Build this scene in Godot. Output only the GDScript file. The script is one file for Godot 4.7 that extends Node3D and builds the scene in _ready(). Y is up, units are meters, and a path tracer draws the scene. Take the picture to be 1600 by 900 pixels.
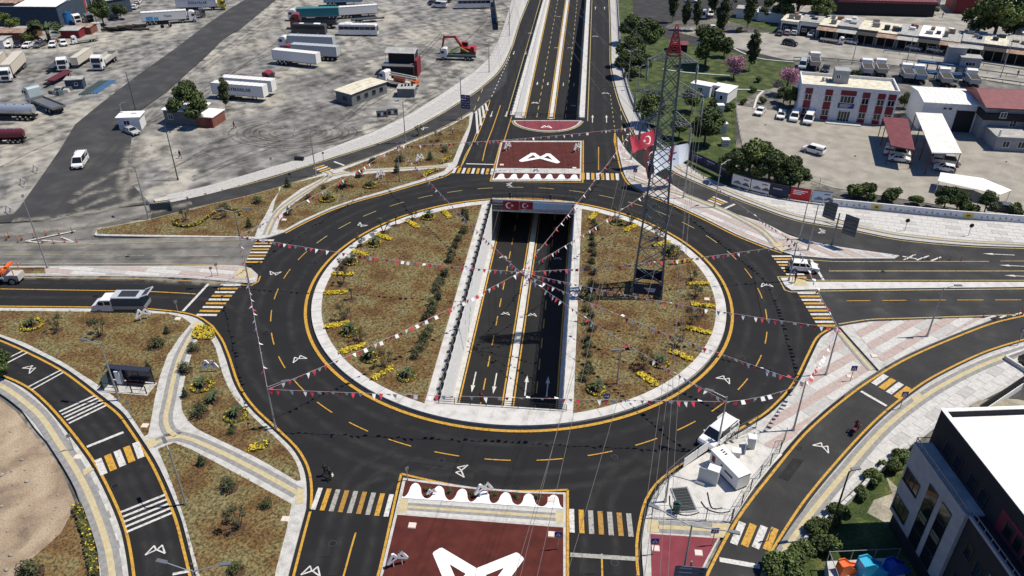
extends Node3D
# A roundabout over an underpass, seen from the air. x east, z south (towards the viewer), metres; the origin is the roundabout's centre.

var M := {}
var used := {}
var rng := RandomNumberGenerator.new()
var protos := {}

static func v(x: float, z: float) -> Vector2: return Vector2(x, z)
static func up3(p: Vector2, y := 0.0) -> Vector3: return Vector3(p.x, y, p.y)

static func P(x: float, y: float, z: float) -> Vector3: return Vector3(x, y, z)
const KB := 0.15
static func N() -> MB: return MB.new()

class MB:
	var V := PackedVector3Array()
	var N := PackedVector3Array()
	var U := PackedVector2Array()
	var C := PackedColorArray()
	var tint = null
	func vert(p: Vector3, nn: Vector3, uv := Vector2.ZERO) -> void:
		V.append(p); N.append(nn); U.append(uv)
		if tint != null: C.append(tint)
	func tri(a: Vector3, b: Vector3, c: Vector3) -> void:
		var nn := (b - a).cross(c - a).normalized()
		vert(a, nn); vert(c, nn); vert(b, nn)
	func quad(a: Vector3, b: Vector3, c: Vector3, d: Vector3) -> void:
		var nn := (b - a).cross(c - a).normalized()
		vert(a, nn, Vector2(0, 0)); vert(c, nn, Vector2(1, 1)); vert(b, nn, Vector2(1, 0))
		vert(a, nn, Vector2(0, 0)); vert(d, nn, Vector2(0, 1)); vert(c, nn, Vector2(1, 1))
	func obox(t: Transform3D, s: Vector3) -> void:
		var h := s * 0.5
		var p := []
		for i in 8:
			p.append(t * Vector3(h.x if i & 1 else -h.x, h.y if i & 2 else -h.y, h.z if i & 4 else -h.z))
		quad(p[0], p[2], p[3], p[1]); quad(p[4], p[5], p[7], p[6]); quad(p[0], p[4], p[6], p[2])
		quad(p[1], p[3], p[7], p[5]); quad(p[2], p[6], p[7], p[3]); quad(p[0], p[1], p[5], p[4])
	func box(c: Vector3, s: Vector3, yaw := 0.0) -> void:
		obox(Transform3D(Basis(Vector3.UP, yaw), c), s)
	# a box whose top is drawn in by (ix, iz) on each side
	func frustum(c: Vector3, s: Vector3, ix: float, iz: float, shift := 0.0) -> void:
		var h := s * 0.5
		var p := []
		for i in 8:
			var top := bool(i & 2)
			p.append(c + Vector3((h.x - (ix if top else 0.0)) * (1 if i & 1 else -1) + (shift if top else 0.0), h.y if top else -h.y, (h.z - (iz if top else 0.0)) * (1 if i & 4 else -1)))
		quad(p[0], p[2], p[3], p[1]); quad(p[4], p[5], p[7], p[6]); quad(p[0], p[4], p[6], p[2])
		quad(p[1], p[3], p[7], p[5]); quad(p[2], p[6], p[7], p[3]); quad(p[0], p[1], p[5], p[4])
	func bar(a: Vector3, b: Vector3, w: float, hh: float) -> void:
		var x := (b - a).normalized()
		var y := Vector3.UP if absf(x.y) < 0.95 else Vector3.RIGHT
		var z := x.cross(y).normalized()
		y = z.cross(x).normalized()
		obox(Transform3D(Basis(x, y, z), (a + b) * 0.5), Vector3((b - a).length(), hh, w))
	func cyl(a: Vector3, b: Vector3, r0: float, r1: float, n := 8, caps := true) -> void:
		var x := (b - a).normalized()
		var y := (Vector3.UP if absf(x.y) < 0.95 else Vector3.RIGHT).cross(x).normalized()
		var z := x.cross(y)
		for i in n:
			var p := y * cos(TAU * i / n) + z * sin(TAU * i / n)
			var q := y * cos(TAU * (i + 1) / n) + z * sin(TAU * (i + 1) / n)
			var A := a + p * r0
			var B := a + q * r0
			var CC := b + q * r1
			var D := b + p * r1
			vert(A, p); vert(CC, q); vert(B, q)
			vert(A, p); vert(D, p); vert(CC, q)
			if caps:
				tri(b, D, CC); tri(a, B, A)
	func path(pts: Array, r: float, n := 6) -> void:
		for i in pts.size() - 1: cyl(pts[i], pts[i + 1], r, r, n, true)
	func ball(c: Vector3, r: Vector3, n := 8, m := 5) -> void:
		for j in m:
			for i in n:
				var q := []
				for k in [[0, 0], [1, 0], [1, 1], [0, 1]]:
					var a: float = TAU * (i + k[0]) / n
					var e: float = PI * (j + k[1]) / m
					q.append(Vector3(sin(e) * cos(a), cos(e), sin(e) * sin(a)))
				for t in [[0, 2, 1], [0, 3, 2]]:
					for k in t: vert(c + q[k] * r, (q[k] / r).normalized())
	func sheet(poly: Array, y: float) -> void:
		var pk := PackedVector2Array(poly)
		var idx := Geometry2D.triangulate_polygon(pk)
		if idx.is_empty(): print("bad polygon near ", poly[0])
		for i in range(0, idx.size(), 3):
			var a := Vector3(pk[idx[i]].x, y, pk[idx[i]].y)
			var b := Vector3(pk[idx[i + 1]].x, y, pk[idx[i + 1]].y)
			var c := Vector3(pk[idx[i + 2]].x, y, pk[idx[i + 2]].y)
			if (b - a).cross(c - a).y > 0: tri(a, b, c)
			else: tri(a, c, b)
	func wall(poly: Array, y0: float, y1: float, closed := true) -> void:
		var cw := Geometry2D.is_polygon_clockwise(PackedVector2Array(poly))
		for i in (poly.size() if closed else poly.size() - 1):
			var a: Vector2 = poly[i]
			var b: Vector2 = poly[(i + 1) % poly.size()]
			if cw:
				var t := a
				a = b; b = t
			quad(Vector3(a.x, y0, a.y), Vector3(a.x, y1, a.y), Vector3(b.x, y1, b.y), Vector3(b.x, y0, b.y))
	func prism(poly: Array, y0: float, y1: float) -> void:
		wall(poly, y0, y1); sheet(poly, y1)
	# side profile in (x, y), extruded across z from -w/2 to w/2
	func profile(pts: Array, w: float, zc := 0.0) -> void:
		var pk := PackedVector2Array(pts)
		var idx := Geometry2D.triangulate_polygon(pk)
		for s in [-1, 1]:
			for i in range(0, idx.size(), 3):
				var q := []
				for k in 3: q.append(Vector3(pk[idx[i + k]].x, pk[idx[i + k]].y, zc + s * w * 0.5))
				if ((q[1] - q[0]).cross(q[2] - q[0]).z > 0) == (s > 0): tri(q[0], q[1], q[2])
				else: tri(q[0], q[2], q[1])
		var cw := Geometry2D.is_polygon_clockwise(pk)
		for i in pts.size():
			var a: Vector2 = pts[i]
			var b: Vector2 = pts[(i + 1) % pts.size()]
			if not cw:
				var t := a
				a = b; b = t
			quad(Vector3(b.x, b.y, zc - w / 2), Vector3(b.x, b.y, zc + w / 2), Vector3(a.x, a.y, zc + w / 2), Vector3(a.x, a.y, zc - w / 2))
	# a ribbon along a path; u runs along it in metres, v across it
	func strip(pts: Array, w: float, y: float, closed := false) -> void:
		var n := pts.size()
		var L := []
		var R := []
		for i in n:
			var p: Vector2 = pts[i]
			var a: Vector2 = pts[(i - 1 + n) % n] if closed or i > 0 else p
			var b: Vector2 = pts[(i + 1) % n] if closed or i < n - 1 else p
			var d0 := (p - a).normalized() if p != a else (b - p).normalized()
			var d1 := (b - p).normalized() if p != b else d0
			var t := (d0 + d1).normalized()
			var nn := Vector2(-t.y, t.x)
			var k := w * 0.5 / maxf(0.4, nn.dot(Vector2(-d0.y, d0.x)))
			L.append(p + nn * k); R.append(p - nn * k)
		var s := 0.0
		for i in (n if closed else n - 1):
			var j := (i + 1) % n
			var l: float = pts[i].distance_to(pts[j])
			var q := [[R[i], s, 0.0], [L[i], s, 1.0], [L[j], s + l, 1.0], [R[j], s + l, 0.0]]
			for t in [[0, 2, 1], [0, 3, 2]]:
				for k in t: vert(Vector3(q[k][0].x, y, q[k][0].y), Vector3.UP, Vector2(q[k][1], q[k][2]))
			s += l
	func mesh() -> ArrayMesh:
		var a := []
		a.resize(Mesh.ARRAY_MAX)
		a[Mesh.ARRAY_VERTEX] = V; a[Mesh.ARRAY_NORMAL] = N; a[Mesh.ARRAY_TEX_UV] = U
		if C.size() == V.size() and C.size(): a[Mesh.ARRAY_COLOR] = C
		var m := ArrayMesh.new()
		if V.size(): m.add_surface_from_arrays(Mesh.PRIMITIVE_TRIANGLES, a)
		return m

func numbered(called: String) -> String:
	var k: int = used.get(called,0)
	used[called] = k + 1
	return called if k == 0 else "%s_%03d" % [called,k]

func put(called: String,mesh: Mesh,mat: Material,parent: Node = self) -> MeshInstance3D:
	var o := MeshInstance3D.new()
	o.mesh = mesh; o.material_override = mat
	if parent == self: o.name = numbered(called)
	else:
		var k := 0
		o.name = called
		var key := "count_" + called
		k = parent.get_meta(key,0)
		parent.set_meta(key,k + 1)
		if k: o.name = "%s_%03d" % [called,k]
	parent.add_child(o,true)
	return o

func obj(called: String,b: MB,mat: Material,parent: Node = self) -> MeshInstance3D:
	return put(called,b.mesh(),mat,parent)

func tag(o: Node,label: String,category: String,group := "",kind := "") -> Node:
	if label: o.set_meta("label",label)
	if category: o.set_meta("category",category)
	if group: o.set_meta("group",group)
	if kind: o.set_meta("kind",kind)
	return o

func thing(called: String,label: String,category: String,at := Vector3.ZERO,turn := 0.0,group := "") -> Node3D:
	var o := Node3D.new()
	o.name = numbered(called)
	add_child(o,true)
	o.position = at
	o.rotation.y = turn
	tag(o,label,category,group)
	return o

func struct(called: String) -> Node3D:
	var o := Node3D.new()
	o.name = numbered(called)
	add_child(o,true)
	o.set_meta("kind","structure")
	return o

func structm(called: String,b: MB,mat: Material) -> MeshInstance3D:
	var o := obj(called,b,mat)
	o.set_meta("kind","structure")
	return o

# a copy of a thing and its parts
func dup(o: Node3D,label: String,at: Vector3,turn := 0.0,size := 1.0,group := "") -> Node3D:
	var c: Node3D = o.duplicate()
	c.name = numbered(str(o.get_meta("base")))
	add_child(c,true)
	c.visible = true
	c.position = at; c.rotation.y = turn
	c.scale = Vector3.ONE * size
	tag(c,label,"",group)
	return c

# the first of a kind is built by its maker and moved; the next ones are copies of it
func inst(key: String,called: String,maker: Callable,category: String,label: String,at: Vector3,turn := 0.0,size := 1.0,group := "") -> Node3D:
	if not protos.has(key):
		var o := thing(called,label,category,at,turn,group)
		o.scale = Vector3.ONE * size
		o.set_meta("base",called)
		maker.call(o)
		protos[key] = o
		return o
	return dup(protos[key],label,at,turn,size,group)

func nth(i: int) -> String:
	var w := ["first","second","third","fourth","fifth","sixth","seventh","eighth","ninth","tenth","eleventh","twelfth","thirteenth","fourteenth","fifteenth","sixteenth","seventeenth","eighteenth","nineteenth","twentieth"]
	return w[i] if i < 20 else "%dth" % (i + 1)

func lin(r: float,g: float,b: float) -> Color: return Color(r,g,b).linear_to_srgb()

func mat(called: String,c: Color,rough := 0.85,metal := 0.0) -> StandardMaterial3D:
	if M.has(called): return M[called]
	var m := StandardMaterial3D.new()
	m.resource_name = called
	m.albedo_color = c; m.roughness = rough; m.metallic = metal
	M[called] = m
	return m

func ramp(stops: Array) -> Gradient:
	var g := Gradient.new()
	var o := PackedFloat32Array()
	var c := PackedColorArray()
	for s in stops:
		o.append(s[0]); c.append(s[1])
	g.offsets = o; g.colors = c
	return g

func noise_tex(seed_: int,freq: float,stops: Array,size := 512,oct := 4,warp := 0.0,kind := FastNoiseLite.TYPE_SIMPLEX_SMOOTH) -> NoiseTexture2D:
	var f := FastNoiseLite.new()
	f.seed = seed_; f.frequency = freq; f.noise_type = kind
	f.fractal_octaves = oct
	if warp > 0.0:
		f.domain_warp_enabled = true; f.domain_warp_amplitude = warp; f.domain_warp_frequency = freq * 0.7
	var t := NoiseTexture2D.new()
	t.width = size; t.height = size; t.seamless = true; t.noise = f
	t.color_ramp = ramp(stops)
	return t

# a material with a coarse pattern (metres per repeat) and a fine one multiplied over it
func layered(called: String,coarse: Texture2D,metres: float,fine: Texture2D,fine_m: float,rough := 0.9) -> StandardMaterial3D:
	var m := mat(called,Color.WHITE,rough)
	m.albedo_texture = coarse
	m.uv1_triplanar = true; m.uv1_world_triplanar = true
	m.uv1_scale = Vector3.ONE / metres
	if fine:
		m.detail_enabled = true; m.detail_albedo = fine; m.detail_blend_mode = BaseMaterial3D.BLEND_MODE_MUL
		m.detail_uv_layer = BaseMaterial3D.DETAIL_UV_2
		m.uv2_triplanar = true; m.uv2_world_triplanar = true
		m.uv2_scale = Vector3.ONE / fine_m
	return m

func grey(a: float) -> Color: return Color(a,a,a)

func text(parent: Node,called: String,words: String,size: float,mat_: Material,t: Transform3D,serif := false,bold := true) -> void:
	var f := SystemFont.new()
	f.font_names = PackedStringArray(["Droid Serif" if serif else "Droid Sans"])
	if bold: f.font_weight = 700
	var tm := TextMesh.new()
	tm.text = words; tm.font = f; tm.font_size = 32
	tm.pixel_size = size / 32.0
	tm.depth = 0.02
	tm.curve_step = 4.0
	var o := put(called,tm,mat_,parent)
	o.transform = t

func resample(pts: Array,step: float) -> Array:
	var c := Curve2D.new()
	for i in pts.size():
		var p: Vector2 = pts[i]
		var t := Vector2.ZERO
		if i > 0 and i < pts.size() - 1: t = (pts[i + 1] - pts[i - 1]) / 6.0
		c.add_point(p,-t * minf(1,p.distance_to(pts[maxi(i - 1,0)]) / maxf(0.1,t.length() * 3)),t * minf(1,p.distance_to(pts[mini(i + 1,pts.size() - 1)]) / maxf(0.1,t.length() * 3)))
	var out := []
	var n := maxi(2,int(c.get_baked_length() / step))
	for i in n + 1: out.append(c.sample_baked(c.get_baked_length() * i / n,true))
	return out

func ring(r: float,n := 96,at := Vector2.ZERO) -> Array:
	var out := []
	for i in n: out.append(at + Vector2(cos(TAU * i / n),sin(TAU * i / n)) * r)
	return out

func rect(x0: float,z0: float,x1: float,z1: float) -> Array:
	return [v(x0,z0),v(x1,z0),v(x1,z1),v(x0,z1)]

func cut(a: Array,b: Array) -> Array:
	return Geometry2D.intersect_polygons(PackedVector2Array(a),PackedVector2Array(b)).map(func(p): return Array(p))


func setup() -> void:
	rng.seed = 7
	var cam := Camera3D.new()
	cam.name = "camera"
	cam.position = P(8.143,62.4,99.025)
	cam.rotation_degrees = P(-32.0745,5.2727,0.2455)
	cam.fov = 40.43
	cam.far = 3000.0
	cam.near = 0.5
	add_child(cam)
	cam.current = true
	var env := Environment.new()
	env.background_mode = Environment.BG_SKY
	var sm := ProceduralSkyMaterial.new()
	sm.sky_top_color = Color(0.30,0.47,0.75)
	sm.sky_horizon_color = Color(0.74,0.80,0.86)
	sm.ground_bottom_color = Color(0.3,0.29,0.27)
	sm.ground_horizon_color = Color(0.66,0.68,0.68)
	sm.sky_curve = 0.12
	sm.energy_multiplier = 0.62
	var sky := Sky.new()
	sky.sky_material = sm
	env.sky = sky
	env.tonemap_mode = Environment.TONE_MAPPER_LINEAR
	env.tonemap_exposure = 1.2
	env.sdfgi_enabled = true; env.ssao_enabled = true; env.ssil_enabled = true
	var we := WorldEnvironment.new()
	we.name = "world_environment"
	we.environment = env
	add_child(we)
	var sun := DirectionalLight3D.new()
	sun.name = "sun"
	sun.light_energy = 1.5
	sun.light_color = Color(1,0.965,0.90)
	sun.light_angular_distance = 0.5
	sun.shadow_enabled = true
	add_child(sun)
	sun.look_at_from_position(Vector3.ZERO,P(-0.461,-0.883,0.09),Vector3.UP)

func materials() -> void:
	var fine := noise_tex(3,0.05,[[0,grey(0.72)],[0.5,grey(0.92)],[1,grey(1)]],512,5)
	var speck := noise_tex(5,0.2,[[0,grey(0.6)],[0.45,grey(0.9)],[1,grey(1)]],512,3)
	layered("asphalt",noise_tex(11,0.012,[[0,lin(0.0062,0.0068,0.008)],[0.5,lin(0.0085,0.009,0.0103)],[0.75,lin(0.0112,0.0116,0.0125)],[1,lin(0.018,0.018,0.0185)]],1024,6,30),60,speck,5,0.95)
	layered("worn_asphalt",noise_tex(12,0.012,[[0,lin(0.024,0.0245,0.026)],[0.5,lin(0.036,0.0365,0.038)],[0.75,lin(0.048,0.048,0.048)],[1,lin(0.075,0.074,0.072)]],1024,6,30),60,speck,5,0.95)
	layered("worn_patch",noise_tex(51,0.02,[[0,lin(0.010,0.010,0.011)],[1,lin(0.019,0.019,0.0195)]],256),9,speck,3,0.95)
	layered("lot_asphalt",noise_tex(50,0.01,[[0,lin(0.036,0.037,0.039)],[0.5,lin(0.050,0.051,0.053)],[1,lin(0.085,0.084,0.080)]],1024,6,60),70,speck,5,0.95)
	layered("dusty_asphalt",noise_tex(13,0.008,[[0,lin(0.095,0.093,0.088)],[0.5,lin(0.175,0.17,0.157)],[1,lin(0.32,0.31,0.285)]],1024,6,40),50,speck,5,0.95)
	layered("dirt",noise_tex(14,0.006,[[0,lin(0.055,0.054,0.051)],[0.38,lin(0.095,0.092,0.085)],[0.56,lin(0.16,0.152,0.135)],[0.72,lin(0.26,0.24,0.20)],[1,lin(0.40,0.36,0.28)]],1024,7,90),130,noise_tex(15,0.02,[[0,grey(0.55)],[0.5,grey(0.9)],[1,grey(1)]],1024,6,60),31,1)
	layered("pale_dirt",noise_tex(16,0.01,[[0,lin(0.17,0.155,0.125)],[0.5,lin(0.33,0.30,0.235)],[1,lin(0.50,0.455,0.36)]],1024,6,50),40,fine,9,1)
	layered("earth",noise_tex(17,0.012,[[0,lin(0.17,0.125,0.09)],[0.5,lin(0.36,0.275,0.19)],[1,lin(0.50,0.41,0.30)]],512,6,40),30,fine,6,1)
	layered("concrete_yard",noise_tex(18,0.01,[[0,lin(0.26,0.24,0.205)],[0.5,lin(0.34,0.317,0.272)],[1,lin(0.42,0.393,0.34)]],1024,6,40),45,fine,8,0.95)
	layered("street_concrete",noise_tex(19,0.008,[[0,lin(0.20,0.19,0.17)],[0.5,lin(0.32,0.305,0.27)],[1,lin(0.44,0.42,0.37)]],1024,6,40),50,fine,8,0.95)
	layered("dry_grass",noise_tex(20,0.006,[[0,lin(0.105,0.049,0.016)],[0.34,lin(0.165,0.098,0.035)],[0.5,lin(0.20,0.143,0.055)],[0.66,lin(0.20,0.165,0.07)],[1,lin(0.225,0.205,0.10)]],1024,7,50),34,noise_tex(21,0.028,[[0,grey(0.22)],[0.42,grey(0.74)],[0.62,grey(1)],[1,grey(1)]],1024,6,60),12,1)
	layered("green_grass",noise_tex(22,0.012,[[0,lin(0.022,0.042,0.008)],[0.5,lin(0.062,0.098,0.02)],[0.75,lin(0.12,0.135,0.035)],[1,lin(0.22,0.19,0.08)]],1024,7,50),40,noise_tex(23,0.06,[[0,grey(0.4)],[0.45,grey(0.85)],[1,grey(1)]],512,5),9,1)
	layered("concrete",noise_tex(24,0.02,[[0,lin(0.38,0.375,0.355)],[0.5,lin(0.53,0.525,0.50)],[1,lin(0.64,0.63,0.605)]],512,6,20),12,fine,4,0.9)
	layered("white_concrete",noise_tex(25,0.015,[[0,lin(0.44,0.435,0.41)],[0.45,lin(0.60,0.59,0.565)],[1,lin(0.70,0.69,0.67)]],512,6,25),14,fine,3.5,0.9)
	layered("dark_kerb",noise_tex(26,0.03,[[0,grey(0.28)],[1,grey(0.42)]],256),5,null,1)
	layered("paver_grey",noise_tex(27,0.03,[[0,lin(0.23,0.23,0.225)],[1,lin(0.36,0.36,0.35)]],256),6,speck,3)
	layered("paver_pale",noise_tex(28,0.03,[[0,lin(0.52,0.51,0.49)],[1,lin(0.70,0.69,0.665)]],256),6,speck,3)
	layered("paver_mid",noise_tex(29,0.03,[[0,lin(0.42,0.415,0.40)],[1,lin(0.58,0.57,0.55)]],256),6,speck,3)
	layered("paver_pink",noise_tex(30,0.03,[[0,lin(0.42,0.33,0.30)],[1,lin(0.56,0.46,0.42)]],256),6,speck,3)
	layered("paver_yellow",noise_tex(31,0.03,[[0,lin(0.50,0.42,0.23)],[1,lin(0.64,0.56,0.36)]],256),6,speck,3)
	layered("red_rubber",noise_tex(32,0.015,[[0,lin(0.066,0.0105,0.007)],[0.5,lin(0.092,0.0155,0.0105)],[1,lin(0.12,0.024,0.016)]],512,6,30),14,speck,2.5,1)
	layered("rose_paint",noise_tex(33,0.015,[[0,lin(0.19,0.032,0.045)],[1,lin(0.27,0.052,0.068)]],512,6,30),14,speck,4,0.95)
	var wear := noise_tex(34,0.03,[[0,grey(0.60)],[0.4,grey(0.9)],[1,grey(1)]],512,6)
	for p in [["white_paint",lin(0.80,0.79,0.76)],["yellow_paint",lin(0.72,0.40,0.045)],["worn_white_paint",lin(0.46,0.45,0.41)],["ochre_paint",lin(0.50,0.27,0.045)],["cream_paint",lin(0.62,0.49,0.20)]]:
		layered(p[0],wear,7,speck,2,0.7)
		M[p[0]].albedo_color = p[1]
	layered("wall_white",noise_tex(35,0.02,[[0,lin(0.56,0.57,0.58)],[1,lin(0.74,0.745,0.75)]],512,6,30),9,null,1,0.9)
	layered("pit_white",noise_tex(36,0.02,[[0,lin(0.62,0.64,0.66)],[1,lin(0.80,0.81,0.82)]],512,6,30),9,null,1,0.85)
	mat("black_metal",lin(0.012,0.012,0.014),0.5,0.3)
	mat("grey_metal",lin(0.22,0.23,0.24),0.45,0.6)
	mat("galvanised",lin(0.36,0.37,0.38),0.45,0.5)
	mat("dark_steel",lin(0.065,0.095,0.102),0.6,0.2)
	mat("iron_rim",lin(0.035,0.035,0.036),0.7,0.2)
	mat("red_steel",lin(0.34,0.02,0.03),0.5,0.2)
	mat("white",lin(0.78,0.78,0.77),0.5)
	mat("black",lin(0.01,0.01,0.012),0.6)
	mat("red",lin(0.50,0.012,0.025),0.7)
	mat("blue_sign",lin(0.012,0.05,0.22),0.4)
	mat("navy",lin(0.012,0.018,0.05),0.7)
	mat("glass",lin(0.010,0.013,0.016),0.08)
	mat("rubber",lin(0.012,0.012,0.012),0.85)
	mat("orange",lin(0.62,0.12,0.02),0.6)
	mat("yellow",lin(0.70,0.46,0.02),0.6)

# soft streaks that tyres and dust leave on a road: a ribbon that fades out towards both its sides
func streak(called: String,c: Color,a: float,ends := false) -> StandardMaterial3D:
	if M.has(called): return M[called]
	var m := mat(called,Color.WHITE,0.95)
	var im := Image.create(256,32,false,Image.FORMAT_RGBA8)
	var f := FastNoiseLite.new()
	f.seed = called.hash() % 1000; f.frequency = 0.03; f.fractal_octaves = 4
	for x in 256:
		for y in 32:
			var t := 1.0 - absf((y + 0.5) / 16.0 - 1)
			# noise taken round a circle,so that it repeats along the ribbon
			var an := TAU * x / 256.0
			var k := clampf(0.55 + 0.9 * f.get_noise_3d(cos(an) * 60,sin(an) * 60,y * 1.2),0,1)
			im.set_pixel(x,y,Color(c.r,c.g,c.b,a * t * t * (3 - 2 * t) * k))
	m.albedo_texture = ImageTexture.create_from_image(im)
	m.transparency = BaseMaterial3D.TRANSPARENCY_ALPHA
	m.uv1_scale = P(1.0 / 22.0,1,1)
	return m

var road_y := 0.0
func road(called: String,poly: Array,m: Material) -> void:
	var b := N()
	b.sheet(poly,road_y)
	road_y += 0.004
	structm(called,b,m)

var dirt_y := -0.16
func patch(called: String,poly: Array,m: Material) -> void:
	var b := N()
	b.sheet(poly,dirt_y)
	dirt_y += 0.004
	structm(called,b,m)

const KERB := 0.15
# a raised island or pavement: a kerb all round and a top
func slab(called: String,poly: Array,m: Material,h := KERB) -> MeshInstance3D:
	var b := N()
	b.prism(poly,-0.1,h)
	return structm(called,b,m)

func top(called: String,poly: Array,m: Material,parent: Node,y := KB+0.006,kind := "") -> MeshInstance3D:
	var b := N()
	b.prism(poly,KERB - 0.05,y)
	var o := obj(called,b,m,parent)
	if kind: o.set_meta("kind",kind)
	return o

func line(parent: Node,called: String,pts: Array,w: float,m: Material,y := 0.075,step := 1.2) -> void:
	var b := N()
	b.strip(resample(pts,step) if pts.size() > 2 else pts,w,y)
	obj(called,b,m,parent)

# a footpath with a cream tactile strip between grey paving
func tactile(parent: Node,pts: Array,w := 0.45,side := 0.42,y := KERB) -> void:
	var p := resample(pts,1.5)
	var b := N()
	b.strip(p,w + 2 * side,y + 0.012)
	obj("paving_band",b,M.paver_grey,parent)
	b = N()
	b.strip(p,w,y + 0.018)
	obj("tactile_strip",b,M.paver_yellow,parent)

# paving laid in rows of panels with open joints
func pave(parent: Node,poly: Array,origin: Vector2,dir: Vector2,row_w: float,len_: float,mats: Array,joint := 0.05,y := KB+0.03,stagger := 0.5) -> void:
	dir = dir.normalized()
	var nn := Vector2(-dir.y,dir.x)
	var lo := Vector2(1e9,1e9)
	var hi := -lo
	for p in poly:
		var q := Vector2((p - origin).dot(dir),(p - origin).dot(nn))
		lo = lo.min(q); hi = hi.max(q)
	for r in range(floori(lo.y / row_w),ceili(hi.y / row_w)):
		var s: float = (len_ * stagger) * (r % 2)
		for c in range(floori((lo.x - s) / len_),ceili((hi.x - s) / len_)):
			var a := c * len_ + s + joint
			var e := (c + 1) * len_ + s - joint
			var q := []
			for k in [[a,r * row_w + joint],[e,r * row_w + joint],[e,(r + 1) * row_w - joint],[a,(r + 1) * row_w - joint]]:
				q.append(origin + dir * k[0] + nn * k[1])
			for piece in cut(q,poly):
				if piece.size() < 3 or absf(area(piece)) < 0.15: continue
				var b := N()
				b.prism(piece,y - 0.06,y + 0.004 * ((r * 7 + c * 3) % 3))
				obj("paving_panel",b,mats[posmod(r,mats.size())][posmod(c * 5 + r * 3,mats[posmod(r,mats.size())].size())],parent)

func area(p: Array) -> float:
	var s := 0.0
	for i in p.size(): s += p[i].cross(p[(i + 1) % p.size()])
	return s * 0.5

const PW := -9.0   # the pit's outer and inner edges
const PE := 8.9
const IW := -7.35
const IE := 7.5
const ZS := 27.0
const ZN := -28.6
const ZT := -74.0
const FLOOR := -7.4

func floor_y(z: float) -> float:
	return FLOOR if z > -95.0 else lerpf(FLOOR,-0.4,clampf((-95.0 - z) / 190.0,0,1))

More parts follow.
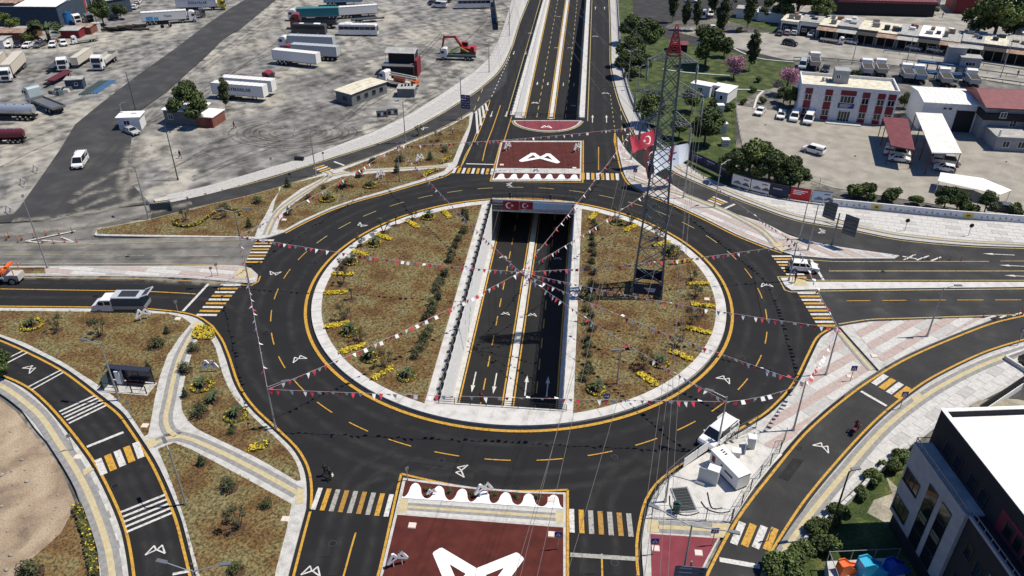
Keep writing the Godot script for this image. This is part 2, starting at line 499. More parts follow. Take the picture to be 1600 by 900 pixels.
func terrain() -> void:
	var b := N()
	b.sheet(rect(-2200,-2600,PW,600),-0.2)
	b.sheet(rect(PE,-2600,2200,600),-0.2)
	b.sheet(rect(PW,ZS,PE,600),-0.2)
	b.sheet(rect(PW,ZT,PE,ZN),-0.2)
	structm("ground",b,M.dirt)
	lot_map()
	patch("bare_earth",[v(-65.82,29.12),v(-60.9,31.36),v(-57.48,33.38),v(-53.33,36.67),v(-47.08,41.41),v(-42.22,46.49),v(-41.65,50.05),v(-42.77,54.05),v(-41.05,59.46),v(-48.48,60.18),v(-72.17,29.75)],M.earth)
	patch("verge_grass",[v(-42.22,46.49),v(-38.92,49.79),v(-35.58,54.45),v(-33.05,58.68),v(-41.62,59.51),v(-42.77,54.05),v(-41.65,50.05)],M.dry_grass)
	patch("dust_apron",[v(-100.08,-12.19),v(-90.66,-15.62),v(-80.63,-16.64),v(-71.86,-23.52),v(-67.76,-22.6),v(-61.09,-27.92),v(-52.9,-32.2),v(-51.23,-27.82),v(-73.73,-12.01),v(-72.5,-8.68),v(-93.87,-3.87)],M.dusty_asphalt)
	# beyond the right-hand side road: a park,a street and yards
	patch("park_grass",[v(24.6,-237.3),v(43.9,-239.6),v(28.4,-186.8),v(27.2,-162.2),v(36.1,-147.4),v(48.8,-141.4),v(59.2,-131.6),v(66.5,-127.9),v(63,-107),v(53,-100.7),v(45.1,-90),v(41.3,-63.6),v(36.75,-40.81),v(32.4,-44.85),v(27.1,-55.7),v(22.6,-72.2),v(19.7,-92.1),v(17.6,-119.5),v(18.5,-201.1),v(20.7,-236.9)],M.green_grass)
	patch("side_street",[v(24.6,-237.3),v(43.9,-239.6),v(28.6,-189.8),v(27.7,-172.7),v(36.9,-156.8),v(49.2,-144.4),v(65.6,-132.3),v(66.2,-126.6),v(58.1,-130.2),v(35.9,-144.4),v(26.1,-160.5),v(23.8,-181.5)],M.worn_asphalt)
	patch("park_grass",[v(51.4,-177.1),v(68.2,-160.2),v(75.1,-165),v(73.2,-187),v(55.8,-194.8)],M.green_grass)
	patch("side_street",[v(33.6,-238.4),v(87.9,-244.6),v(69.9,-186.6),v(51.4,-177.1),v(38.3,-173.9),v(31.1,-160.2),v(27.1,-181.8)],M.worn_asphalt)
	patch("street",[v(50.8,-156.7),v(68.2,-160.2),v(88.9,-153.1),v(108.4,-143.7),v(128.9,-129),v(147.2,-113.3),v(138.7,-97.5),v(121.3,-111.6),v(99.7,-123.4),v(77.8,-131),v(64.9,-129),v(50.7,-141.7)],M.street_concrete)
	patch("shop_forecourt",[v(64.8,-158.2),v(88.9,-153.1),v(108.4,-143.7),v(129.5,-130.3),v(148.8,-116.1),v(155.2,-128.2),v(135.4,-143.9),v(112.5,-155.7),v(91.4,-162.7),v(69.1,-165.2)],M.worn_asphalt)
	patch("truck_yard",[v(66.2,-126.6),v(77.4,-129.7),v(99.3,-122.2),v(120.8,-110.5),v(137.9,-96),v(119.6,-61.9),v(115.1,-97.3),v(101.3,-100.7),v(85.4,-99.1),v(66.5,-111.8)],M.dusty_asphalt)
	patch("parking_yard",[v(44.6,-88.5),v(58.8,-83.2),v(78.1,-80.1),v(98.2,-100.4),v(115.1,-97.3),v(135.8,-82),v(104.69,-26.64),v(86.07,-31.13),v(72.9,-36.7),v(56.07,-42.21),v(50,-47.6),v(42.3,-61.5)],M.concrete_yard)
	patch("bazaar_ground",[v(99.7,-290.1),v(293.4,-312.7),v(202.4,-167),v(155.2,-128.2),v(136,-145.3),v(113,-157.3),v(69.1,-165.2)],M.street_concrete)
	# the plot under the dark building
	patch("plot_grass",[v(28.74,48.33),v(31.81,44.47),v(35.82,40.66),v(42.37,33.88),v(47.64,29.79),v(53.26,27.78),v(55.49,32.6),v(47.98,50.81),v(27.22,52.82)],M.green_grass)
	patch("plot_earth",[v(43.15,34),v(43.86,35.62),v(42,40.39),v(41.18,40.8),v(39.62,39.6),v(40.86,37.73),v(43.09,36.61)],M.pale_dirt)

func roads() -> void:
	var b := N()
	var inner := ring(30.5,96)
	var outer := ring(47,96)
	for i in 96:
		var j := (i + 1) % 96
		b.quad(up3(inner[i]),up3(inner[j]),up3(outer[j]),up3(outer[i]))
	structm("roundabout_road",b,M.asphalt)
	road_y = 0.004
	road("south_road",[v(-22.37,40.24),v(17.07,38.25),v(18.99,39.87),v(17.42,62.05),v(-16.73,65.35)],M.asphalt)
	road("south_west_slip_road",[v(-78.33,16.93),v(-68.8,19.81),v(-62.07,21.76),v(-53.02,26.57),v(-46.42,30.88),v(-41.37,34.4),v(-37.74,37.78),v(-31.45,44.82),v(-25.06,53.78),v(-21.69,60.12),v(-28.91,60.82),v(-34.79,50.98),v(-43.11,42.28),v(-50.21,36.04),v(-57.31,30.51),v(-63.46,27.6),v(-73.16,23.85)],M.asphalt)
	road("south_east_slip_road",[v(20.06,56.06),v(21.93,49.21),v(25.66,41.82),v(30.39,35.06),v(36.27,27.51),v(43.23,19.82),v(53.42,10.98),v(66.38,2),v(72.69,-0.58),v(84.61,-3.45),v(81.79,2.05),v(69.47,6.77),v(63.06,10.3),v(52.27,18.05),v(43.57,26.79),v(37.83,33.85),v(33.12,39.81),v(27.3,49.04),v(23.97,55.69)],M.worn_asphalt)
	road("west_road",[v(-94.78,-5.09),v(-83.78,-5.33),v(-76.21,-7.42),v(-48.3,-12.04),v(-44.77,-11.49),v(-44.2,-7.18),v(-43.26,-1.55),v(-43.89,0.45),v(-88.04,3.94)],M.dusty_asphalt)
	road("west_road",[v(-87.64,4.47),v(-59.12,1.99),v(-39.87,1.94),v(-36.97,1.65),v(-34.91,14.93),v(-41.34,14.8),v(-45.14,12.5),v(-54.58,12.48),v(-79.78,15)],M.asphalt)
	road("east_road",[v(43.32,-14.76),v(49.2,-14.1),v(62.34,-17.95),v(81.92,-21.66),v(94.62,-22.95),v(82.82,0.04),v(71.95,1.12),v(66.31,2.17),v(44.03,7.05),v(42.97,4.98),v(42.03,-3),v(41.7,-7.78)],M.worn_asphalt)
	road("north_east_slip_road",[v(14.7,-69.3),v(19.9,-67.5),v(23.7,-53.6),v(27.6,-45.9),v(35.16,-37.78),v(43.2,-30.53),v(55.03,-24.85),v(61.66,-22.28),v(71.53,-21.05),v(81.72,-21.21),v(85.73,-21.18),v(83.29,-15.9),v(59.45,-15.14),v(50.05,-17.57),v(40.94,-24.12),v(30.9,-31.35),v(24.72,-41.05),v(18.4,-51.4)],M.worn_asphalt)
	road("north_east_road",[v(7.6,-36),v(26,-34),v(26,-70)] + [v(19.3,-78.2),v(17.5,-113.4),v(17.1,-200.9),v(16,-280.3),v(12.3,-381.6)] + [v(9.2,-420),v(7.6,-420)],M.asphalt)
	road("north_west_road",[v(-8.2,-34),v(-8.2,-420),v(-26,-420)] + [v(-13.3,-276.9),v(-14.2,-208.5),v(-13.5,-131.9),v(-15.3,-98.7),v(-17.6,-81),v(-22.9,-65.4),v(-17.75,-35.22)],M.asphalt)
	road("underpass_roof_road",[v(-8.3,-34),v(7.7,-34),v(7.7,-73.6),v(-8.3,-73.6)],M.asphalt)
	road("north_west_slip_road",[v(-14.2,-139.7),v(-15.9,-104.1),v(-18.7,-93.1),v(-24.5,-74.5),v(-35.1,-55.7),v(-44.86,-42.24),v(-53.55,-33.9),v(-62.49,-25.56),v(-68.21,-22.29),v(-65.26,-15.25),v(-58.25,-21.47),v(-48.09,-29.26),v(-39.96,-38.95),v(-28.1,-55.3),v(-16.5,-76.6),v(-12,-99)],M.worn_asphalt)
	road("lot_road",[v(-97.89,-12.42),v(-90.66,-15.62),v(-91.13,-18.12),v(-94.98,-30.24),v(-99.9,-45.3),v(-104.9,-58.9),v(-106.9,-73.9),v(-109.1,-94.2),v(-111.3,-122),v(-114.3,-150.9),v(-115.6,-170.8),v(-115.9,-186),v(-126.5,-263.7),v(-106.7,-266),v(-104.9,-187.2),v(-102.8,-162.8),v(-101.4,-145.7),v(-101.8,-133.9),v(-99.2,-116.5),v(-97.7,-102.9),v(-95.4,-83.9),v(-95.1,-69.7),v(-90.1,-56.4),v(-84.25,-44.18),v(-79.59,-34.87),v(-76.27,-29.8),v(-71.99,-25.42),v(-68.54,-21.99),v(-76.27,-19.38),v(-84.73,-13.76),v(-96.75,-10.85)],M.lot_asphalt)
	# wear
	var pale := streak("pale_streak",lin(0.062,0.061,0.058),0.34)
	var s := struct("road_wear")
	var y := 0.062
	for r in [33.4,37.9,40.2]:
		b = N()
		b.strip(ring(r,90),1.6,y,true)
		obj("tyre_streak",b,pale,s)
		y += 0.0012
	for p in [[v(-29.27,54.19),v(-34.4,46.85),v(-40.65,40.09),v(-49.31,32.92),v(-59.43,25.89),v(-69.08,22.03)],[v(-30.17,54.28),v(-34.83,47.74),v(-41.66,40.68),v(-50.35,33.6),v(-59.85,27.25),v(-68.99,23.44)],[v(-27.76,54.05),v(-32.83,46.69),v(-39.35,39.46),v(-48.42,31.67),v(-58.59,24.47),v(-68.32,20.5)],
			[v(23.74,49.03),v(28.41,40.7),v(35.34,31.1),v(44.37,21.3),v(54.89,12.65),v(69.97,3.69)],[v(25.86,48.82),v(30.23,41.37),v(37.26,31.93),v(45.79,22.95),v(55.87,14.45),v(70.09,5.37)],[v(24.83,48.92),v(29.32,41.04),v(36.3,31.52),v(45.06,22.08),v(55.39,13.56),v(70.07,4.46)],
			[v(-13.04,52.61),v(-13.61,47.31),v(-13.64,44.81),v(-11.98,39.22),v(-7.6,36.34)],[v(-14.84,52.79),v(-15.29,48.28),v(-15.28,44.98),v(-14.31,38.49),v(-8.71,34.4)],[v(-10.03,52.32),v(-10.42,47),v(-10.65,41.88),v(-5.92,37.66),v(2.53,37.32)],[v(-14.11,43.12),v(-13.01,40.74),v(-7.1,38.93),v(-1.52,38.67)],
			[v(10.46,50.32),v(10.68,44.94),v(11.29,40.63),v(13.7,36.22),v(17.37,32.36)],[v(13.78,50),v(13.56,44.66),v(13.3,40.43),v(15.78,36.5),v(21.07,30.95)],
			[v(40.45,-0.73),v(51.16,-3.21),v(75.13,-6.15)],[v(41.79,1.51),v(50.37,-0.36),v(73.93,-3.4)],[v(43.47,-10.69),v(58.67,-12.62),v(78.85,-14.65)],[v(47.71,-8),v(77.24,-10.97)],[v(-77.36,10.21),v(-61.44,8.79),v(-44.39,7.77),v(-33.16,14.75)],
			[v(-49.11,3.79),v(-58.86,4.4),v(-80.06,6.35)],[v(-86.67,-3.1),v(-64.17,-5.59),v(-41.85,-8.92)],[v(-84.76,-0.37),v(-62.59,-2.61),v(-42.76,-5.64)],[v(-83.25,-15.13),v(-88.47,-38.72),v(-94,-70.7),v(-97,-113.5),v(-99.1,-177.6)],[v(-78.4,-16.87),v(-84.22,-40.8),v(-91,-71),v(-93.9,-115.1),v(-95.3,-180)],[v(-81.32,-15.82),v(-86.56,-38.91),v(-92.5,-70.9),v(-95.2,-113.7),v(-96.9,-177.8)],
			[v(-12.7,-48.2),v(-12.6,-88.7),v(-10.1,-177.7)],[v(-10.2,-48.5),v(-10.4,-99.2),v(-8.5,-187.7)],[v(12.5,-44.35),v(10.4,-68.9),v(10.6,-118.7),v(10.6,-200.2)],[v(14.38,-44.54),v(13.3,-69.2),v(13.4,-119),v(13.4,-200.5)],[v(-21.5,-65.6),v(-32.5,-50.6),v(-48.37,-33.54),v(-61.09,-22.49),v(-72.47,-12.6)]]:
		b = N()
		b.strip(resample(p,2),1.5,y)
		obj("tyre_streak",b,pale,s)
		y += 0.0004
	var dust := streak("dust_streak",lin(0.30,0.28,0.24),0.8)
	for p in [[v(-91.49,-6.76),v(-82.31,-9.97),v(-74.19,-13.62),v(-61.32,-22.99)],[v(-89.12,-13.31),v(-80.21,-15.94),v(-72.79,-21.82),v(-71.72,-26.83)],[v(-83.1,-20.77),v(-81.16,-25.87),v(-76.7,-29.17),v(-77.85,-35.04)],[v(-83.92,-24.2),v(-83.05,-31.47),v(-80.35,-37.3)],[v(-76.1,-29.24),v(-80.33,-39.56),v(-86.2,-53)],[v(-81.28,4.6),v(-69.63,3.42),v(-59.71,2.81),v(-41.44,3.02)],[v(-88.69,-4.4),v(-70.49,-7.11),v(-47.11,-11.26)],[v(-72.53,-21.32),v(-78.64,-30.43),v(-86.6,-49.2)],[v(-80.22,-17.95),v(-76.44,-26.35),v(-75.62,-30.74)],[v(-82.14,-15.24),v(-76.85,-18.29),v(-69.9,-23.72)]]:
		b = N()
		b.strip(resample(p,2),3,y)
		obj("dust_streak",b,dust,s)
		y += 0.0004

func pit() -> void:
	var s := struct("underpass")
	var b := N()
	# floor: level under the roundabout,climbing to the north
	for q in [[60,-95],[-95,-285],[-285,-420]]:
		b.quad(P(IW,floor_y(q[0]),q[0]),P(IE,floor_y(q[0]),q[0]),P(IE,floor_y(q[1]),q[1]),P(IW,floor_y(q[1]),q[1]))
	obj("road_bed",b,M.asphalt,s)
	# side walls
	b = N()
	b.box(P((PW + IW) / 2,-4,16),P(IW - PW,7.6,89))
	b.box(P((PE + IE) / 2,-4,16),P(PE - IE,7.6,89))
	obj("retaining_wall",b,M.pit_white,s)
	b = N()
	b.box(P(-7.9,-4.2,-247.2),P(1.1,7.8,346))
	b.box(P(8.05,-4.2,-247.2),P(1.1,7.8,346))
	obj("retaining_wall",b,M.pit_white,s)
	b = N()
	b.box(P(-8.3,-4.6,-50.8),P(1.3,6,44)); b.box(P(8.3,-4.6,-50.8),P(1.3,6,44))
	obj("tunnel_wall",b,M.concrete,s)
	# copings
	for c in [[-8.55,0.85],[8.25,1.3]]:
		b = N()
		b.box(P(c[0],0.05,(ZS + ZN) / 2),P(c[1],0.44,ZS - ZN))
		obj("coping",b,M.white_concrete,s)
	for c in [-7.95,8.05]:
		b = N()
		b.box(P(c,0.1,-247.2),P(1.25,0.8,346))
		obj("coping",b,M.white_concrete,s)
	b = N()
	b.box(P(-7.74,0.02,(ZS + ZN) / 2),P(0.74,0.3,ZS - ZN))
	obj("ledge",b,M.paver_mid,s)
	# decks over the road at both ends
	b = N()
	b.box(P(0,-0.9,ZS + 16),P(18,1.3,32))
	b.box(P(0,-0.9,(ZN + ZT) / 2),P(18,1.3,ZN - ZT))
	obj("deck",b,M.concrete,s)
	b = N()
	b.box(P(0.1,-0.2,ZN - 0.25),P(14.9,2.1,0.5))
	obj("portal_beam",b,M.concrete,s)
	# central reserve with a low barrier
	b = N()
	b.box(P(0.15,FLOOR + 0.12,-17),P(0.95,0.3,154))
	obj("central_reserve",b,M.white_concrete,s)
	b = N()
	var x := Transform3D(Basis(Vector3.RIGHT,atan2(7,190)),P(0.15,(FLOOR - 0.4) / 2 + 0.12,-190))
	b.obox(x,P(0.95,0.3,190.2))
	obj("central_reserve",b,M.white_concrete,s)
	# kerb strips at the foot of the walls
	for c in [IW + 0.3,IE - 0.25]:
		b = N()
		b.box(P(c,FLOOR + 0.08,-17),P(0.6,0.2,154))
		b.obox(Transform3D(x.basis,P(c,x.origin.y - 0.04,-190)),P(0.6,0.2,190.2))
		obj("wall_kerb",b,M.concrete,s)
	# markings on the underpass road
	for c in [-6.5,-0.62,0.92,6.75]:
		b = N()
		for q in [[60,-95],[-95,-285]]:
			b.quad(P(c - 0.1,floor_y(q[0]) + 0.02,q[0]),P(c + 0.1,floor_y(q[0]) + 0.02,q[0]),P(c + 0.1,floor_y(q[1]) + 0.02,q[1]),P(c - 0.1,floor_y(q[1]) + 0.02,q[1]))
		obj("edge_line",b,M.yellow_paint,s)
	for c in [-3.55,3.85]:
		for k in 60:
			var z := 25.6 - k * 5.25
			b = N()
			b.quad(P(c - 0.08,floor_y(z) + 0.02,z),P(c + 0.08,floor_y(z) + 0.02,z),P(c + 0.08,floor_y(z - 2.6) + 0.02,z - 2.6),P(c - 0.08,floor_y(z - 2.6) + 0.02,z - 2.6))
			obj("lane_dash",b,M.yellow_paint if k < 12 else M.cream_paint,s)
	for q in [[-5.1,1],[-2.1,1],[2.3,-1],[5.3,-1]]:
		for z in [13.5,-121]:
			var o := arrow(s,P(q[0],floor_y(z) + 0.022,z),PI * 0.5 * (1 if q[1] < 0 else -1),4.6)
	for q in [[-2.4,-4.1],[1.9,-4.2],[5.1,-22.6],[-4.6,-22.1]]:
		emblem(s,P(q[0],FLOOR + 0.022,q[1]),0,1.5)
	for q in [[-4.7,-105],[5.6,-104],[-1.3,-153.6],[2.9,-154],[6,-191],[-2.2,-190]]:
		emblem(s,P(q[0],floor_y(q[1]) + 0.05,q[1]),0,1.5)
	# railing with leaning dark panels on the west wall,bars on the east wall,and across both ends
	var w := thing("wall_railing","black railing of leaning posts on the west wall of the sunken road","railing",P(IW - 0.05,0.17,0))
	for k in 29:
		var z := ZS - 0.6 - k * 1.93
		b = N()
		b.profile([v(-0.28,0),v(0.1,0),v(0.34,0.5),v(0.30,1.15),v(0.05,1.2),v(-0.12,0.6)],0.55)
		var o := obj("post",b,M.black,w)
		o.position = P(-0.12,0,z)
	b = N()
	b.bar(P(0,0.92,ZS),P(0,0.92,ZN),0.05,0.05)
	b.bar(P(-0.08,0.5,ZS),P(-0.08,0.5,ZN),0.04,0.04)
	obj("rail",b,M.grey_metal,w)
	w = thing("wall_railing","grey railing with braced posts along the east wall of the sunken road","railing",P(IE + 0.15,0.27,0))
	for k in 29:
		var z := ZS - 0.6 - k * 1.93
		b = N()
		b.bar(P(0,0,z),P(0,1,z),0.09,0.09)
		b.bar(P(0,0.1,z),P(0,0.95,z - 0.9),0.05,0.05)
		obj("post",b,M.dark_steel,w)
	for h in [1,0.6,0.2]:
		b = N()
		b.bar(P(0,h,ZS),P(0,h,ZN),0.06,0.06)
		obj("rail",b,M.dark_steel,w)
	rail_fence("end_railing","black railing across the near end of the sunken road",P(IW,0.15,ZS + 0.2),P(IE + 0.6,0.15,ZS + 0.2),1,8,M.black_metal)
	rail_fence("end_railing","black railing on the bridge above the dark tunnel mouth",P(IW,0.9,ZN - 0.3),P(IE,0.9,ZN - 0.3),0.75,8,M.black_metal)
	rail_fence("end_railing","black railing along the flat edge of the rose half-round above the far tunnel mouth",P(IW,0.15,ZT - 0.1),P(IE,0.15,ZT - 0.1),1,10,M.black_metal)
	w = thing("wall_railing","black railing on the west wall of the far ramp","railing",P(-8.2,0.5,0))
	for k in 60:
		b = N()
		b.bar(P(0,0,ZT - 1 - k * 2.3),P(0,1,ZT - 1 - k * 2.3),0.1,0.1)
		obj("post",b,M.black_metal,w)
	for h in [1,0.65,0.3]:
		b = N()
		b.bar(P(0,h,ZT),P(0,h,ZT - 137),0.06,0.06)
		obj("rail",b,M.black_metal,w)
	# banners on the portal beam
	flag_banner(P(-3.9,-0.25,ZN + 0.06),"large red flag banner with white crescent and star left on the tunnel beam",2.9,1.75)
	flag_banner(P(-1.1,-0.15,ZN + 0.06),"smaller red flag banner next to the pale blue panel on the tunnel beam",2.3,1.45)
	b = N()
	b.box(Vector3.ZERO,P(2.6,1.3,0.04))
	var p := obj("banner",b,mat("pale_blue",lin(0.36,0.50,0.66),0.8))
	p.position = P(1.45,-0.1,ZN + 0.06)
	tag(p,"pale blue cloth banner at the middle of the tunnel beam","banner")
	b = N()
	b.box(Vector3.ZERO,P(4.4,1.25,0.04))
	p = obj("banner",b,mat("pale_grey_cloth",lin(0.42,0.50,0.54),0.8))
	p.position = P(5,-0.1,ZN + 0.06)
	tag(p,"long pale grey cloth banner at the east end of the tunnel beam","banner")

func flag_banner(at: Vector3,label: String,w: float,h: float) -> void:
	var t := thing("flag_banner",label,"flag",at)
	var b := N()
	b.box(Vector3.ZERO,P(w,h,0.03))
	obj("cloth",b,mat("banner_red",lin(0.26,0.008,0.014),0.8),t)
	crescent(t,h * 0.34,P(-w * 0.12,0,0.02),Basis())

# white crescent and star,flat in the xy plane
func crescent(t: Node,r: float,at: Vector3,turn: Basis,m: Material = null) -> void:
	var b := N()
	for i in 32:
		var q := []
		for k in [i,i + 1]:
			var a := lerpf(0.62,TAU - 0.62,k / 32.0)
			var o := Vector2(cos(a),sin(a)) * r
			var d := Vector2(r * 0.25,0)
			var e := atan2(sin(a),cos(a))
			var inn := d + Vector2(cos(lerpf(0.82,TAU - 0.82,k / 32.0)),sin(lerpf(0.82,TAU - 0.82,k / 32.0))) * r * 0.8
			q.append(o); q.append(inn)
		b.quad(P(q[0].x,q[0].y,0),P(q[2].x,q[2].y,0),P(q[3].x,q[3].y,0),P(q[1].x,q[1].y,0))
	var o1 := obj("crescent",b,M.white if m == null else m,t)
	o1.transform = Transform3D(turn,at)
	b = N()
	var c := P(r * 0.98,0,0)
	for i in 5:
		var a := PI + TAU * i / 5.0
		var o := c + P(cos(a),sin(a),0) * r * 0.5
		var l := c + P(cos(a - 0.628),sin(a - 0.628),0) * r * 0.19
		var rr := c + P(cos(a + 0.628),sin(a + 0.628),0) * r * 0.19
		b.tri(c,l,o); b.tri(c,o,rr)
	var o2 := obj("star",b,M.white if m == null else m,t)
	o2.transform = Transform3D(turn,at)

func rail_fence(called: String,label: String,a: Vector3,e: Vector3,h: float,n: int,m: Material,rails := 3) -> Node3D:
	var t := thing(called,label,"railing",a)
	var d := e - a
	for k in n + 1:
		var b := N()
		var p := d * k / float(n)
		b.bar(p,p + P(0,h,0),0.07,0.07)
		obj("post",b,m,t)
	for r in rails:
		var b := N()
		var y := P(0,h - r * h / (rails + 0.2),0)
		b.bar(y,d + y,0.05,0.05)
		obj("rail",b,m,t)
	return t

# a painted straight arrow lying on the road,pointing along +x before it is turned
func arrow(parent: Node,at: Vector3,turn: float,l := 3.6,m: Material = null) -> Node3D:
	var b := N()
	b.sheet([v(-l / 2,-0.09),v(l * 0.16,-0.09),v(l * 0.16,-0.3),v(l / 2,0),v(l * 0.16,0.3),v(l * 0.16,0.09),v(-l / 2,0.09)],0)
	var o := obj("painted_arrow",b,M.white_paint if m == null else m,parent)
	o.position = at; o.rotation.y = turn
	return o

# the bow-tie emblem: two hollow loops that meet in the middle; its width runs along x,its top towards -z
func emblem_mesh(w: float,stroke := 0.1) -> MB:
	var b := N()
	for s in [-1,1]:
		var tr := PackedVector2Array([v(0.04,0),v(0.38,-0.54),v(0.93,0.52)])
		var out := Geometry2D.offset_polygon(tr,stroke * 0.75,Geometry2D.JOIN_ROUND)[0]
		var inn := Geometry2D.offset_polygon(tr,-stroke * 0.75,Geometry2D.JOIN_MITER)[0]
		var c := (inn[0] + inn[1] + inn[2]) / 3.0
		var last := []
		for k in 97:
			var d := v(cos(TAU * k / 96.0),sin(TAU * k / 96.0)) * 3.0
			var q := []
			for poly in [out,inn]:
				for i in poly.size():
					var x = Geometry2D.segment_intersects_segment(c,c + d,poly[i],poly[(i + 1) % poly.size()])
					if x != null:
						q.append(P(maxf(x.x,0.004) * s * w / 2,0,x.y * w / 2))
						break
			if q.size() < 2: continue
			if last.size():
				if (last[1] - last[0]).cross(q[0] - last[0]).y > 0: b.quad(last[0],last[1],q[1],q[0])
				else: b.quad(last[0],q[0],q[1],last[1])
			last = q
	return b

func emblem(parent: Node,at: Vector3,turn: float,w := 1.7,m: Material = null,called := "painted_emblem",stroke := 0.1) -> MeshInstance3D:
	var o := obj(called,emblem_mesh(w,stroke),M.white_paint if m == null else m,parent)
	o.position = at; o.rotation.y = turn
	return o

# the truck lot's ground: gravel grey with sandy patches,worn and streaked
func lot_map() -> void:
	var n := 1024
	var o := v(-262,-330)
	var size := 320.0
	var m := 320
	var sand := Image.create(m,m,false,Image.FORMAT_L8)
	var dark := Image.create(m,m,false,Image.FORMAT_L8)
	var S := [[v(-128.6,-54.4),v(-118.8,-67.2),v(-113,-73.3),v(-107.5,-88.9),v(-105.7,-71.7),v(-101.5,-51.4),v(-98.99,-42.65),v(-101.06,-35.16),v(-110.84,-30.12)],[v(-104,-20.77),v(-96.47,-24.3),v(-99.52,-32.81),v(-101.6,-42.38),v(-99.9,-45.3),v(-94.34,-28.82),v(-92.26,-18),v(-97.89,-12.42)],[v(-180.4,-125.3),v(-156.6,-126.4),v(-144.4,-136.9),v(-131.5,-142.4),v(-120.9,-153.7),v(-116.9,-175.6),v(-116.1,-143.2),v(-125.6,-126.8),v(-135.2,-117.3),v(-145.8,-109.5),v(-164.2,-103.1)],[v(-71.9,-80),v(-76.5,-108.2),v(-61.7,-112.8),v(-61.7,-103.8),v(-64.3,-88.2),v(-65,-80.7),v(-69.5,-76.5),v(-73.2,-69.3),v(-73.8,-60.1),v(-71,-47.3),v(-74.44,-37.91),v(-78.33,-33.46),v(-82.68,-44.34),v(-87.2,-58.7),v(-77.2,-57.8),v(-77.8,-74.7)],
		[v(-74.9,-161.4),v(-64.4,-185.5),v(-59,-184.1),v(-56.1,-167),v(-57.9,-137.2),v(-57.6,-116.4),v(-64,-127.1),v(-63.2,-145.8)],[v(-48.1,-151.5),v(-38.7,-169.9),v(-25.8,-146),v(-35.7,-139.6),v(-37.2,-126.6)],[v(-42.6,-52.7),v(-34.5,-71.7),v(-28.2,-96.2),v(-20.9,-123),v(-19.3,-150.6),v(-20.8,-196.7),v(-26.6,-196),v(-23.2,-158.4),v(-24.5,-126.6),v(-29.9,-110.7),v(-34.4,-97.7),v(-38.6,-76.5),v(-42.5,-65),v(-47.3,-52.2)],[v(-77.07,-30.6),v(-81.02,-41.13),v(-73.51,-35.49),v(-65.59,-32.37),v(-61.95,-32.74),v(-61.69,-29.28),v(-67.54,-25.87),v(-69.55,-23.76)],[v(-100.7,-126.7),v(-99.5,-154.3),v(-92.4,-178.3),v(-88.4,-147.1),v(-88,-114.5),v(-88.3,-93.6),v(-90.1,-75.7),v(-90.9,-64.5),v(-97,-90)],[v(-108.9,-69.1),v(-113.7,-83),v(-107.1,-78.7),v(-102.4,-63.3)],[v(-111.8,-186.5),v(-103,-210.2),v(-80.9,-212.7),v(-84.2,-189.6),v(-92.1,-164),v(-100.1,-167.7)],[v(-52.6,-105.9),v(-48.9,-155.6),v(-41.8,-140.4),v(-46.1,-100.9)]]
	var D := [[v(-98.34,-42.72),v(-111.8,-56.1),v(-124.6,-49),v(-129.9,-56.2),v(-112.8,-60.1),v(-104.2,-61)],[v(-68.55,-36),v(-72.4,-60.2),v(-65.7,-78.3),v(-50.6,-75.3),v(-36.6,-68.1),v(-40.8,-61.6),v(-49.9,-49.5),v(-58.33,-39.57)],[v(-158,-94.7),v(-148.2,-113.2),v(-130.7,-123.4),v(-114.1,-138.7),v(-116.9,-123.5),v(-128.4,-108.8),v(-137,-95.7),v(-148.7,-81.9)],[v(-48.9,-155.6),v(-41.1,-184),v(-27.6,-185.5),v(-24.8,-154.1),v(-28,-127.6),v(-36.6,-113.7),v(-45,-119.1)],[v(-101.1,-158.5),v(-94.1,-183.2),v(-84.4,-135.8),v(-85,-111.6),v(-88.5,-102.1)],[v(-72.1,-101),v(-63,-117.2),v(-51.7,-132),v(-41.4,-119.5),v(-43.2,-95.7),v(-53.3,-84.4)]]
	for i in m:
		for j in m:
			var p := o + v(i,j) * size / m
			for q in S:
				if Geometry2D.is_point_in_polygon(p,PackedVector2Array(q)): sand.set_pixel(i,j,Color.WHITE)
			for q in D:
				if Geometry2D.is_point_in_polygon(p,PackedVector2Array(q)): dark.set_pixel(i,j,Color.WHITE)
	var lay := []
	for im in [sand,dark]:
		im.resize(96,96,Image.INTERPOLATE_LANCZOS)
		im.resize(n,n,Image.INTERPOLATE_CUBIC)
		lay.append(im.get_data())
	var f := FastNoiseLite.new()
	for q in [[1,0.012,5,n,n],[2,0.08,5,n,n],[3,0.02,5,n,n],[4,0.06,5,n,220],[5,0.07,5,n,170]]:
		f.seed = q[0]; f.frequency = q[1]; f.fractal_octaves = q[2]
		var im := f.get_seamless_image(q[3],q[4])
		im.convert(Image.FORMAT_L8)
		im.resize(n,n,Image.INTERPOLATE_CUBIC)
		lay.append(im.get_data())
	var out := PackedByteArray()
	out.resize(n * n * 3)
	var sd: PackedByteArray = lay[0]
	var dk: PackedByteArray = lay[1]
	var a: PackedByteArray = lay[2]
	var b: PackedByteArray = lay[3]
	var c: PackedByteArray = lay[4]
	var d: PackedByteArray = lay[5]
	var e: PackedByteArray = lay[6]
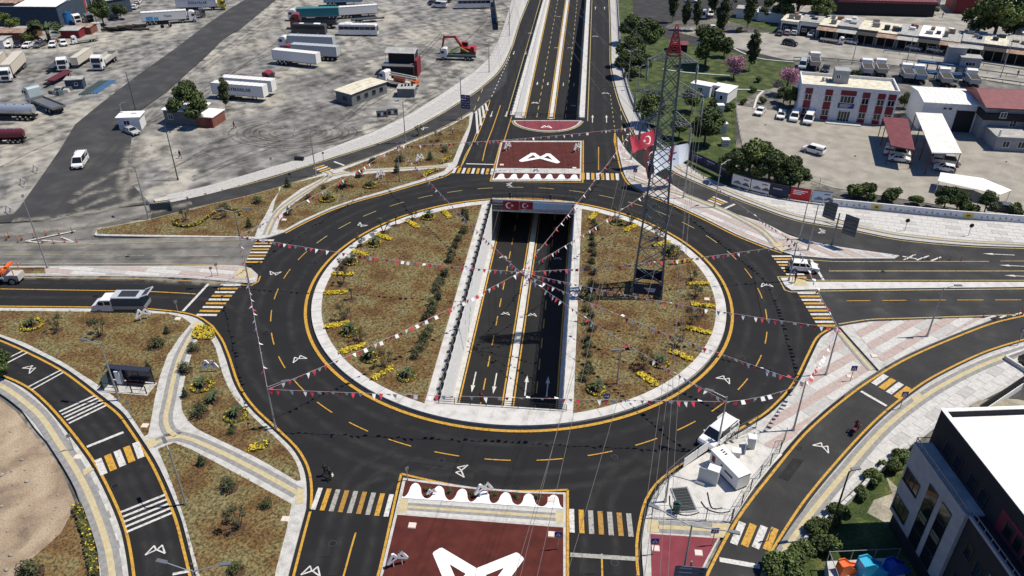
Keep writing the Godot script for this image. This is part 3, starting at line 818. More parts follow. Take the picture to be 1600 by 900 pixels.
	for y in n:
		for x in n:
			var i := y * n + x
			var wx := clampi(x + (a[i] - 128) / 4 + (b[i] - 128) / 8,0,n - 1)
			var wy := clampi(y + (c[i] - 128) / 4 + (b[(i + 7777) % (n * n)] - 128) / 8,0,n - 1)
			var k := wy * n + wx
			# streaks run along two turned directions
			var s1 := d[(((x * 5 + y * 9) / 10) & 1023) * n + (((x * 9 - y * 5) / 10) & 1023)] / 255.0
			var s2 := e[(((y * 8 - x * 6) / 10) & 1023) * n + (((x * 8 + y * 6) / 10) & 1023)] / 255.0
			var base := 0.172 + 0.05 * (a[k] / 255.0 - 0.5) + 0.17 * (s1 - 0.5) + 0.15 * (s2 - 0.5) + 0.24 * (b[i] / 255.0 - 0.5)
			base = clampf(base,0.06,0.42) * (1.0 - 0.2 * dk[k] / 255.0)
			var t := clampf(sd[k] / 255.0 * 0.5 - 0.04 + (s1 - 0.5) * 0.45 + (b[i] / 255.0 - 0.5) * 0.6,0,1)
			t = t * t * (3.0 - 2.0 * t)
			var g := (0.72 + 0.5 * (c[i] / 255.0) + 0.25 * (b[i] / 255.0 - 0.5)) 
			var col := Color(lerpf(base * 1.02,0.385 * g,t),lerpf(base,0.36 * g,t),lerpf(base * 0.95,0.30 * g,t)).linear_to_srgb()
			out[i * 3] = int(clampf(col.r,0,1) * 255); out[i * 3 + 1] = int(clampf(col.g,0,1) * 255); out[i * 3 + 2] = int(clampf(col.b,0,1) * 255)
	var mt := mat("lot_ground",Color.WHITE,1)
	mt.albedo_texture = ImageTexture.create_from_image(Image.create_from_data(n,n,false,Image.FORMAT_RGB8,out))
	var q := N()
	var z0 := o.y
	for r in [[o.x,PW,z0,-10]]:
		q.quad(P(r[0],-0.17,r[3]),P(r[1],-0.17,r[3]),P(r[1],-0.17,r[2]),P(r[0],-0.17,r[2]))
	for i in q.U.size():
		q.U[i] = (v(q.V[i].x,q.V[i].z) - o) / size
	structm("lot_ground",q,mt)
	# wheel tracks
	var s := struct("wheel_tracks")
	var paleT := streak("pale_track",lin(0.36,0.33,0.27),0.55)
	var darkT := streak("dark_track",lin(0.045,0.043,0.04),0.6)
	var y := -0.15
	var k2 := 0
	for r in [4,5.2,7.5,8.8,11,12.4,14.2]:
		var pts := []
		var cc := v(-55.5,-60)
		for i in 25: pts.append(cc + v(cos(-0.6 + i * 0.19),sin(-0.6 + i * 0.19) * 0.62) * r)
		for w in [0,0.5]:
			var sb := N()
			sb.strip(pts.map(func(p): return p + v(w,w)),0.7,y)
			obj("wheel_track",sb,[paleT,darkT][k2 % 2],s)
			y += 0.0005; k2 += 1
	for p in [[v(-66.64,-34.66),v(-61.1,-46.6),v(-52,-60.4),v(-42.9,-69.5)],[v(-73.44,-38.01),v(-70,-54.7),v(-62.6,-69.6),v(-53.3,-84.4),v(-46.4,-102)],[v(-66.33,-36.85),v(-57.9,-45.2),v(-47.3,-54.4),v(-38.5,-63.8)],[v(-89.9,-62.5),v(-87.7,-80.8),v(-85.6,-108.4),v(-78.6,-136.4),v(-74.2,-170.6)],[v(-84.6,-67.3),v(-86.2,-96.6),v(-85.7,-128.3),v(-84.3,-160.3)],[v(-47,-62.9),v(-40.8,-85.7),v(-35.5,-107.8),v(-29,-134.4),v(-25.3,-166.8)],[v(-46.4,-71.3),v(-43.2,-95.7),v(-39.6,-119.7),v(-37.3,-148.7)],[v(-59.5,-94),v(-54.2,-111.8),v(-42.8,-126),v(-30.1,-117.5)],[v(-131.2,-71.4),v(-127.9,-81.5),v(-122.7,-92.7),v(-117,-105),v(-114.6,-131)],[v(-140.6,-80.2),v(-137.7,-96.8),v(-131.5,-111.1),v(-121.3,-124.4)],[v(-115.6,-44.43),v(-110.8,-52.3),v(-108.5,-60.5)],[v(-106.48,-35.24),v(-105.25,-43.74),v(-102.8,-51.2)],[v(-61.2,-138.3),v(-53,-155.1),v(-40.9,-169.6)],[v(-45.8,-106.7),v(-42.3,-133),v(-31.3,-149.3),v(-22.3,-142.5)],[v(-74.02,-33.9),v(-68.4,-47.6),v(-59.1,-55.8)],[v(-40.8,-61.6),v(-35.2,-68.2),v(-32,-81.8),v(-27.5,-92.1)]]:
		for w in [0,2]:
			var sb := N()
			sb.strip(resample(p,2).map(func(h): return h + v(w * 0.5,w)),0.9,y)
			obj("wheel_track",sb,[darkT,paleT,darkT][k2 % 3],s)
			y += 0.0005; k2 += 1


func cv(pts: Array,step := 1.0) -> Array: return resample(pts,step)

func shrink(poly: Array,d: float) -> Array:
	var r := Geometry2D.offset_polygon(PackedVector2Array(poly),-d,Geometry2D.JOIN_ROUND)
	var best := []
	for p in r:
		if absf(area(Array(p))) > absf(area(best) if best.size() else 0): best = Array(p)
	return best

func islands() -> void:
	var Y := struct("edge_lines")
	# the round island,cut in two by the sunken road
	var disc := ring(30.35,144)
	var green := ring(28.9,144)
	var isl := struct("central_island")
	for q in [rect(-60,-60,PW,60),rect(PE,-60,60,60),rect(PW,ZS,PE,60),rect(PW,-60,PE,ZN)]:
		for p in cut(disc,q):
			var b := N()
			b.prism(p,-0.1,0.22)
			obj("kerb_ring",b,M.white_concrete,isl)
	for q in [rect(-60,-60,PW - 0.05,60),rect(PE + 0.05,-60,60,60)]:
		for p in cut(green,q):
			var b := N()
			b.prism(p,0.1,0.27)
			tag(obj("dry_lawn",b,M.dry_grass,isl),"","","","stuff")
	# joints in the kerb ring
	for k in 60:
		var a := TAU * k / 60.0
		var d := v(cos(a),sin(a))
		if absf(d.x * 29) < 9.2: continue
		var b := N()
		b.strip([d * 28.95,d * 30.3],0.05,0.225)
		obj("kerb_joint",b,M.dark_kerb,isl)
	var yr := ring(31.2,144)
	var yb := N()
	yb.strip(yr,0.42,0.075,true)
	obj("ring_edge_line",yb,M.yellow_paint,Y)

	# north-west island between the ring and the slip road
	var nw_ring := [v(-40.65,-13.51),v(-39.05,-16.71),v(-35.47,-22.51),v(-31.63,-26.83),v(-27.69,-30.23),v(-21.35,-36.02),v(-17.31,-40.04),v(-15.87,-44.59)]
	var nw_side := [v(-15.9,-49.2),v(-16,-64.1),v(-16.8,-75.3),v(-17.5,-77.8)]
	var nw_slip := [v(-18,-76.5),v(-22.9,-65.4),v(-28.9,-56),v(-34.5,-47.6),v(-39.87,-40.84),v(-42.26,-38.09),v(-51.33,-28.09),v(-60.41,-20.99),v(-65.72,-16.18),v(-73.38,-11.81)]
	var nw_south := [v(-72.55,-9.36),v(-72.09,-8.95),v(-60.76,-9.65),v(-47.99,-10.72),v(-45.1,-10.34),v(-43.16,-10.99),v(-41.75,-12.25)]
	var P: Array = shrink(cv(nw_ring) + cv(nw_side) + cv(nw_slip) + cv(nw_south),0.45)
	var s := slab("north_west_island",P,M.concrete)
	line(Y,"edge_line",nw_ring,0.3,M.yellow_paint)
	line(Y,"edge_line",[v(-15.3,-45.3),v(-14.9,-56),v(-14.7,-80.4)],0.18,M.cream_paint)
	line(Y,"edge_line",nw_slip,0.16,M.cream_paint)
	top("dry_lawn",[v(-71.73,-9.89),v(-72.81,-11.4),v(-65.49,-15.71),v(-57.55,-22.59),v(-51.18,-27.68),v(-48.06,-31.25),v(-47.28,-29.06),v(-47.14,-24.97),v(-46.36,-19.63),v(-45.99,-15.29),v(-45.28,-11.67),v(-55.87,-11.05)],M.dry_grass,s,KB+0.02,"stuff")
	top("dry_lawn",[v(-42.44,-14.48),v(-43.23,-17.98),v(-43.16,-23.79),v(-40.65,-32.87),v(-37.5,-37.05),v(-29.99,-39.97),v(-22.74,-41.97),v(-18.12,-43.4),v(-18.37,-41.79),v(-21.87,-37.45),v(-28.01,-31.59),v(-31.97,-28.14),v(-35.84,-23.76),v(-39.51,-18.11),v(-41.14,-14.61)],M.dry_grass,s,KB+0.02,"stuff")
	top("dry_lawn",[v(-38.35,-40.05),v(-34.1,-46),v(-28.6,-54.5),v(-22.6,-63.5),v(-17.8,-73.8),v(-17.1,-67.6),v(-17.4,-55.3),v(-17.4,-46.4),v(-19.41,-44.87),v(-25.51,-42.95),v(-32.94,-41.55),v(-36.47,-39.3)],M.dry_grass,s,KB+0.02,"stuff")
	top("dry_lawn",[v(-47.68,-31.57),v(-41,-37.3),v(-41.01,-36.09),v(-43.71,-30.83),v(-45.23,-24.64),v(-45.42,-20.23),v(-46.66,-25.29)],M.dry_grass,s,KB+0.02,"stuff")
	tactile(s,[v(-43.61,-12.52),v(-44.18,-16.19),v(-44.51,-21.59),v(-42.91,-28.39),v(-40.57,-34.64),v(-40.05,-37.09),v(-35.14,-40.07),v(-25.45,-42.64),v(-18.03,-44.37)])
	tactile(s,[v(-40.15,-36.17),v(-40.07,-38.01),v(-41.38,-39.42)])

	# the paved reserve between the two west roads
	P = cv([v(-87.15,2.28),v(-73.77,0.93),v(-61.37,-0.32),v(-44.36,-2.23),v(-42.07,-1.67)]) + cv([v(-40.27,0.09),v(-39.73,2.3),v(-41.1,2.62),v(-49.84,2.19),v(-58.84,2.53),v(-72.06,3.67),v(-85.17,4.99)])
	s = slab("west_reserve",P,M.paver_mid)
	pave(s,shrink(P,0.3),v(-60.68,0.99),v(1,0.05),1.2,5.5,[[M.paver_pale,M.paver_mid],[M.paver_pink,M.paver_pink,M.paver_pale]])
	top("dry_lawn",[v(-86.81,2.74),v(-73.98,1.45),v(-72.69,3.16),v(-85.56,4.46)],M.dry_grass,s,KB+0.05,"stuff")
	var wc := N()
	wc.sheet([v(-43.87,-1.29),v(-41.99,-1.48),v(-40.53,1.25),v(-43.44,1.55)],KB+0.06)
	obj("tactile_paving",wc,M.paver_yellow,s)
	line(Y,"edge_line",[v(-87.82,1.35),v(-71.81,-0.16),v(-56.78,-1.58),v(-44.39,-2.33)],0.16,M.cream_paint)
	line(Y,"edge_line",[v(-84.84,5.43),v(-71.78,4.11),v(-58.55,3.07),v(-49.55,2.82),v(-40.16,3.26)],0.22,M.yellow_paint)
	line(Y,"edge_line",[v(-40.16,3.26),v(-39.47,2.45),v(-39.74,0.42)],0.22,M.yellow_paint)
	line(Y,"edge_line",[v(-91.8,-4.08),v(-75.33,-5.97),v(-46.64,-10.63)],0.16,M.cream_paint)
	line(Y,"edge_line",[v(-82.77,8.27),v(-65.42,7.06),v(-54.66,6.34),v(-47.37,6.32)],0.2,M.yellow_paint)

	# the large south-west island
	var sw_north := [v(-79.56,12.66),v(-73.96,12.26),v(-60.11,11.13),v(-53.09,10.76),v(-46.95,11.22),v(-44.2,12.09),v(-41.48,14.04)]
	var sw_ring := [v(-41.48,14.04),v(-38.87,16.98),v(-35.94,21.26),v(-33.5,25.15),v(-31.44,27.83),v(-29.02,30.34),v(-24.89,33.76),v(-21.86,36.42),v(-19.68,39.3),v(-18.4,42.19),v(-17.64,44.78)]
	var sw_south := [v(-17.58,45.2),v(-17.26,48.23),v(-16.71,52.97),v(-16,58.31)]
	var sw_slip := [v(-21.71,60.73),v(-26.44,53.92),v(-30.83,47.6),v(-33.32,44.55),v(-37.11,40.24),v(-41.94,35.55),v(-44.69,33.04),v(-49.38,29.97),v(-56.03,25.82),v(-62.31,22.77),v(-68.08,20.33),v(-76.02,17.49)]
	P = shrink(cv(sw_north) + cv(sw_ring).slice(1) + cv(sw_south) + cv(sw_slip),0.5)
	s = slab("south_west_island",P,M.concrete)
	line(Y,"edge_line",sw_north,0.26,M.yellow_paint)
	line(Y,"edge_line",sw_ring,0.28,M.yellow_paint)
	line(Y,"edge_line",sw_south,0.26,M.yellow_paint)
	line(Y,"edge_line",sw_slip,0.28,M.yellow_paint)
	top("dry_lawn",[v(-78.76,13.75),v(-73.11,13.51),v(-54.82,12.01),v(-48.72,11.89),v(-46.55,12.48),v(-44.6,13.88),v(-44.75,17.12),v(-44.52,21.14),v(-43.37,25.61),v(-42.14,29.26),v(-40.64,33.21),v(-39.69,35.87),v(-39.97,36.22),v(-41.87,34.34),v(-44.05,32.29),v(-46.92,29.97),v(-50.72,27.62),v(-55.82,24.74),v(-57.75,23.71),v(-64.73,20.44),v(-76.77,16.46)],M.dry_grass,s,KB+0.03,"stuff")
	top("dry_lawn",cv([v(-42.06,15.64),v(-40.56,17),v(-38.89,19.02),v(-36.52,22.95),v(-34.48,26.01),v(-32.16,28.87),v(-28.31,32.22),v(-24.26,35.52),v(-22.03,37.66),v(-20.66,39.59),v(-19.93,41.14)]) + cv([v(-20.31,41.27),v(-26,38.25),v(-34.35,34.48),v(-36.51,32.8),v(-38.14,30.66),v(-39.74,26.54),v(-41.05,22.05),v(-41.91,18.6)]),M.dry_grass,s,KB+0.03,"stuff")
	top("dry_lawn",[v(-37.45,38.06),v(-36.13,36.9),v(-33.61,37.79),v(-26.27,41.29),v(-19.79,44.47),v(-19.16,47.86),v(-18.58,52.43),v(-17.59,57.18),v(-22.21,58.92),v(-25.48,53.83),v(-29.78,47.66),v(-32.44,44.2),v(-34.77,41.27)],M.dry_grass,s,KB+0.03,"stuff")
	tactile(s,[v(-43.47,13.93),v(-43.32,17.27),v(-42.68,21.52),v(-41.38,26.06),v(-39.95,30.24),v(-38.99,33.05),v(-37.64,35.02),v(-36.32,35.86)],0.55,0.5)
	tactile(s,[v(-38.44,37.44),v(-37.77,36.64),v(-36.32,35.86),v(-34.34,36.19),v(-29.79,38.02),v(-24.41,40.54),v(-19.61,42.94)],0.55,0.5)
	wc = N()
	wc.sheet([v(-19.95,42.16),v(-19.18,42.36),v(-18.63,44.26),v(-19.43,44.52)],KB+0.025)
	wc.sheet([v(-44.16,13.21),v(-42.39,14.29),v(-42.59,15.69),v(-44.37,14.79)],KB+0.025)
	wc.sheet([v(-39.61,36.92),v(-38.7,36.31),v(-37.81,37.48),v(-38.52,38.17)],KB+0.025)
	obj("tactile_paving",wc,M.paver_yellow,s)

	# pavement along the far bottom-left edge
	var bl := [v(-70.36,25.23),v(-62.58,27.52),v(-57.91,29.59),v(-52.56,33.25),v(-48.78,36.22),v(-43.57,40.58),v(-39,45.11),v(-35.16,49.42),v(-31.83,54.23),v(-28.63,59.54)]
	P = shrink(cv(bl) + cv([v(-32.18,60.2),v(-35.58,54.45),v(-38.92,49.79),v(-42.22,46.49),v(-47.08,41.41),v(-53.33,36.67),v(-57.48,33.38),v(-60.9,31.36),v(-68.28,28.08)]),0.45)
	s = slab("south_west_pavement",P,M.concrete)
	line(Y,"edge_line",bl,0.28,M.yellow_paint)
	pave(s,shrink(P,0.35),v(-45.04,42.47),v(1,-0.9),1.15,2.3,[[M.paver_pale,M.paver_mid,M.paver_pale],[M.paver_mid,M.paver_grey,M.paver_pale,M.paver_mid]])
	tactile(s,[v(-66.67,27.92),v(-61.76,29.47),v(-54.4,33.77),v(-49.47,37.89),v(-43.88,42.83),v(-39.5,47.35),v(-35.11,52.55),v(-31.22,58.5)],0.6,0.6,KB+0.055)
	wc = N()
	wc.sheet([v(-44.01,41.98),v(-43.37,41.44),v(-42.76,41.86),v(-43.4,42.78)],KB+0.08)
	obj("tactile_paving",wc,M.paver_yellow,s)

	# the wedge with the generator,north of it the striped paving
	var se_ring := [v(15.71,49.81),v(15.68,47.59),v(15.85,45),v(16.75,40.71),v(18.11,37.87),v(19.6,36.12),v(21.11,34.61),v(24.62,31.44),v(27.9,28.56),v(32.27,24.52),v(35.3,20.61),v(37.09,17.63),v(39.53,12.64),v(41.76,8.34),v(44,6.13)]
	var se_top := [v(44.07,5.81),v(45.39,5.05),v(49.74,3.5),v(56.17,2.54),v(63.15,1.36),v(67.58,0.75)]
	var se_slip := [v(67.76,2.02),v(59.95,6.98),v(53.23,11.56),v(47.85,15.91),v(42.57,20.87),v(36.22,27.74),v(30.25,35.84),v(25.92,42.21),v(22.24,49.1),v(19.62,54.86)]
	P = shrink(cv(se_ring) + cv(se_top) + cv(se_slip) + [v(15.41,55.58)],0.5)
	s = slab("south_east_island",P,M.concrete)
	line(Y,"edge_line",se_ring,0.28,M.yellow_paint)
	line(Y,"edge_line",[v(45.43,4.89),v(49.79,3.34),v(56.25,2.29),v(66.46,0.7),v(83.88,-2.03)],0.2,M.cream_paint)
	line(Y,"edge_line",[v(19.62,54.86),v(22.24,49.1),v(25.92,42.21),v(30.25,35.84),v(36.22,27.74),v(42.57,20.87),v(47.85,15.91),v(53.23,11.56),v(59.95,6.98),v(67.01,2.58),v(72.39,0.11),v(85.54,-5.25)],0.28,M.yellow_paint)
	var stripes: Array = shrink([v(29.84,30.08),v(32.29,25.67),v(35.89,21.54),v(38.61,16.83),v(41.29,11.47),v(43.68,7.09),v(45.77,5.64),v(47.44,15.69),v(42.84,19.86),v(36.47,26.61),v(32.54,31.69),v(30.75,31.04)],0.2)
	pave(s,stripes,v(43.24,18.31),v(54,9.2) - v(43.24,18.31),1.25,4.6,[[M.paver_pale,M.paver_pale,M.paver_mid],[M.paver_pink]],0.04,KB+0.03,0.35)
	stripes = shrink([v(46.74,5.23),v(49.65,3.83),v(56.11,2.71),v(63.08,1.53),v(66.72,1.16),v(60.24,6.2),v(53.46,10.83),v(48.83,14.75)],0.2)
	pave(s,stripes,v(43.24,18.31),v(54,9.2) - v(43.24,18.31),1.25,4.6,[[M.paver_pale,M.paver_pale,M.paver_mid],[M.paver_pink]],0.04,KB+0.03,0.35)
	tactile(s,[v(44.94,6.5),v(45.98,11.29),v(46.98,15.33)],0.5,0.35,KB+0.055)
	wc = N()
	wc.bar(up3(v(45.24,6.01),KB+0.1),up3(v(47.68,15.4),KB+0.1),0.18,0.16)
	obj("gutter_grate",wc,M.black_metal,s)
	# the fenced compound's floor is smooth pale concrete
	top("compound_floor",[v(16.97,42.84),v(18.41,38.58),v(21.12,35.3),v(25.32,31.57),v(29.47,30.12),v(32.46,32.1),v(29.61,35.62),v(25.37,42.52)],M.white_concrete,s,KB+0.04)
	wc = N()
	wc.sheet([v(17.03,43),v(25.28,42.69),v(24.54,44.39),v(16.88,44.58)],KB+0.02)
	obj("paving_band",wc,M.paver_grey,s)
	wc = N()
	wc.sheet([v(17.96,43.57),v(23.41,43.37),v(23.28,43.87),v(17.93,44.07)],KB+0.03)
	wc.sheet([v(17.03,42.91),v(18,42.9),v(18.03,44.55),v(16.82,44.58)],KB+0.03)
	wc.sheet([v(23.48,42.78),v(25.28,42.69),v(24.33,44.57),v(23.08,44.53)],KB+0.03)
	obj("tactile_paving",wc,M.paver_yellow,s)
	top("rose_field",[v(17.12,44.79),v(23.75,44.71),v(22.47,47.08),v(21.17,49.64),v(19.74,53.55),v(16.86,53.83),v(16.98,49.69)],M.rose_paint,s,KB+0.03)

	# wide pavement on the far side of the south-east slip road
	var fe := [v(24.11,54.74),v(27.37,48.68),v(28.35,46.51),v(32.85,39.57),v(37.6,33.39),v(42.73,27.2),v(46.71,22.86),v(52.16,17.68),v(56.28,14.41),v(63.04,9.74),v(69.75,6.15),v(82.82,0.04)]
	P = shrink(cv(fe) + [v(75.06,15.16),v(65.38,16.12),v(56.97,21.84),v(52.94,24.76),v(47.71,29.58),v(42.23,33.9),v(35.82,40.66),v(31.81,44.47),v(28.74,48.33),v(24.95,54.65)],0.45)
	s = slab("south_east_pavement",P,M.paver_mid)
	line(Y,"edge_line",fe,0.26,M.yellow_paint)
	pave(s,shrink(P,0.35),v(46.98,25.13),v(55.31,17.12) - v(46,25.22),1.3,2.4,[[M.paver_pale],[M.paver_pale,M.paver_pale,M.paver_mid]],0.03)
	tactile(s,[v(25.05,54.01),v(29.74,46.22),v(33.57,40.71),v(38.56,34.45),v(44.21,27.6),v(49.1,22.62),v(54.68,17.81),v(62.2,12.47),v(70.66,7.83)],0.55,0.5,KB+0.055)
	wc = N()
	wc.sheet([v(50.2,20.61),v(51.48,19.5),v(51.62,20.22),v(50.27,21.32)],KB+0.08)
	wc.sheet([v(29.83,45.14),v(30.61,44.59),v(31.46,44.98),v(30.61,46.14)],KB+0.08)
	obj("tactile_paving",wc,M.paver_yellow,s)

	# north-east island between the ring and the slip road
	var ne_ring := [v(15.6,-64.7),v(15.5,-58.7),v(15.8,-52.8),v(16.5,-44.14),v(17.37,-40),v(20.98,-34.65),v(25.15,-31.03),v(30.27,-25.7),v(34.97,-20.26),v(39.54,-16.29),v(41.55,-15)]
	P = shrink(cv(ne_ring) + [v(43.15,-13.9),v(49.05,-13.47),v(59.25,-14.5),v(60.95,-16.12)] + cv([v(59.88,-16.53),v(50.32,-18.68),v(44.37,-21.44),v(41.16,-25.34),v(36.21,-28.8),v(31.05,-32.69),v(24.8,-42.25),v(21.6,-47.2),v(18.5,-54.8),v(16.4,-64)]),0.4)
	s = slab("north_east_island",P,M.concrete)
	line(Y,"edge_line",ne_ring,0.3,M.yellow_paint)
	line(Y,"edge_line",[v(43.06,-13.48),v(48.94,-13.05),v(61.15,-14.28),v(73.89,-15.57)],0.16,M.cream_paint)
	pave(s,shrink(P,0.5),v(30.61,-28.74),v(40.22,-20.11) - v(30.66,-29.25),1.3,4.6,[[M.paver_pale,M.paver_mid],[M.paver_pink]],0.04,KB+0.03,0.35)
	tactile(s,[v(17.94,-42.45),v(22.15,-38.73),v(26.72,-36.08),v(31.02,-32.42),v(34.08,-29.6),v(36.92,-26.13),v(39.55,-22.34),v(40.96,-17.3)],0.5,0.45,KB+0.055)
	wc = N()
	wc.sheet([v(40.37,-17.46),v(41.8,-18.48),v(42.42,-16.37),v(41.55,-15)],KB+0.09)
	obj("tactile_paving",wc,M.paver_yellow,s)

	# pavement on the outer side of the north-east roads
	var no := [v(14.1,-381.8),v(15.4,-280.2),v(15.5,-200.7),v(15.3,-146.6),v(15.1,-115),v(16.5,-89.3),v(18.4,-73),v(19.6,-65.1),v(23,-53.6),v(26.5,-45.8),v(34.49,-37.15),v(42.01,-30.15),v(46.85,-26.65),v(54.35,-24.31),v(61.44,-21.58),v(71.27,-20.37),v(81.43,-20.52),v(93.68,-21.12)]
	P = shrink(cv(no) + [v(98.08,-29.69),v(85.73,-30.36),v(75.07,-30.5),v(57.75,-33.05),v(53.61,-34.47),v(44.84,-36.27),v(36.39,-40.77),v(32.4,-44.85),v(27.9,-53.4),v(24.8,-60.8),v(22.6,-71.4),v(20.3,-87.3),v(18.5,-113.6),v(18.4,-147),v(19.4,-201.2),v(20,-280.8),v(19.8,-382.5)],0.4)
	s = slab("north_east_pavement",P,M.paver_mid)
	line(Y,"edge_line",no,0.2,M.cream_paint)
	pave(s,shrink(cv([v(36.59,-37.93),v(42.34,-32),v(47.16,-28.16),v(54.73,-25.76),v(61.88,-22.99),v(71.7,-21.51),v(81.82,-21.43),v(92.04,-21.82)]) + [v(95.75,-29.22),v(85.51,-29.85),v(74.87,-29.99),v(57.61,-32.51),v(53.48,-33.92),v(44.73,-35.71),v(37.8,-39.76)],0.4),v(62.54,-25.14),v(72.93,-24.8) - v(62.92,-26.36),1.3,2.4,[[M.paver_pale],[M.paver_pale,M.paver_pale,M.paver_mid]],0.03)
	tactile(s,[v(22.2,-64.3),v(27.7,-48.1),v(35.31,-38.93),v(42.34,-32),v(47.27,-28.67),v(54.86,-26.26),v(62.02,-23.46),v(71.87,-21.97),v(82.02,-21.89),v(92.16,-22.04)],0.4,0.3,KB+0.055)

	# pavement along the lot,north-west
	var nwo := [v(-68.21,-22.29),v(-61.33,-26.23),v(-53.22,-33.04),v(-46.36,-40.8),v(-34.6,-54.6),v(-29.6,-62.7),v(-24.8,-73.5),v(-21.3,-83),v(-17.9,-93.2),v(-14.5,-110),v(-13.5,-132.6),v(-13.8,-162),v(-13.4,-197.5),v(-14.2,-276.8),v(-15.9,-378.2)]
	P = shrink(cv(nwo) + [v(-21.6,-377.5),v(-20.7,-276),v(-18.9,-196.9),v(-17.7,-159),v(-18.4,-125.2),v(-21.6,-108.1),v(-27,-89.2),v(-31.9,-73.7),v(-37.8,-61.1),v(-42.4,-54.2),v(-47,-47),v(-55.12,-38.01),v(-61.7,-30.71),v(-69.43,-23.77)],0.4)
	s = slab("north_west_pavement",P,M.concrete)
	line(Y,"edge_line",nwo,0.22,M.cream_paint)
	var mid := cv([v(-66.65,-24.05),v(-60.74,-28.52),v(-54.1,-35.34),v(-45.66,-44.78),v(-35.6,-57.9),v(-30.1,-68.7),v(-25.4,-81.6),v(-20.8,-96),v(-17.8,-112.6),v(-16.5,-139.4),v(-17.8,-197),v(-19.6,-276.2)],1)
	for k in range(2,mid.size() - 2,3):
		var b := N()
		var d: Vector2 = (mid[k + 1] - mid[k - 1]).normalized()
		var nn := Vector2(-d.y,d.x)
		for q in [[-1.3,1.15],[0,0.95],[1.3,1.15]]:
			b = N()
			var c: Vector2 = mid[k] + nn * q[0]
			b.prism([c - d * 1.4 - nn * q[1] / 2,c + d * 1.4 - nn * q[1] / 2,c + d * 1.4 + nn * q[1] / 2,c - d * 1.4 + nn * q[1] / 2],KERB - 0.03,KB+0.02 + 0.004 * (k % 3))
			obj("paving_panel",b,[M.paver_pale,M.paver_mid,M.concrete][(k * 5 + int(q[0] * 3)) % 3 if (k * 5 + int(q[0] * 3)) >= 0 else 0],s)

	# the reserve between the two east roads
	P = shrink([v(39.46,-7.17),v(41.66,-7.58),v(43.72,-6.47),v(57.15,-7.72),v(76.68,-9.69),v(88.42,-10.87),v(87.37,-8.82),v(75.79,-7.66),v(56.42,-5.35),v(44.85,-3.91),v(40.58,-3.22),v(39.73,-4.58)],0.25)
	s = slab("east_reserve",P,M.white_concrete)
	line(Y,"edge_line",[v(39.4,-7.36),v(39.69,-4.4),v(40.18,-3.09),v(44.33,-3.68),v(56.36,-5.16),v(75.71,-7.47),v(87.37,-8.82)],0.2,M.cream_paint)
	line(Y,"edge_line",[v(39.3,-7.35),v(42.84,-7.7),v(43.81,-6.85),v(57.27,-8.11),v(88.62,-11.26)],0.18,M.cream_paint)
	line(Y,"edge_line",[v(47.7,-9.93),v(78.13,-12.99),v(90.13,-14.2)],0.2,M.cream_paint)
	wc = N()
	wc.sheet([v(41.74,-7.02),v(43.37,-6.62),v(43.43,-5.14),v(41.27,-4.74)],KB+0.02)
	obj("tactile_paving",wc,M.paver_yellow,s)

	# dark red median south of the ring
	P = [v(-9.05,39.69),v(-4.1,40.05),v(-1.16,40.31),v(4.18,40.34),v(8.52,40.09),v(8.9,50.84),v(9.24,60.08),v(-8.94,61.85),v(-8.58,52.18)]
	s = slab("south_median",P,M.concrete)
	line(Y,"edge_line",[v(-8.91,58.88),v(-8.79,51.84),v(-9.3,41.75),v(-9.4,39.06)],0.26,M.yellow_paint)
	line(Y,"edge_line",[v(-9.4,39.06),v(-5.89,39.76),v(-1.15,40.4),v(3.5,40.31),v(8.7,39.62)],0.26,M.yellow_paint)
	line(Y,"edge_line",[v(8.7,39.62),v(9.07,50.46),v(9.24,57.11)],0.26,M.yellow_paint)
	top("wave_bed",[v(-8.7,40.04),v(-4.04,40.41),v(-1.12,40.58),v(4.21,40.61),v(8.26,40.39),v(8.33,42.41),v(0.35,42.49),v(-8.57,42.57)],M.red_rubber,s,KB+0.02)
	waves(s,[v(-8.57,42.57),v(0.35,42.49),v(8.33,42.41)],[v(-8.7,40.04),v(-1.12,40.58),v(8.26,40.39)],7,KB+0.05)
	wc = N()
	wc.sheet([v(-8.65,42.85),v(8.35,42.75),v(8.42,44.59),v(-8.59,44.66)],KB+0.012)
	obj("pale_paving",wc,M.paver_pale,s)
	wc = N()
	wc.sheet([v(-7.78,43.11),v(7.57,43),v(7.62,44.09),v(-7.69,44.15)],KB+0.018)
	obj("paving_band",wc,M.paver_grey,s)
	wc = N()
	wc.sheet([v(-7.7,43.5),v(7.58,43.33),v(7.6,43.71),v(-7.69,43.85)],KB+0.024)
	wc.sheet([v(-8.69,42.67),v(-7.87,42.68),v(-7.62,44.48),v(-8.6,44.58)],KB+0.024)
	wc.sheet([v(7.62,42.73),v(8.34,42.66),v(8.41,44.42),v(7.7,44.49)],KB+0.024)
	obj("tactile_paving",wc,M.paver_yellow,s)
	top("red_field",[v(-8.55,44.83),v(8.43,44.83),v(8.66,50.86),v(9.02,60.1),v(-8.68,61.82),v(-8.31,51.79)],M.red_rubber,s,KB+0.02)
	emblem(s,up3(v(0.4,51.1),KB+0.05),PI + 0.02,8.6,M.white,"white_emblem",0.17)

	# dark red median north of the ring and the rose half-round above the far tunnel mouth
	s = slab("north_median",[v(-8.56,-38.22),v(-8.43,-40.34),v(-8.8,-58.8),v(8.3,-60.6),v(8.58,-39.69)],M.concrete)
	line(Y,"edge_line",[v(-8.77,-37.9),v(-8.9,-59.1)],0.26,M.yellow_paint)
	line(Y,"edge_line",[v(8.89,-39.13),v(8.87,-43.97),v(8.6,-61)],0.26,M.yellow_paint)
	line(Y,"edge_line",[v(-8.65,-37.92),v(8.71,-39.25)],0.2,M.yellow_paint)
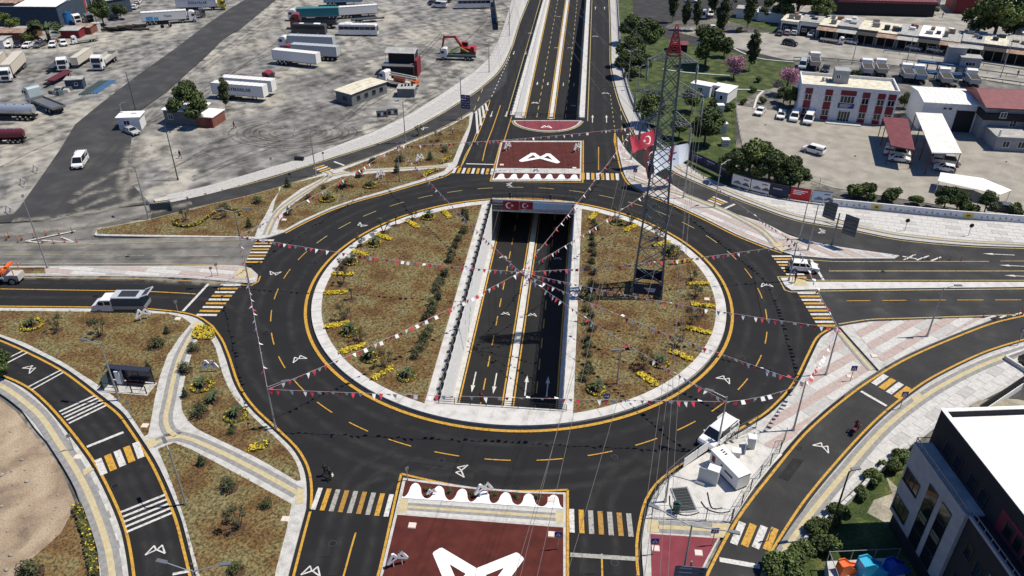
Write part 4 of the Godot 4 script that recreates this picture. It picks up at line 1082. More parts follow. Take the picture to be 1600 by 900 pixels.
	top("red_field",[v(-8.5,-58.1),v(8,-59.8),v(8.2,-45.6),v(-8.24,-44.25)],M.red_rubber,s,KB+0.02)
	top("wave_bed",[v(-8.23,-41.9),v(8.26,-43.13),v(8.26,-40.25),v(-8.26,-38.85)],M.red_rubber,s,KB+0.02)
	waves(s,[v(-8.26,-38.85),v(0.22,-39.57),v(8.26,-40.25)],[v(-8.2,-41.59),v(0.04,-42.29),v(8.27,-42.83)],7,KB+0.05)
	emblem(s,up3(v(0,-50.2),KB+0.05),0,8.2,M.white,"white_emblem",0.15)
	var arc := [v(-7.8,-71.5),v(-6.8,-68.7),v(-3.7,-66.2),v(0.6,-65.1),v(4.8,-66.5),v(7.3,-69.4),v(8.4,-72.8)]
	s = slab("half_round_island",shrink(cv(arc) + [v(8.4,-73.4),v(-7.8,-71.9)],0.3),M.concrete)
	line(Y,"edge_line",arc,0.3,M.cream_paint)
	top("rose_field",shrink(cv(arc) + [v(8.4,-73.4),v(-7.8,-71.9)],0.75),M.rose_paint,s,KB+0.03)
	emblem(s,up3(v(0.3,-68.1),KB+0.05),0,2.6,M.white,"white_emblem")

# a white strip with tall rounded crests: base path below,crest path above
func waves(parent: Node,base: Array,crest: Array,n: int,y: float) -> void:
	var lo := resample(base,0.15)
	var hi := resample(crest,0.15)
	var m := 160
	var b := N()
	var ps := []
	for i in m + 1:
		var f := float(i) / m
		var k := f * (lo.size() - 1.001)
		var j := f * (hi.size() - 1.001)
		var pl: Vector2 = lo[int(k)].lerp(lo[int(k) + 1],k - int(k))
		var ph: Vector2 = hi[int(j)].lerp(hi[int(j) + 1],j - int(j))
		var w := cos((f - 0.087) * (n + 0.15) * TAU)
		w = 0.5 + 0.5 * signf(w) * pow(absf(w),0.55)
		ps.append([pl,pl.lerp(ph,0.06 + 0.86 * w)])
	for i in m:
		b.quad(up3(ps[i][0],y),up3(ps[i + 1][0],y),up3(ps[i + 1][1],y),up3(ps[i][1],y))
	obj("white_wave",b,M.white,parent)


func zebra(T0: Vector2,B0: Vector2,T1: Vector2,B1: Vector2,n: int,w: float,first := 0,fade := false) -> void:
	var s := struct("crosswalk")
	for i in n:
		var f := float(i) / maxf(1,n - 1)
		var b := N()
		b.strip([T0.lerp(T1,f),B0.lerp(B1,f)],w,0.08)
		var white := (i + first) % 2 == 0
		var dull := fade and i % 7 > 1
		obj("crosswalk_stripe",b,(M.worn_white_paint if dull else M.white_paint) if white else (M.ochre_paint if dull else M.yellow_paint),s)

func bars(T0: Vector2,B0: Vector2,T1: Vector2,B1: Vector2,n: int,w: float,called := "rumble_bar",m: Material = null) -> void:
	var s := struct("road_bars")
	for i in n:
		var f := float(i) / maxf(1,n - 1)
		var b := N()
		b.strip([T0.lerp(T1,f),B0.lerp(B1,f)],w,0.08)
		obj(called,b,m if m else M.white_paint,s)

func markings() -> void:
	zebra(v(-17.51,41.92),v(-17.39,44.92),v(-9.78,42.07),v(-9.69,45.11),9,0.5,0,true)
	zebra(v(9.19,42.24),v(9.34,45.31),v(15.04,42.26),v(15.2,45.26),7,0.52,0,true)
	zebra(v(26.54,42.32),v(25.24,45.19),v(29.71,42.75),v(28.33,45.59),4,0.72)
	zebra(v(48.51,16.11),v(46.42,18.12),v(50.63,18.34),v(48.4,20.54),4,0.75)
	zebra(v(41.44,-2.86),v(44.49,-3.16),v(42.39,5.59),v(44.98,5.33),10,0.5)
	zebra(v(39.7,-13.76),v(42.88,-14.09),v(41.03,-7.33),v(43.78,-7.61),8,0.5)
	zebra(v(32.97,-35.33),v(35.23,-33.12),v(30.9,-32.41),v(32.79,-31.02),5,0.5)
	zebra(v(8.87,-43.82),v(8.93,-40.62),v(15.5,-44.19),v(15.56,-41),8,0.62,1)
	zebra(v(-16.38,-43.73),v(-16.47,-41.05),v(-8.98,-44.02),v(-8.91,-41.21),9,0.55)
	zebra(v(-44.27,-40.38),v(-42.65,-42.31),v(-41.86,-38.44),v(-40.28,-40.48),4,0.6,1)
	zebra(v(-44.66,-10.61),v(-41.71,-10.91),v(-43.62,-3.51),v(-41,-3.77),8,0.5)
	zebra(v(-44.72,3.53),v(-41.76,3.24),v(-44.89,11.59),v(-41.97,11.38),9,0.5)
	zebra(v(-43.36,40.16),v(-41.42,42.3),v(-40.52,37.22),v(-38.67,39.5),5,0.72)
	var W: Material = M.white_paint
	bars(v(-14.6,-45.9),v(-9,-46.1),v(-14.7,-46),v(-9,-46.1),1,0.4,"stop_line")
	bars(v(-45.62,38.45),v(-42.76,35.74),v(-45.62,38.45),v(-42.76,35.74),1,0.4,"stop_line")
	bars(v(-36.9,47.18),v(-33.5,44.48),v(-35.01,49.57),v(-31.64,46.75),5,0.3)
	bars(v(-52.18,33.09),v(-49.6,29.87),v(-49.88,34.91),v(-47.25,31.44),5,0.3)
	bars(v(-58.68,29.04),v(-56.66,25.49),v(-57.95,29.53),v(-56.07,25.89),2,0.24)
	bars(v(-65.51,24.61),v(-64,22.09),v(-64.66,25.21),v(-63.2,22.37),2,0.24)
	bars(v(-47.19,10.92),v(-46.7,3.36),v(-47.19,10.92),v(-46.7,3.36),1,0.4,"stop_line")
	bars(v(45.73,-13.34),v(46.2,-6.9),v(45.73,-13.34),v(46.2,-6.9),1,0.4,"stop_line")
	bars(v(44.43,19.71),v(46.74,22.27),v(44.43,19.71),v(46.74,22.27),1,0.4,"stop_line")
	bars(v(23.62,47.2),v(27.36,47.65),v(23.62,47.2),v(27.36,47.65),1,0.55,"stop_line")
	bars(v(9.24,48.03),v(15.54,47.91),v(9.24,48.03),v(15.54,47.91),1,0.5,"stop_line",M.worn_white_paint)
	bars(v(34.3,-30.4),v(36.53,-32.59),v(34.3,-30.4),v(36.53,-32.59),1,0.45,"stop_line")
	bars(v(-41.25,-44.25),v(-38.67,-42.56),v(-41.25,-44.25),v(-38.67,-42.56),1,0.45,"stop_line")
	bars(v(-28.13,53.94),v(-26.66,53.43),v(-28.13,53.94),v(-26.66,53.43),1,0.3)
	# ring dashes
	var s := struct("lane_dashes")
	for k in 39:
		var a := deg_to_rad(171.8 - k * 360.0 / 39.0)
		var p := []
		for j in 4: p.append(v(cos(a + (j - 1.5) * 0.027),sin(a + (j - 1.5) * 0.027)) * 35.95)
		var b := N()
		b.strip(p,0.15,0.08)
		obj("lane_dash",b,M.yellow_paint if sin(a) > -0.3 else M.cream_paint,s)
	var dashes := func(a: Vector2,e: Vector2,n: int,l: float,w: float,m: Material) -> void:
		for i in n:
			var p := a.lerp(e,float(i) / maxf(1,n - 1))
			var d := (e - a).normalized() * l * 0.5
			var b := N()
			b.strip([p - d,p + d],w,0.08)
			obj("lane_dash",b,m,s)
	dashes.call(v(-80.5,-2.04),v(-51.11,-4.8),6,4.6,0.13,M.cream_paint)
	dashes.call(v(60.83,-2.86),v(83.09,-5.18),5,3.9,0.16,M.yellow_paint)
	dashes.call(v(49.89,-1.59),v(55.17,-2.21),2,3.6,0.16,M.yellow_paint)
	dashes.call(v(77.51,-16.03),v(83.63,-16.65),3,3.5,0.14,M.cream_paint)
	dashes.call(v(17.1,-44),v(17.1,-230),30,3.2,0.16,M.cream_paint)
	dashes.call(v(14.8,-91.6),v(15.5,-67.4),9,1.2,0.16,M.cream_paint)
	dashes.call(v(-17.3,-66),v(-17.3,-230),26,3.2,0.16,M.cream_paint)
	dashes.call(v(-13.3,-122.5),v(-14.3,-88.5),13,1.2,0.18,W)
	line(s,"lane_line",[v(-12.21,47.42),v(-12.15,49.54),v(-12.01,52.51),v(-11.96,58.24)],0.18,M.yellow_paint)
	line(s,"lane_line",[v(12.28,47.62),v(12.33,50.14),v(12.43,55.55)],0.18,M.yellow_paint)
	line(s,"lane_line",[v(-15,-55.6),v(-15.4,-49.9),v(-15.39,-44)],0.2,M.yellow_paint)
	line(s,"lane_line",[v(-11.5,-81.7),v(-11.6,-66.6),v(-11.8,-56.3),v(-11.5,-47.7)],0.2,M.yellow_paint)
	line(s,"lane_line",[v(-8.2,-80.6),v(-8.1,-75.3),v(-8.3,-58.5)],0.2,M.yellow_paint)
	line(s,"lane_line",[v(-14.4,-85.1),v(-14.2,-70.4),v(-14.5,-57.1)],0.2,M.yellow_paint)
	line(s,"lane_line",[v(11.9,-57.6),v(11.9,-45.5)],0.2,M.yellow_paint)
	line(s,"lane_line",[v(15.5,-66.2),v(15.3,-60.9),v(15.6,-57.3)],0.35,M.yellow_paint)
	line(s,"lane_line",[v(9.4,-73),v(9.4,-160),v(9.4,-330)],0.18,M.cream_paint)
	line(s,"lane_line",[v(-9.3,-74),v(-9.3,-160),v(-9.3,-330)],0.18,M.cream_paint)
	for k in 6:
		var f := k / 5.0
		var b := N()
		b.strip([v(-17.2,-75.2).lerp(v(-14.8,-84.6),f),v(-14.6,-57.8).lerp(v(-14,-83.7),f * 0.96)].map(func(p): return p),0.5,0.078) if k in [1,2,3,4] else b.strip([v(-17.2,-75.2),v(-14.6,-85.6)],0.2,0.078)
		obj("hatch_bar",b,W,s)
	# hatched noses of the reserves on the east and west roads
	for q in [[v(-82.37,-6.57),v(-76.23,-10.82)],[v(-79.78,-7.05),v(-72.57,-6.9)],[v(-77.27,-8.43),v(-73.62,-6.79)],[v(-82.16,-6.59),v(-79.25,-6.22)],[v(60.67,-15.88),v(62.66,-15.25)],[v(60.47,-14.62),v(62.95,-16.74)],[v(62.52,-14.83),v(65.07,-16.54)],[v(64.79,-14.85),v(66.78,-16.29)],[v(66.65,1.33),v(68.38,0.51)],[v(68.72,0.96),v(70.35,-0.02)],[v(70.75,0.27),v(72.4,-0.72)]]:
		line(s,"hatch_bar",q,0.3,W)
	# arrows and emblems on the lanes
	s = struct("lane_symbols")
	for q in [[v(10.5,-74.7),PI / 2,5.2],[v(13.7,-75),PI / 2,5.2],[v(10.7,-186.8),PI / 2,4.5],[v(13.9,-187.2),PI / 2,4.5],[v(-12.9,-75.2),-PI / 2,4],[v(-9.5,-75.6),-PI / 2,4],[v(-12.5,-127.2),-PI / 2,3.6],[v(-9,-127.6),-PI / 2,3.6],[v(76.4,-18.1),PI,5],[v(77.34,-14.5),PI,4.6],[v(76.73,-11.3),PI,4.6]]:
		arrow(s,up3(q[0],0.082),q[1],q[2])
	for q in [[v(-28.66,-17.77),99],[v(-37.89,-0.63),99],[v(-27.14,20.11),99],[v(-2.96,37.95),99],[v(27.86,18.94),99],[v(37.19,-4.7),99],[v(-4.97,-36.82),99],[v(-60.73,25.62),-0.55],[v(-30.98,51.38),0.2],[v(37.29,30.29),-0.65],[v(49.77,-23.37),-1.9],[v(13.6,-93.4),0],[v(10.8,-148.4),0],[v(-3.4,-84.4),0],[v(-26.8,-64.6),1.1],[v(-9.2,-150.1),0],[v(-15.12,52.31),0]]:
		emblem(s,up3(q[0],0.082),q[1] if q[1] < 50 else -q[0].angle() + (PI if q[0].y > 20 else 0),2)
	# manhole covers and repair patches
	for q in [v(-29.72,-31.14),v(-32.76,-4.6),v(-33.51,14.79),v(-18.57,33.79),v(-5.38,36.62),v(13.73,34.24),v(30.81,14.21),v(35.77,-0.26),v(24.87,-27.39),v(4.08,-36.02),v(-14.11,48.96),v(13.5,48.56),v(34.73,30.65),v(-39.38,43.79),v(55.45,-2.24),v(-61.82,8.12),v(56.11,-10.58),v(-63.11,-3.59)]:
		var b := N()
		b.sheet(ring(0.42,16,q),0.072)
		obj("manhole_rim",b,M.iron_rim,s)
		b = N()
		b.sheet(ring(0.34,16,q),0.076)
		obj("manhole_cover",b,M.black_metal,s)
	for q in [[v(-9.02,36.48),v(-3.19,36.9),v(-3.35,37.7),v(-9.16,37.19)],[v(-38.35,7.16),v(-37.7,7.1),v(-33.13,17.73),v(-33.81,17.8)],[v(35.88,-9.52),v(36.98,-9.64),v(36.25,4.69),v(35.02,5.14)],[v(10.13,48.89),v(11.66,48.74),v(11.66,49.99),v(10.09,50.14)],[v(-15.48,48.7),v(-14.27,48.42),v(-14.04,50.49),v(-15.35,50.77)],[v(33.67,32.38),v(34.72,32.68),v(32.39,36),v(31.39,35.54)]]:
		var b := N()
		b.sheet(q,0.066)
		obj("road_patch",b,M.worn_patch,s)


func leaf_mat(called: String,c: Color) -> StandardMaterial3D:
	if M.has(called): return M[called]
	var m := mat(called,Color.WHITE,0.75)
	m.vertex_color_use_as_albedo = true
	m.backlight_enabled = true
	m.backlight = Color(c.r,c.g,c.b) * 0.5
	m.cull_mode = BaseMaterial3D.CULL_DISABLED
	return m

# leaves scattered through lumps: lumps is a list of [centre,radii]
func leaves(b: MB,r: RandomNumberGenerator,lumps: Array,n: int,size: float,c: Color,spread := 0.35,hang := 0.0) -> void:
	var vol := 0.0
	for l in lumps: vol += l[1].x * l[1].y * l[1].z
	for l in lumps:
		var k := int(n * l[1].x * l[1].y * l[1].z / vol)
		var shade := r.randf_range(1.0 - spread,1.0 + spread)
		for i in k:
			var d := P(r.randfn(),r.randfn(),r.randfn()).normalized()
			var p: Vector3 = l[0] + d * l[1] * pow(r.randf(),0.28)
			var a := P(r.randfn(),r.randfn() * 0.7 - hang,r.randfn()).normalized()
			var e := a.cross(d + P(r.randfn(),r.randfn(),r.randfn()) * 0.7).normalized()
			var s := size * r.randf_range(0.6,1.3)
			var q := shade * r.randf_range(0.75,1.25)
			b.tint = Color(c.r * q * r.randf_range(0.9,1.15),c.g * q,c.b * q)
			leaf(b,p,a * s,e * s * 0.5,d + P(0,0.6,0))
	b.tint = null

# a leaf: two triangles along a,e wide,its face turned towards out
func leaf(b: MB,p: Vector3,a: Vector3,e: Vector3,out: Vector3) -> void:
	var nn := a.cross(e).normalized()
	if nn.dot(out) < 0.0:
		nn = -nn; e = -e
	for t in [[-a,e,a],[-a,a,-e]]:
		for k in 3: b.vert(p + t[k],nn)

func wood(b: MB,base: Vector3,tip: Vector3,r0: float,r1: float,r: RandomNumberGenerator,n := 3) -> void:
	var p := base
	for i in n:
		var f := (i + 1) / n
		var q := base.lerp(tip,f) + P(r.randfn(),0,r.randfn()) * (tip - base).length() * 0.03 * (0 if i == n - 1 else 1)
		b.cyl(p,q,lerpf(r0,r1,float(i) / n),lerpf(r0,r1,f),7,false)
		p = q

func make_tree(o: Node3D,kind: String,seed_: int) -> void:
	var r := RandomNumberGenerator.new()
	r.seed = seed_
	var t := N()
	var c := N()
	var green := Color(0.060,0.092,0.024)
	mat("bark",lin(0.09,0.07,0.05),0.95)
	var lumps := []
	if kind == "broad" or kind == "pale" or kind == "blossom":
		if kind == "pale": green = Color(0.105,0.145,0.035)
		if kind == "blossom": green = Color(0.42,0.22,0.30)
		wood(t,Vector3.ZERO,P(0.1,3.4,0),0.28,0.18,r)
		for i in 15:
			var a := i * 2.4 + r.randf()
			var rad := sqrt(r.randf()) * 2.5
			var y := r.randf_range(2.6,6.6)
			var tip := P(cos(a) * rad,y,sin(a) * rad) * P(1,1,1)
			if y > 5.5: tip *= P(0.6,1,0.6)
			lumps.append([tip,P(1.35,1.05,1.35) * r.randf_range(0.7,1.15)])
			if i % 2 == 0: wood(t,P(0,r.randf_range(1.6,3.2),0),tip,0.11,0.03,r)
		leaves(c,r,lumps,5200 if kind != "blossom" else 3600,0.27 if kind != "blossom" else 0.2,green)
	elif kind == "column":
		green = Color(0.060,0.078,0.026)
		wood(t,Vector3.ZERO,P(0,7.6,0),0.17,0.03,r,5)
		for i in 16:
			var y := 1.9 + i * 0.42
			var w := 1.05 * sin(clampf((i + 1.6) / 17.5,0,1) * PI) + 0.2
			var a := r.randf() * TAU
			lumps.append([P(cos(a) * 0.3,y,sin(a) * 0.3),P(w,0.6,w)])
		leaves(c,r,lumps,3400,0.22,green)
	elif kind == "bush":
		green = Color(0.075,0.110,0.026)
		for i in 7:
			wood(t,Vector3.ZERO,P(r.randfn() * 0.7,1.6,r.randfn() * 0.7),0.06,0.02,r)
			lumps.append([P(r.randf_range(-1.1,1.1),r.randf_range(0.9,2.1),r.randf_range(-1.1,1.1)),P(0.9,0.8,0.9) * r.randf_range(0.7,1.2)])
		leaves(c,r,lumps,2600,0.22,green)
	obj("trunk",t,M.bark,o)
	obj("crown",c,leaf_mat("leaf_" + kind,green),o)

func make_shrub(o: Node3D,kind: String,seed_: int) -> void:
	var r := RandomNumberGenerator.new()
	r.seed = seed_
	var t := N()
	var c := N()
	mat("bark",lin(0.09,0.07,0.05),0.95)
	var e := N()   # the turned earth round its foot
	var pts := []
	for i in 14: pts.append(Vector2(cos(TAU * i / 14.0),sin(TAU * i / 14.0)) * r.randf_range(0.55,0.85))
	e.sheet(pts,0.02)
	obj("earth_patch",e,M.earth_dark,o)
	var green := Color(0.055,0.072,0.02)
	var lumps := []
	if kind == "round":
		for i in 5:
			lumps.append([P(r.randfn() * 0.18,0.45 + r.randfn() * 0.16,r.randfn() * 0.18),P(0.42,0.36,0.42)])
			wood(t,Vector3.ZERO,lumps[i][0],0.03,0.01,r)
		leaves(c,r,lumps,420,0.085,green)
	elif kind == "hedge":
		green = Color(0.068,0.080,0.032)
		for i in 6:
			lumps.append([P(r.randfn() * 0.25,0.5 + r.randfn() * 0.2,r.randfn() * 0.25),P(0.45,0.4,0.45) * r.randf_range(0.7,1.2)])
			wood(t,Vector3.ZERO,lumps[i][0],0.03,0.01,r)
		leaves(c,r,lumps,520,0.1,green,0.5)
	elif kind == "cone":
		green = Color(0.032,0.062,0.018)
		wood(t,Vector3.ZERO,P(0,1.5,0),0.05,0.01,r)
		for i in 7: lumps.append([P(0,0.3 + i * 0.19,0),P(0.5 - i * 0.062,0.2,0.5 - i * 0.062)])
		leaves(c,r,lumps,460,0.09,green)
	elif kind == "olive":
		green = Color(0.062,0.075,0.036)
		for i in 5:
			var a := i * 1.26 + r.randf() * 0.6
			var tip := P(cos(a) * r.randf_range(0.5,0.9),r.randf_range(1.2,2.1),sin(a) * r.randf_range(0.5,0.9))
			wood(t,Vector3.ZERO,tip,0.06,0.03,r)
			lumps.append([tip,P(0.34,0.34,0.34) * r.randf_range(0.8,1.3)])
		leaves(c,r,lumps,420,0.1,green,0.4)
	elif kind == "palm":
		wood(t,Vector3.ZERO,P(0,0.75,0),0.13,0.12,r)
		c.tint = Color(0.045,0.07,0.024)
		for i in 16:
			var a := i * 2.4
			var up := r.randf_range(0.2,1)
			var p := P(0,0.75,0)
			var d := P(cos(a),up * 1.5,sin(a)).normalized()
			for k in 4:
				var q := p + d * 0.26
				var sde := d.cross(Vector3.UP).normalized() * (0.16 - 0.03 * k)
				c.tri(p - sde,p + sde,q + sde * 0.7); c.tri(p - sde,q + sde * 0.7,q - sde * 0.7)
				p = q
				d = (d + P(0,-0.32,0)).normalized()
		c.tint = null
	elif kind == "stem":
		wood(t,Vector3.ZERO,P(0.03,1.7,0),0.1,0.07,r)
		for i in 3: lumps.append([P(r.randfn() * 0.12,1.6 + r.randf() * 0.3,r.randfn() * 0.12),P(0.25,0.25,0.25)])
		leaves(c,r,lumps,160,0.1,green)
	obj("stem",t,M.bark,o)
	obj("foliage",c,leaf_mat("leaf_" + kind,green),o)

# a low hedge of yellow flowers along a path
func flower_row(b: MB,r: RandomNumberGenerator,pts: Array,w: float,h: float,y0: float,yellow := 0.5) -> void:
	var p := resample(pts,0.13)
	for q in p:
		for i in int(6 + w * 16):
			var at := P(q.x + r.randf_range(-w,w) * 0.5,y0 + h * r.randf_range(0.3,1),q.y + r.randf_range(-w,w) * 0.5)
			var s := r.randf_range(0.09,0.16)
			b.tint = Color(0.56,0.42,0.025) * r.randf_range(0.7,1.2) if r.randf() < yellow else Color(0.05,0.06,0.014) * r.randf_range(0.7,1.3)
			var a := P(r.randfn(),r.randfn() * 0.4,r.randfn()).normalized() * s
			var e := a.cross(P(r.randfn() * 0.4,1,r.randfn() * 0.4)).normalized() * s
			leaf(b,at,a,e,Vector3.UP)
	b.tint = null

func flower_bed(label: String,pts: Array,w: float,h := 0.28,y0 := 0.26,yellow := 0.62,group := "") -> void:
	var c := Vector2.ZERO
	for p in pts: c += p / pts.size()
	var local := pts.map(func(p): return p - c)
	var t := thing("flower_bed",label,"flower bed",up3(c,y0),0,group)
	var r := RandomNumberGenerator.new()
	r.seed = used["flower_bed"] * 17
	var b := N()
	var soil := N()
	soil.strip(resample(local,0.4),w + 0.12,0.012)
	obj("soil",soil,M.earth_dark,t)
	flower_row(b,r,local,w,h,0,yellow)
	obj("flowers",b,leaf_mat("flower",Color(0.4,0.3,0.02)),t).set_meta("kind","stuff")

func plants() -> void:
	layered("earth_dark",noise_tex(40,0.03,[[0,lin(0.045,0.022,0.012)],[1,lin(0.10,0.055,0.03)]],256),5,null,1,1)
	var r := RandomNumberGenerator.new()
	r.seed = 99
	var lawn := 0.27
	var isle := KB+0.03
	# radial yellow beds along the kerb of the round island
	var west := [v(-15.17,-23.56),v(-21.12,-19.62),v(-25.09,-14.17),v(-27.59,-8.01),v(-28.62,-1.08),v(-27.94,4.55),v(-24.69,12.67),v(-21.14,17.97),v(-16.01,23.03)]
	var east := [v(10.78,-24.21),v(18.14,-21.81),v(23.62,-16.64),v(25.75,-10.3),v(27.54,-3.73),v(27.5,2.44),v(26.15,8.99),v(23,14.99),v(18.29,20.4)]
	for s in [west,east]:
		for i in s.size():
			var p: Vector2 = s[i]
			var d := p.normalized()
			p = d * 27.15
			flower_bed("%s yellow flower block from the tunnel mouth along the round island's %s kerb" % [nth(i),"west" if s == west else "east"],[p - d * 1.35,p + d * 1.35],0.85,0.28,lawn,0.86,"yellow flower blocks on the round island")
	# palms in ringed beds
	var k := 0
	for q in [[v(-17.62,-21.32),"beside the north end of the west lawn"],[v(-24.72,-10.87),"below the third yellow block of the west lawn"],[v(-26.82,-4.8),"near the west kerb of the west lawn"],[v(-21.98,13.94),"between two yellow blocks at the west kerb"],[v(-17.77,19.32),"among the lower trees of the west lawn"],[v(-12.22,22.65),"at the south tip of the west lawn"],[v(15.1,-22.7),"at the north end of the east lawn"],[v(23.33,-12.74),"beside the lattice tower's east leg"],[v(19.89,16.68),"at the south-east kerb of the east lawn"],[v(11.7,22.95),"at the south tip of the east lawn"]]:
		inst("palm%d" % (k % 2),"young_palm",make_shrub.bind("palm",5 + k % 2),"palm","young palm ringed by low flowers " + q[1],up3(q[0],lawn),r.randf() * TAU,r.randf_range(0.95,1.25),"young palms on the round island")
		flower_bed("flower ring round the palm " + q[1],ring(1.05,14,q[0]) + [q[0] + v(1.05,0)],0.32,0.25,lawn,0.3,"flower rings round the palms")
		k += 1
	# many-stemmed saplings
	k = 0
	var spots := [v(-20.14,-20.33),v(-24.08,-14.96),v(-26.8,-10.23),v(-27.68,-2.73),v(-26.43,1.7),v(-23.53,10.67),v(-20.1,15.99),v(-15.19,21.24),v(17.39,-22.45),v(21.68,-17.56),v(24.05,-10.33),v(26.01,-4.69),v(26.1,0.01),v(24.88,7.73),v(22.17,12.95),v(17.69,17.84)]
	for p in spots:
		inst("olive%d" % (k % 3),"olive_sapling",make_shrub.bind("olive",20 + k % 3),"sapling","%s forked olive sapling from the north along the %s kerb of the round island" % [nth(k if k < 8 else k - 8),"west" if k < 8 else "east"],up3(p,lawn),r.randf() * TAU,r.randf_range(0.9,1.25),"olive saplings on the round island")
		k += 1
	k = 0
	for p in [v(-22.6,-17.67),v(-23.95,5.72),v(14.69,-24.61),v(26.65,5.17)]:
		inst("stem","pruned_tree",make_shrub.bind("stem",31),"sapling",["bare pruned stem by the north-west kerb of the round island","bare pruned stem by the west kerb of the round island","bare pruned stem at the north end of the east lawn","bare pruned stem by the east kerb of the round island"][k],up3(p,lawn),r.randf() * TAU,1)
		k += 1
	# hedge shrubs along the pit
	k = 0
	for p in [v(-11.68,-23.16),v(-11.14,-21),v(-10.7,-16.54),v(-11.26,-13.77),v(-11.45,-10.92),v(-11.53,-8.8),v(-11.61,-6.74),v(-11.6,-2.41),v(-11.94,0.24),v(-11.85,2.4),v(-11.67,4.49),v(-11.77,6.54),v(-11.93,8.21),v(-11.91,9.82),v(-11.22,12.56),v(-11.26,13.78),v(-11.36,15.56),v(-11.68,17.03),v(-11.85,18.73)]:
		inst("hedge%d" % (k % 3),"hedge_shrub",make_shrub.bind("hedge",50 + k % 3),"shrub","%s rounded shrub from the tunnel mouth in the row beside the pit's west wall" % nth(k),up3(p,lawn),r.randf() * TAU,r.randf_range(0.95,1.3),"shrubs along the west pit wall")
		k += 1
	for i in 24:
		var p := v(11.02,-21.8).lerp(v(10.42,21.82),i / 23.0) + v(r.randfn() * 0.25,r.randfn() * 0.3)
		inst("hedge%d" % (k % 3),"hedge_shrub",make_shrub.bind("hedge",50 + k % 3),"shrub","%s rounded shrub from the tunnel mouth in the row beside the pit's east wall" % nth(i),up3(p,lawn),r.randf() * TAU,r.randf_range(0.75,1.1),"shrubs along the east pit wall")
		k += 1
	# the other islands
	for q in [[v(-61.93,17.47),"olive","thin forked sapling east of the ringed palm on the south-west lawn",1],[v(-55.53,18.04),"olive","dark leafy sapling at the middle of the south-west lawn",1.25],[v(-46.81,16.42),"cone","small dark cone-shaped shrub on the lawn west of the junction path",0.9],[v(-46.58,19.64),"hedge","large dark shrub on brown earth near the black shelter",1.35],[v(-45.64,24.13),"cone","small green shrub behind the black shelter's end",0.8],
			[v(-41.44,19.85),"round","dark green shrub at the east edge of the paved path below the yellow triangle bed",1.3],[v(-40.59,24.16),"hedge","loose greyish shrub at the east edge of the paved path",1.3],[v(-38.42,29.01),"cone","small pointed shrub beside the bend of the paved path",0.9],[v(-34.57,29.47),"palm","dark little palm below the flower ring by the standing emblem",1.1],[v(-35.12,31.87),"hedge","big flowering shrub on a round patch of brown earth",1.5],[v(-30.36,34.08),"cone","tiny dark shrub next to the lower flower ring",0.7],[v(-30.21,34.83),"round","low dark shrub north of the long paved path",0.8],[v(-22.31,45.06),"round","dark round shrub beside the south road's pavement end",1.1],[v(-31.44,39.97),"cone","small dark shrub below the path junction",1],[v(-27.02,42.94),"hedge","bushy dark shrub on brown earth below the long paved path",1.3],[v(-24.13,48.02),"olive","spiky sapling on brown earth in the southern lawn",1.2],[v(-22.23,53.07),"round","shrub at the very south end of the southern lawn",1.2],[v(-41.35,55.23),"hedge","dark bush on the verge at the bottom-left corner",1.6],
			[v(-46.38,-31.42),"cone","dark cone-shaped conifer between the slip road and the paved path",1.3],[v(-49.37,-24.21),"round","grey-brown shrub west of the curved paved path",1.5],[v(-40.9,-26.69),"round","low dark shrub beside the curved paved path",1],[v(-39.42,-31.27),"round","small shrub on the narrow lawn north of the curved path",0.8],[v(-27.43,-39.93),"cone","slim dark conifer on the lawn north-west of the ring",1.4],[v(-34.17,-37.39),"hedge","grey bush where the paved path bends",1.3],[v(-22.1,-46.9),"cone","dark conifer on the upper lawn near the white flower patch",1.3],[v(-28,-45.6),"hedge","tall loose shrub on the upper lawn",1.3],[v(-42.34,-20.04),"cone","small conifer at the lower end of the curved path",1.1],[v(-19.9,-51.5),"round","leafy shrub at the upper lawn's corner by the left lanes",1.4],[v(-22.2,-57),"olive","bare sapling in the upper lawn below the blue sign",1],[v(-33.32,-44.08),"hedge","bush beside the upper slip road",1.1],[v(-27,-60.3),"olive","thin sapling near the slip road's upper edge",1],[v(-59.33,-16.1),"olive","spiky plant inside the curved flower hedge",1],[v(-53,-17.96),"olive","dark plant beside the curved flower hedge's end",1.2],[v(-47.43,-14.91),"cone","dark conifer at the west tip of the paved path",1.2]]:
		inst(q[1] + "_x",{"olive": "sapling","cone": "small_conifer","hedge": "garden_shrub","round": "garden_shrub","palm": "garden_palm"}[q[1]],make_shrub.bind(q[1],71),"shrub",q[2],up3(q[0],isle),r.randf() * TAU,q[3])
	for q in [[v(-66.26,16.51),"at the west end of the south-west lawn",1.35],[v(-37.16,26.91),"beside the standing emblem on the narrow lawn",1.2],[v(-30.9,31.79),"at the lower end of the narrow lawn",1.2],[v(-37.34,-26.78),"on the lawn north-west of the ring",1.25],[v(-30.99,-33.28),"below the slim conifer north-west of the ring",1.2]]:
		inst("palm_y","young_palm",make_shrub.bind("palm",9),"palm","young palm inside a bright yellow flower ring " + q[1],up3(q[0],isle),r.randf() * TAU,1)
		flower_bed("bright yellow flower ring round a palm " + q[1],ring(q[2],16,q[0]) + [q[0] + v(q[2],0)],0.4,0.26,isle,0.33)
	inst("palm_y","young_palm",make_shrub.bind("palm",9),"palm","dark young palm within a hollow soil ring north-west of the ring road",up3(v(-35.52,-32.24),isle),1,1.3)
	flower_bed("dark low hedge curling round the palm north-west of the ring road",[v(-36.6,-30.43),v(-37.12,-31.79),v(-36.48,-33.01),v(-35.16,-33.15),v(-33.97,-32.4)],0.3,0.25,isle,0.05)
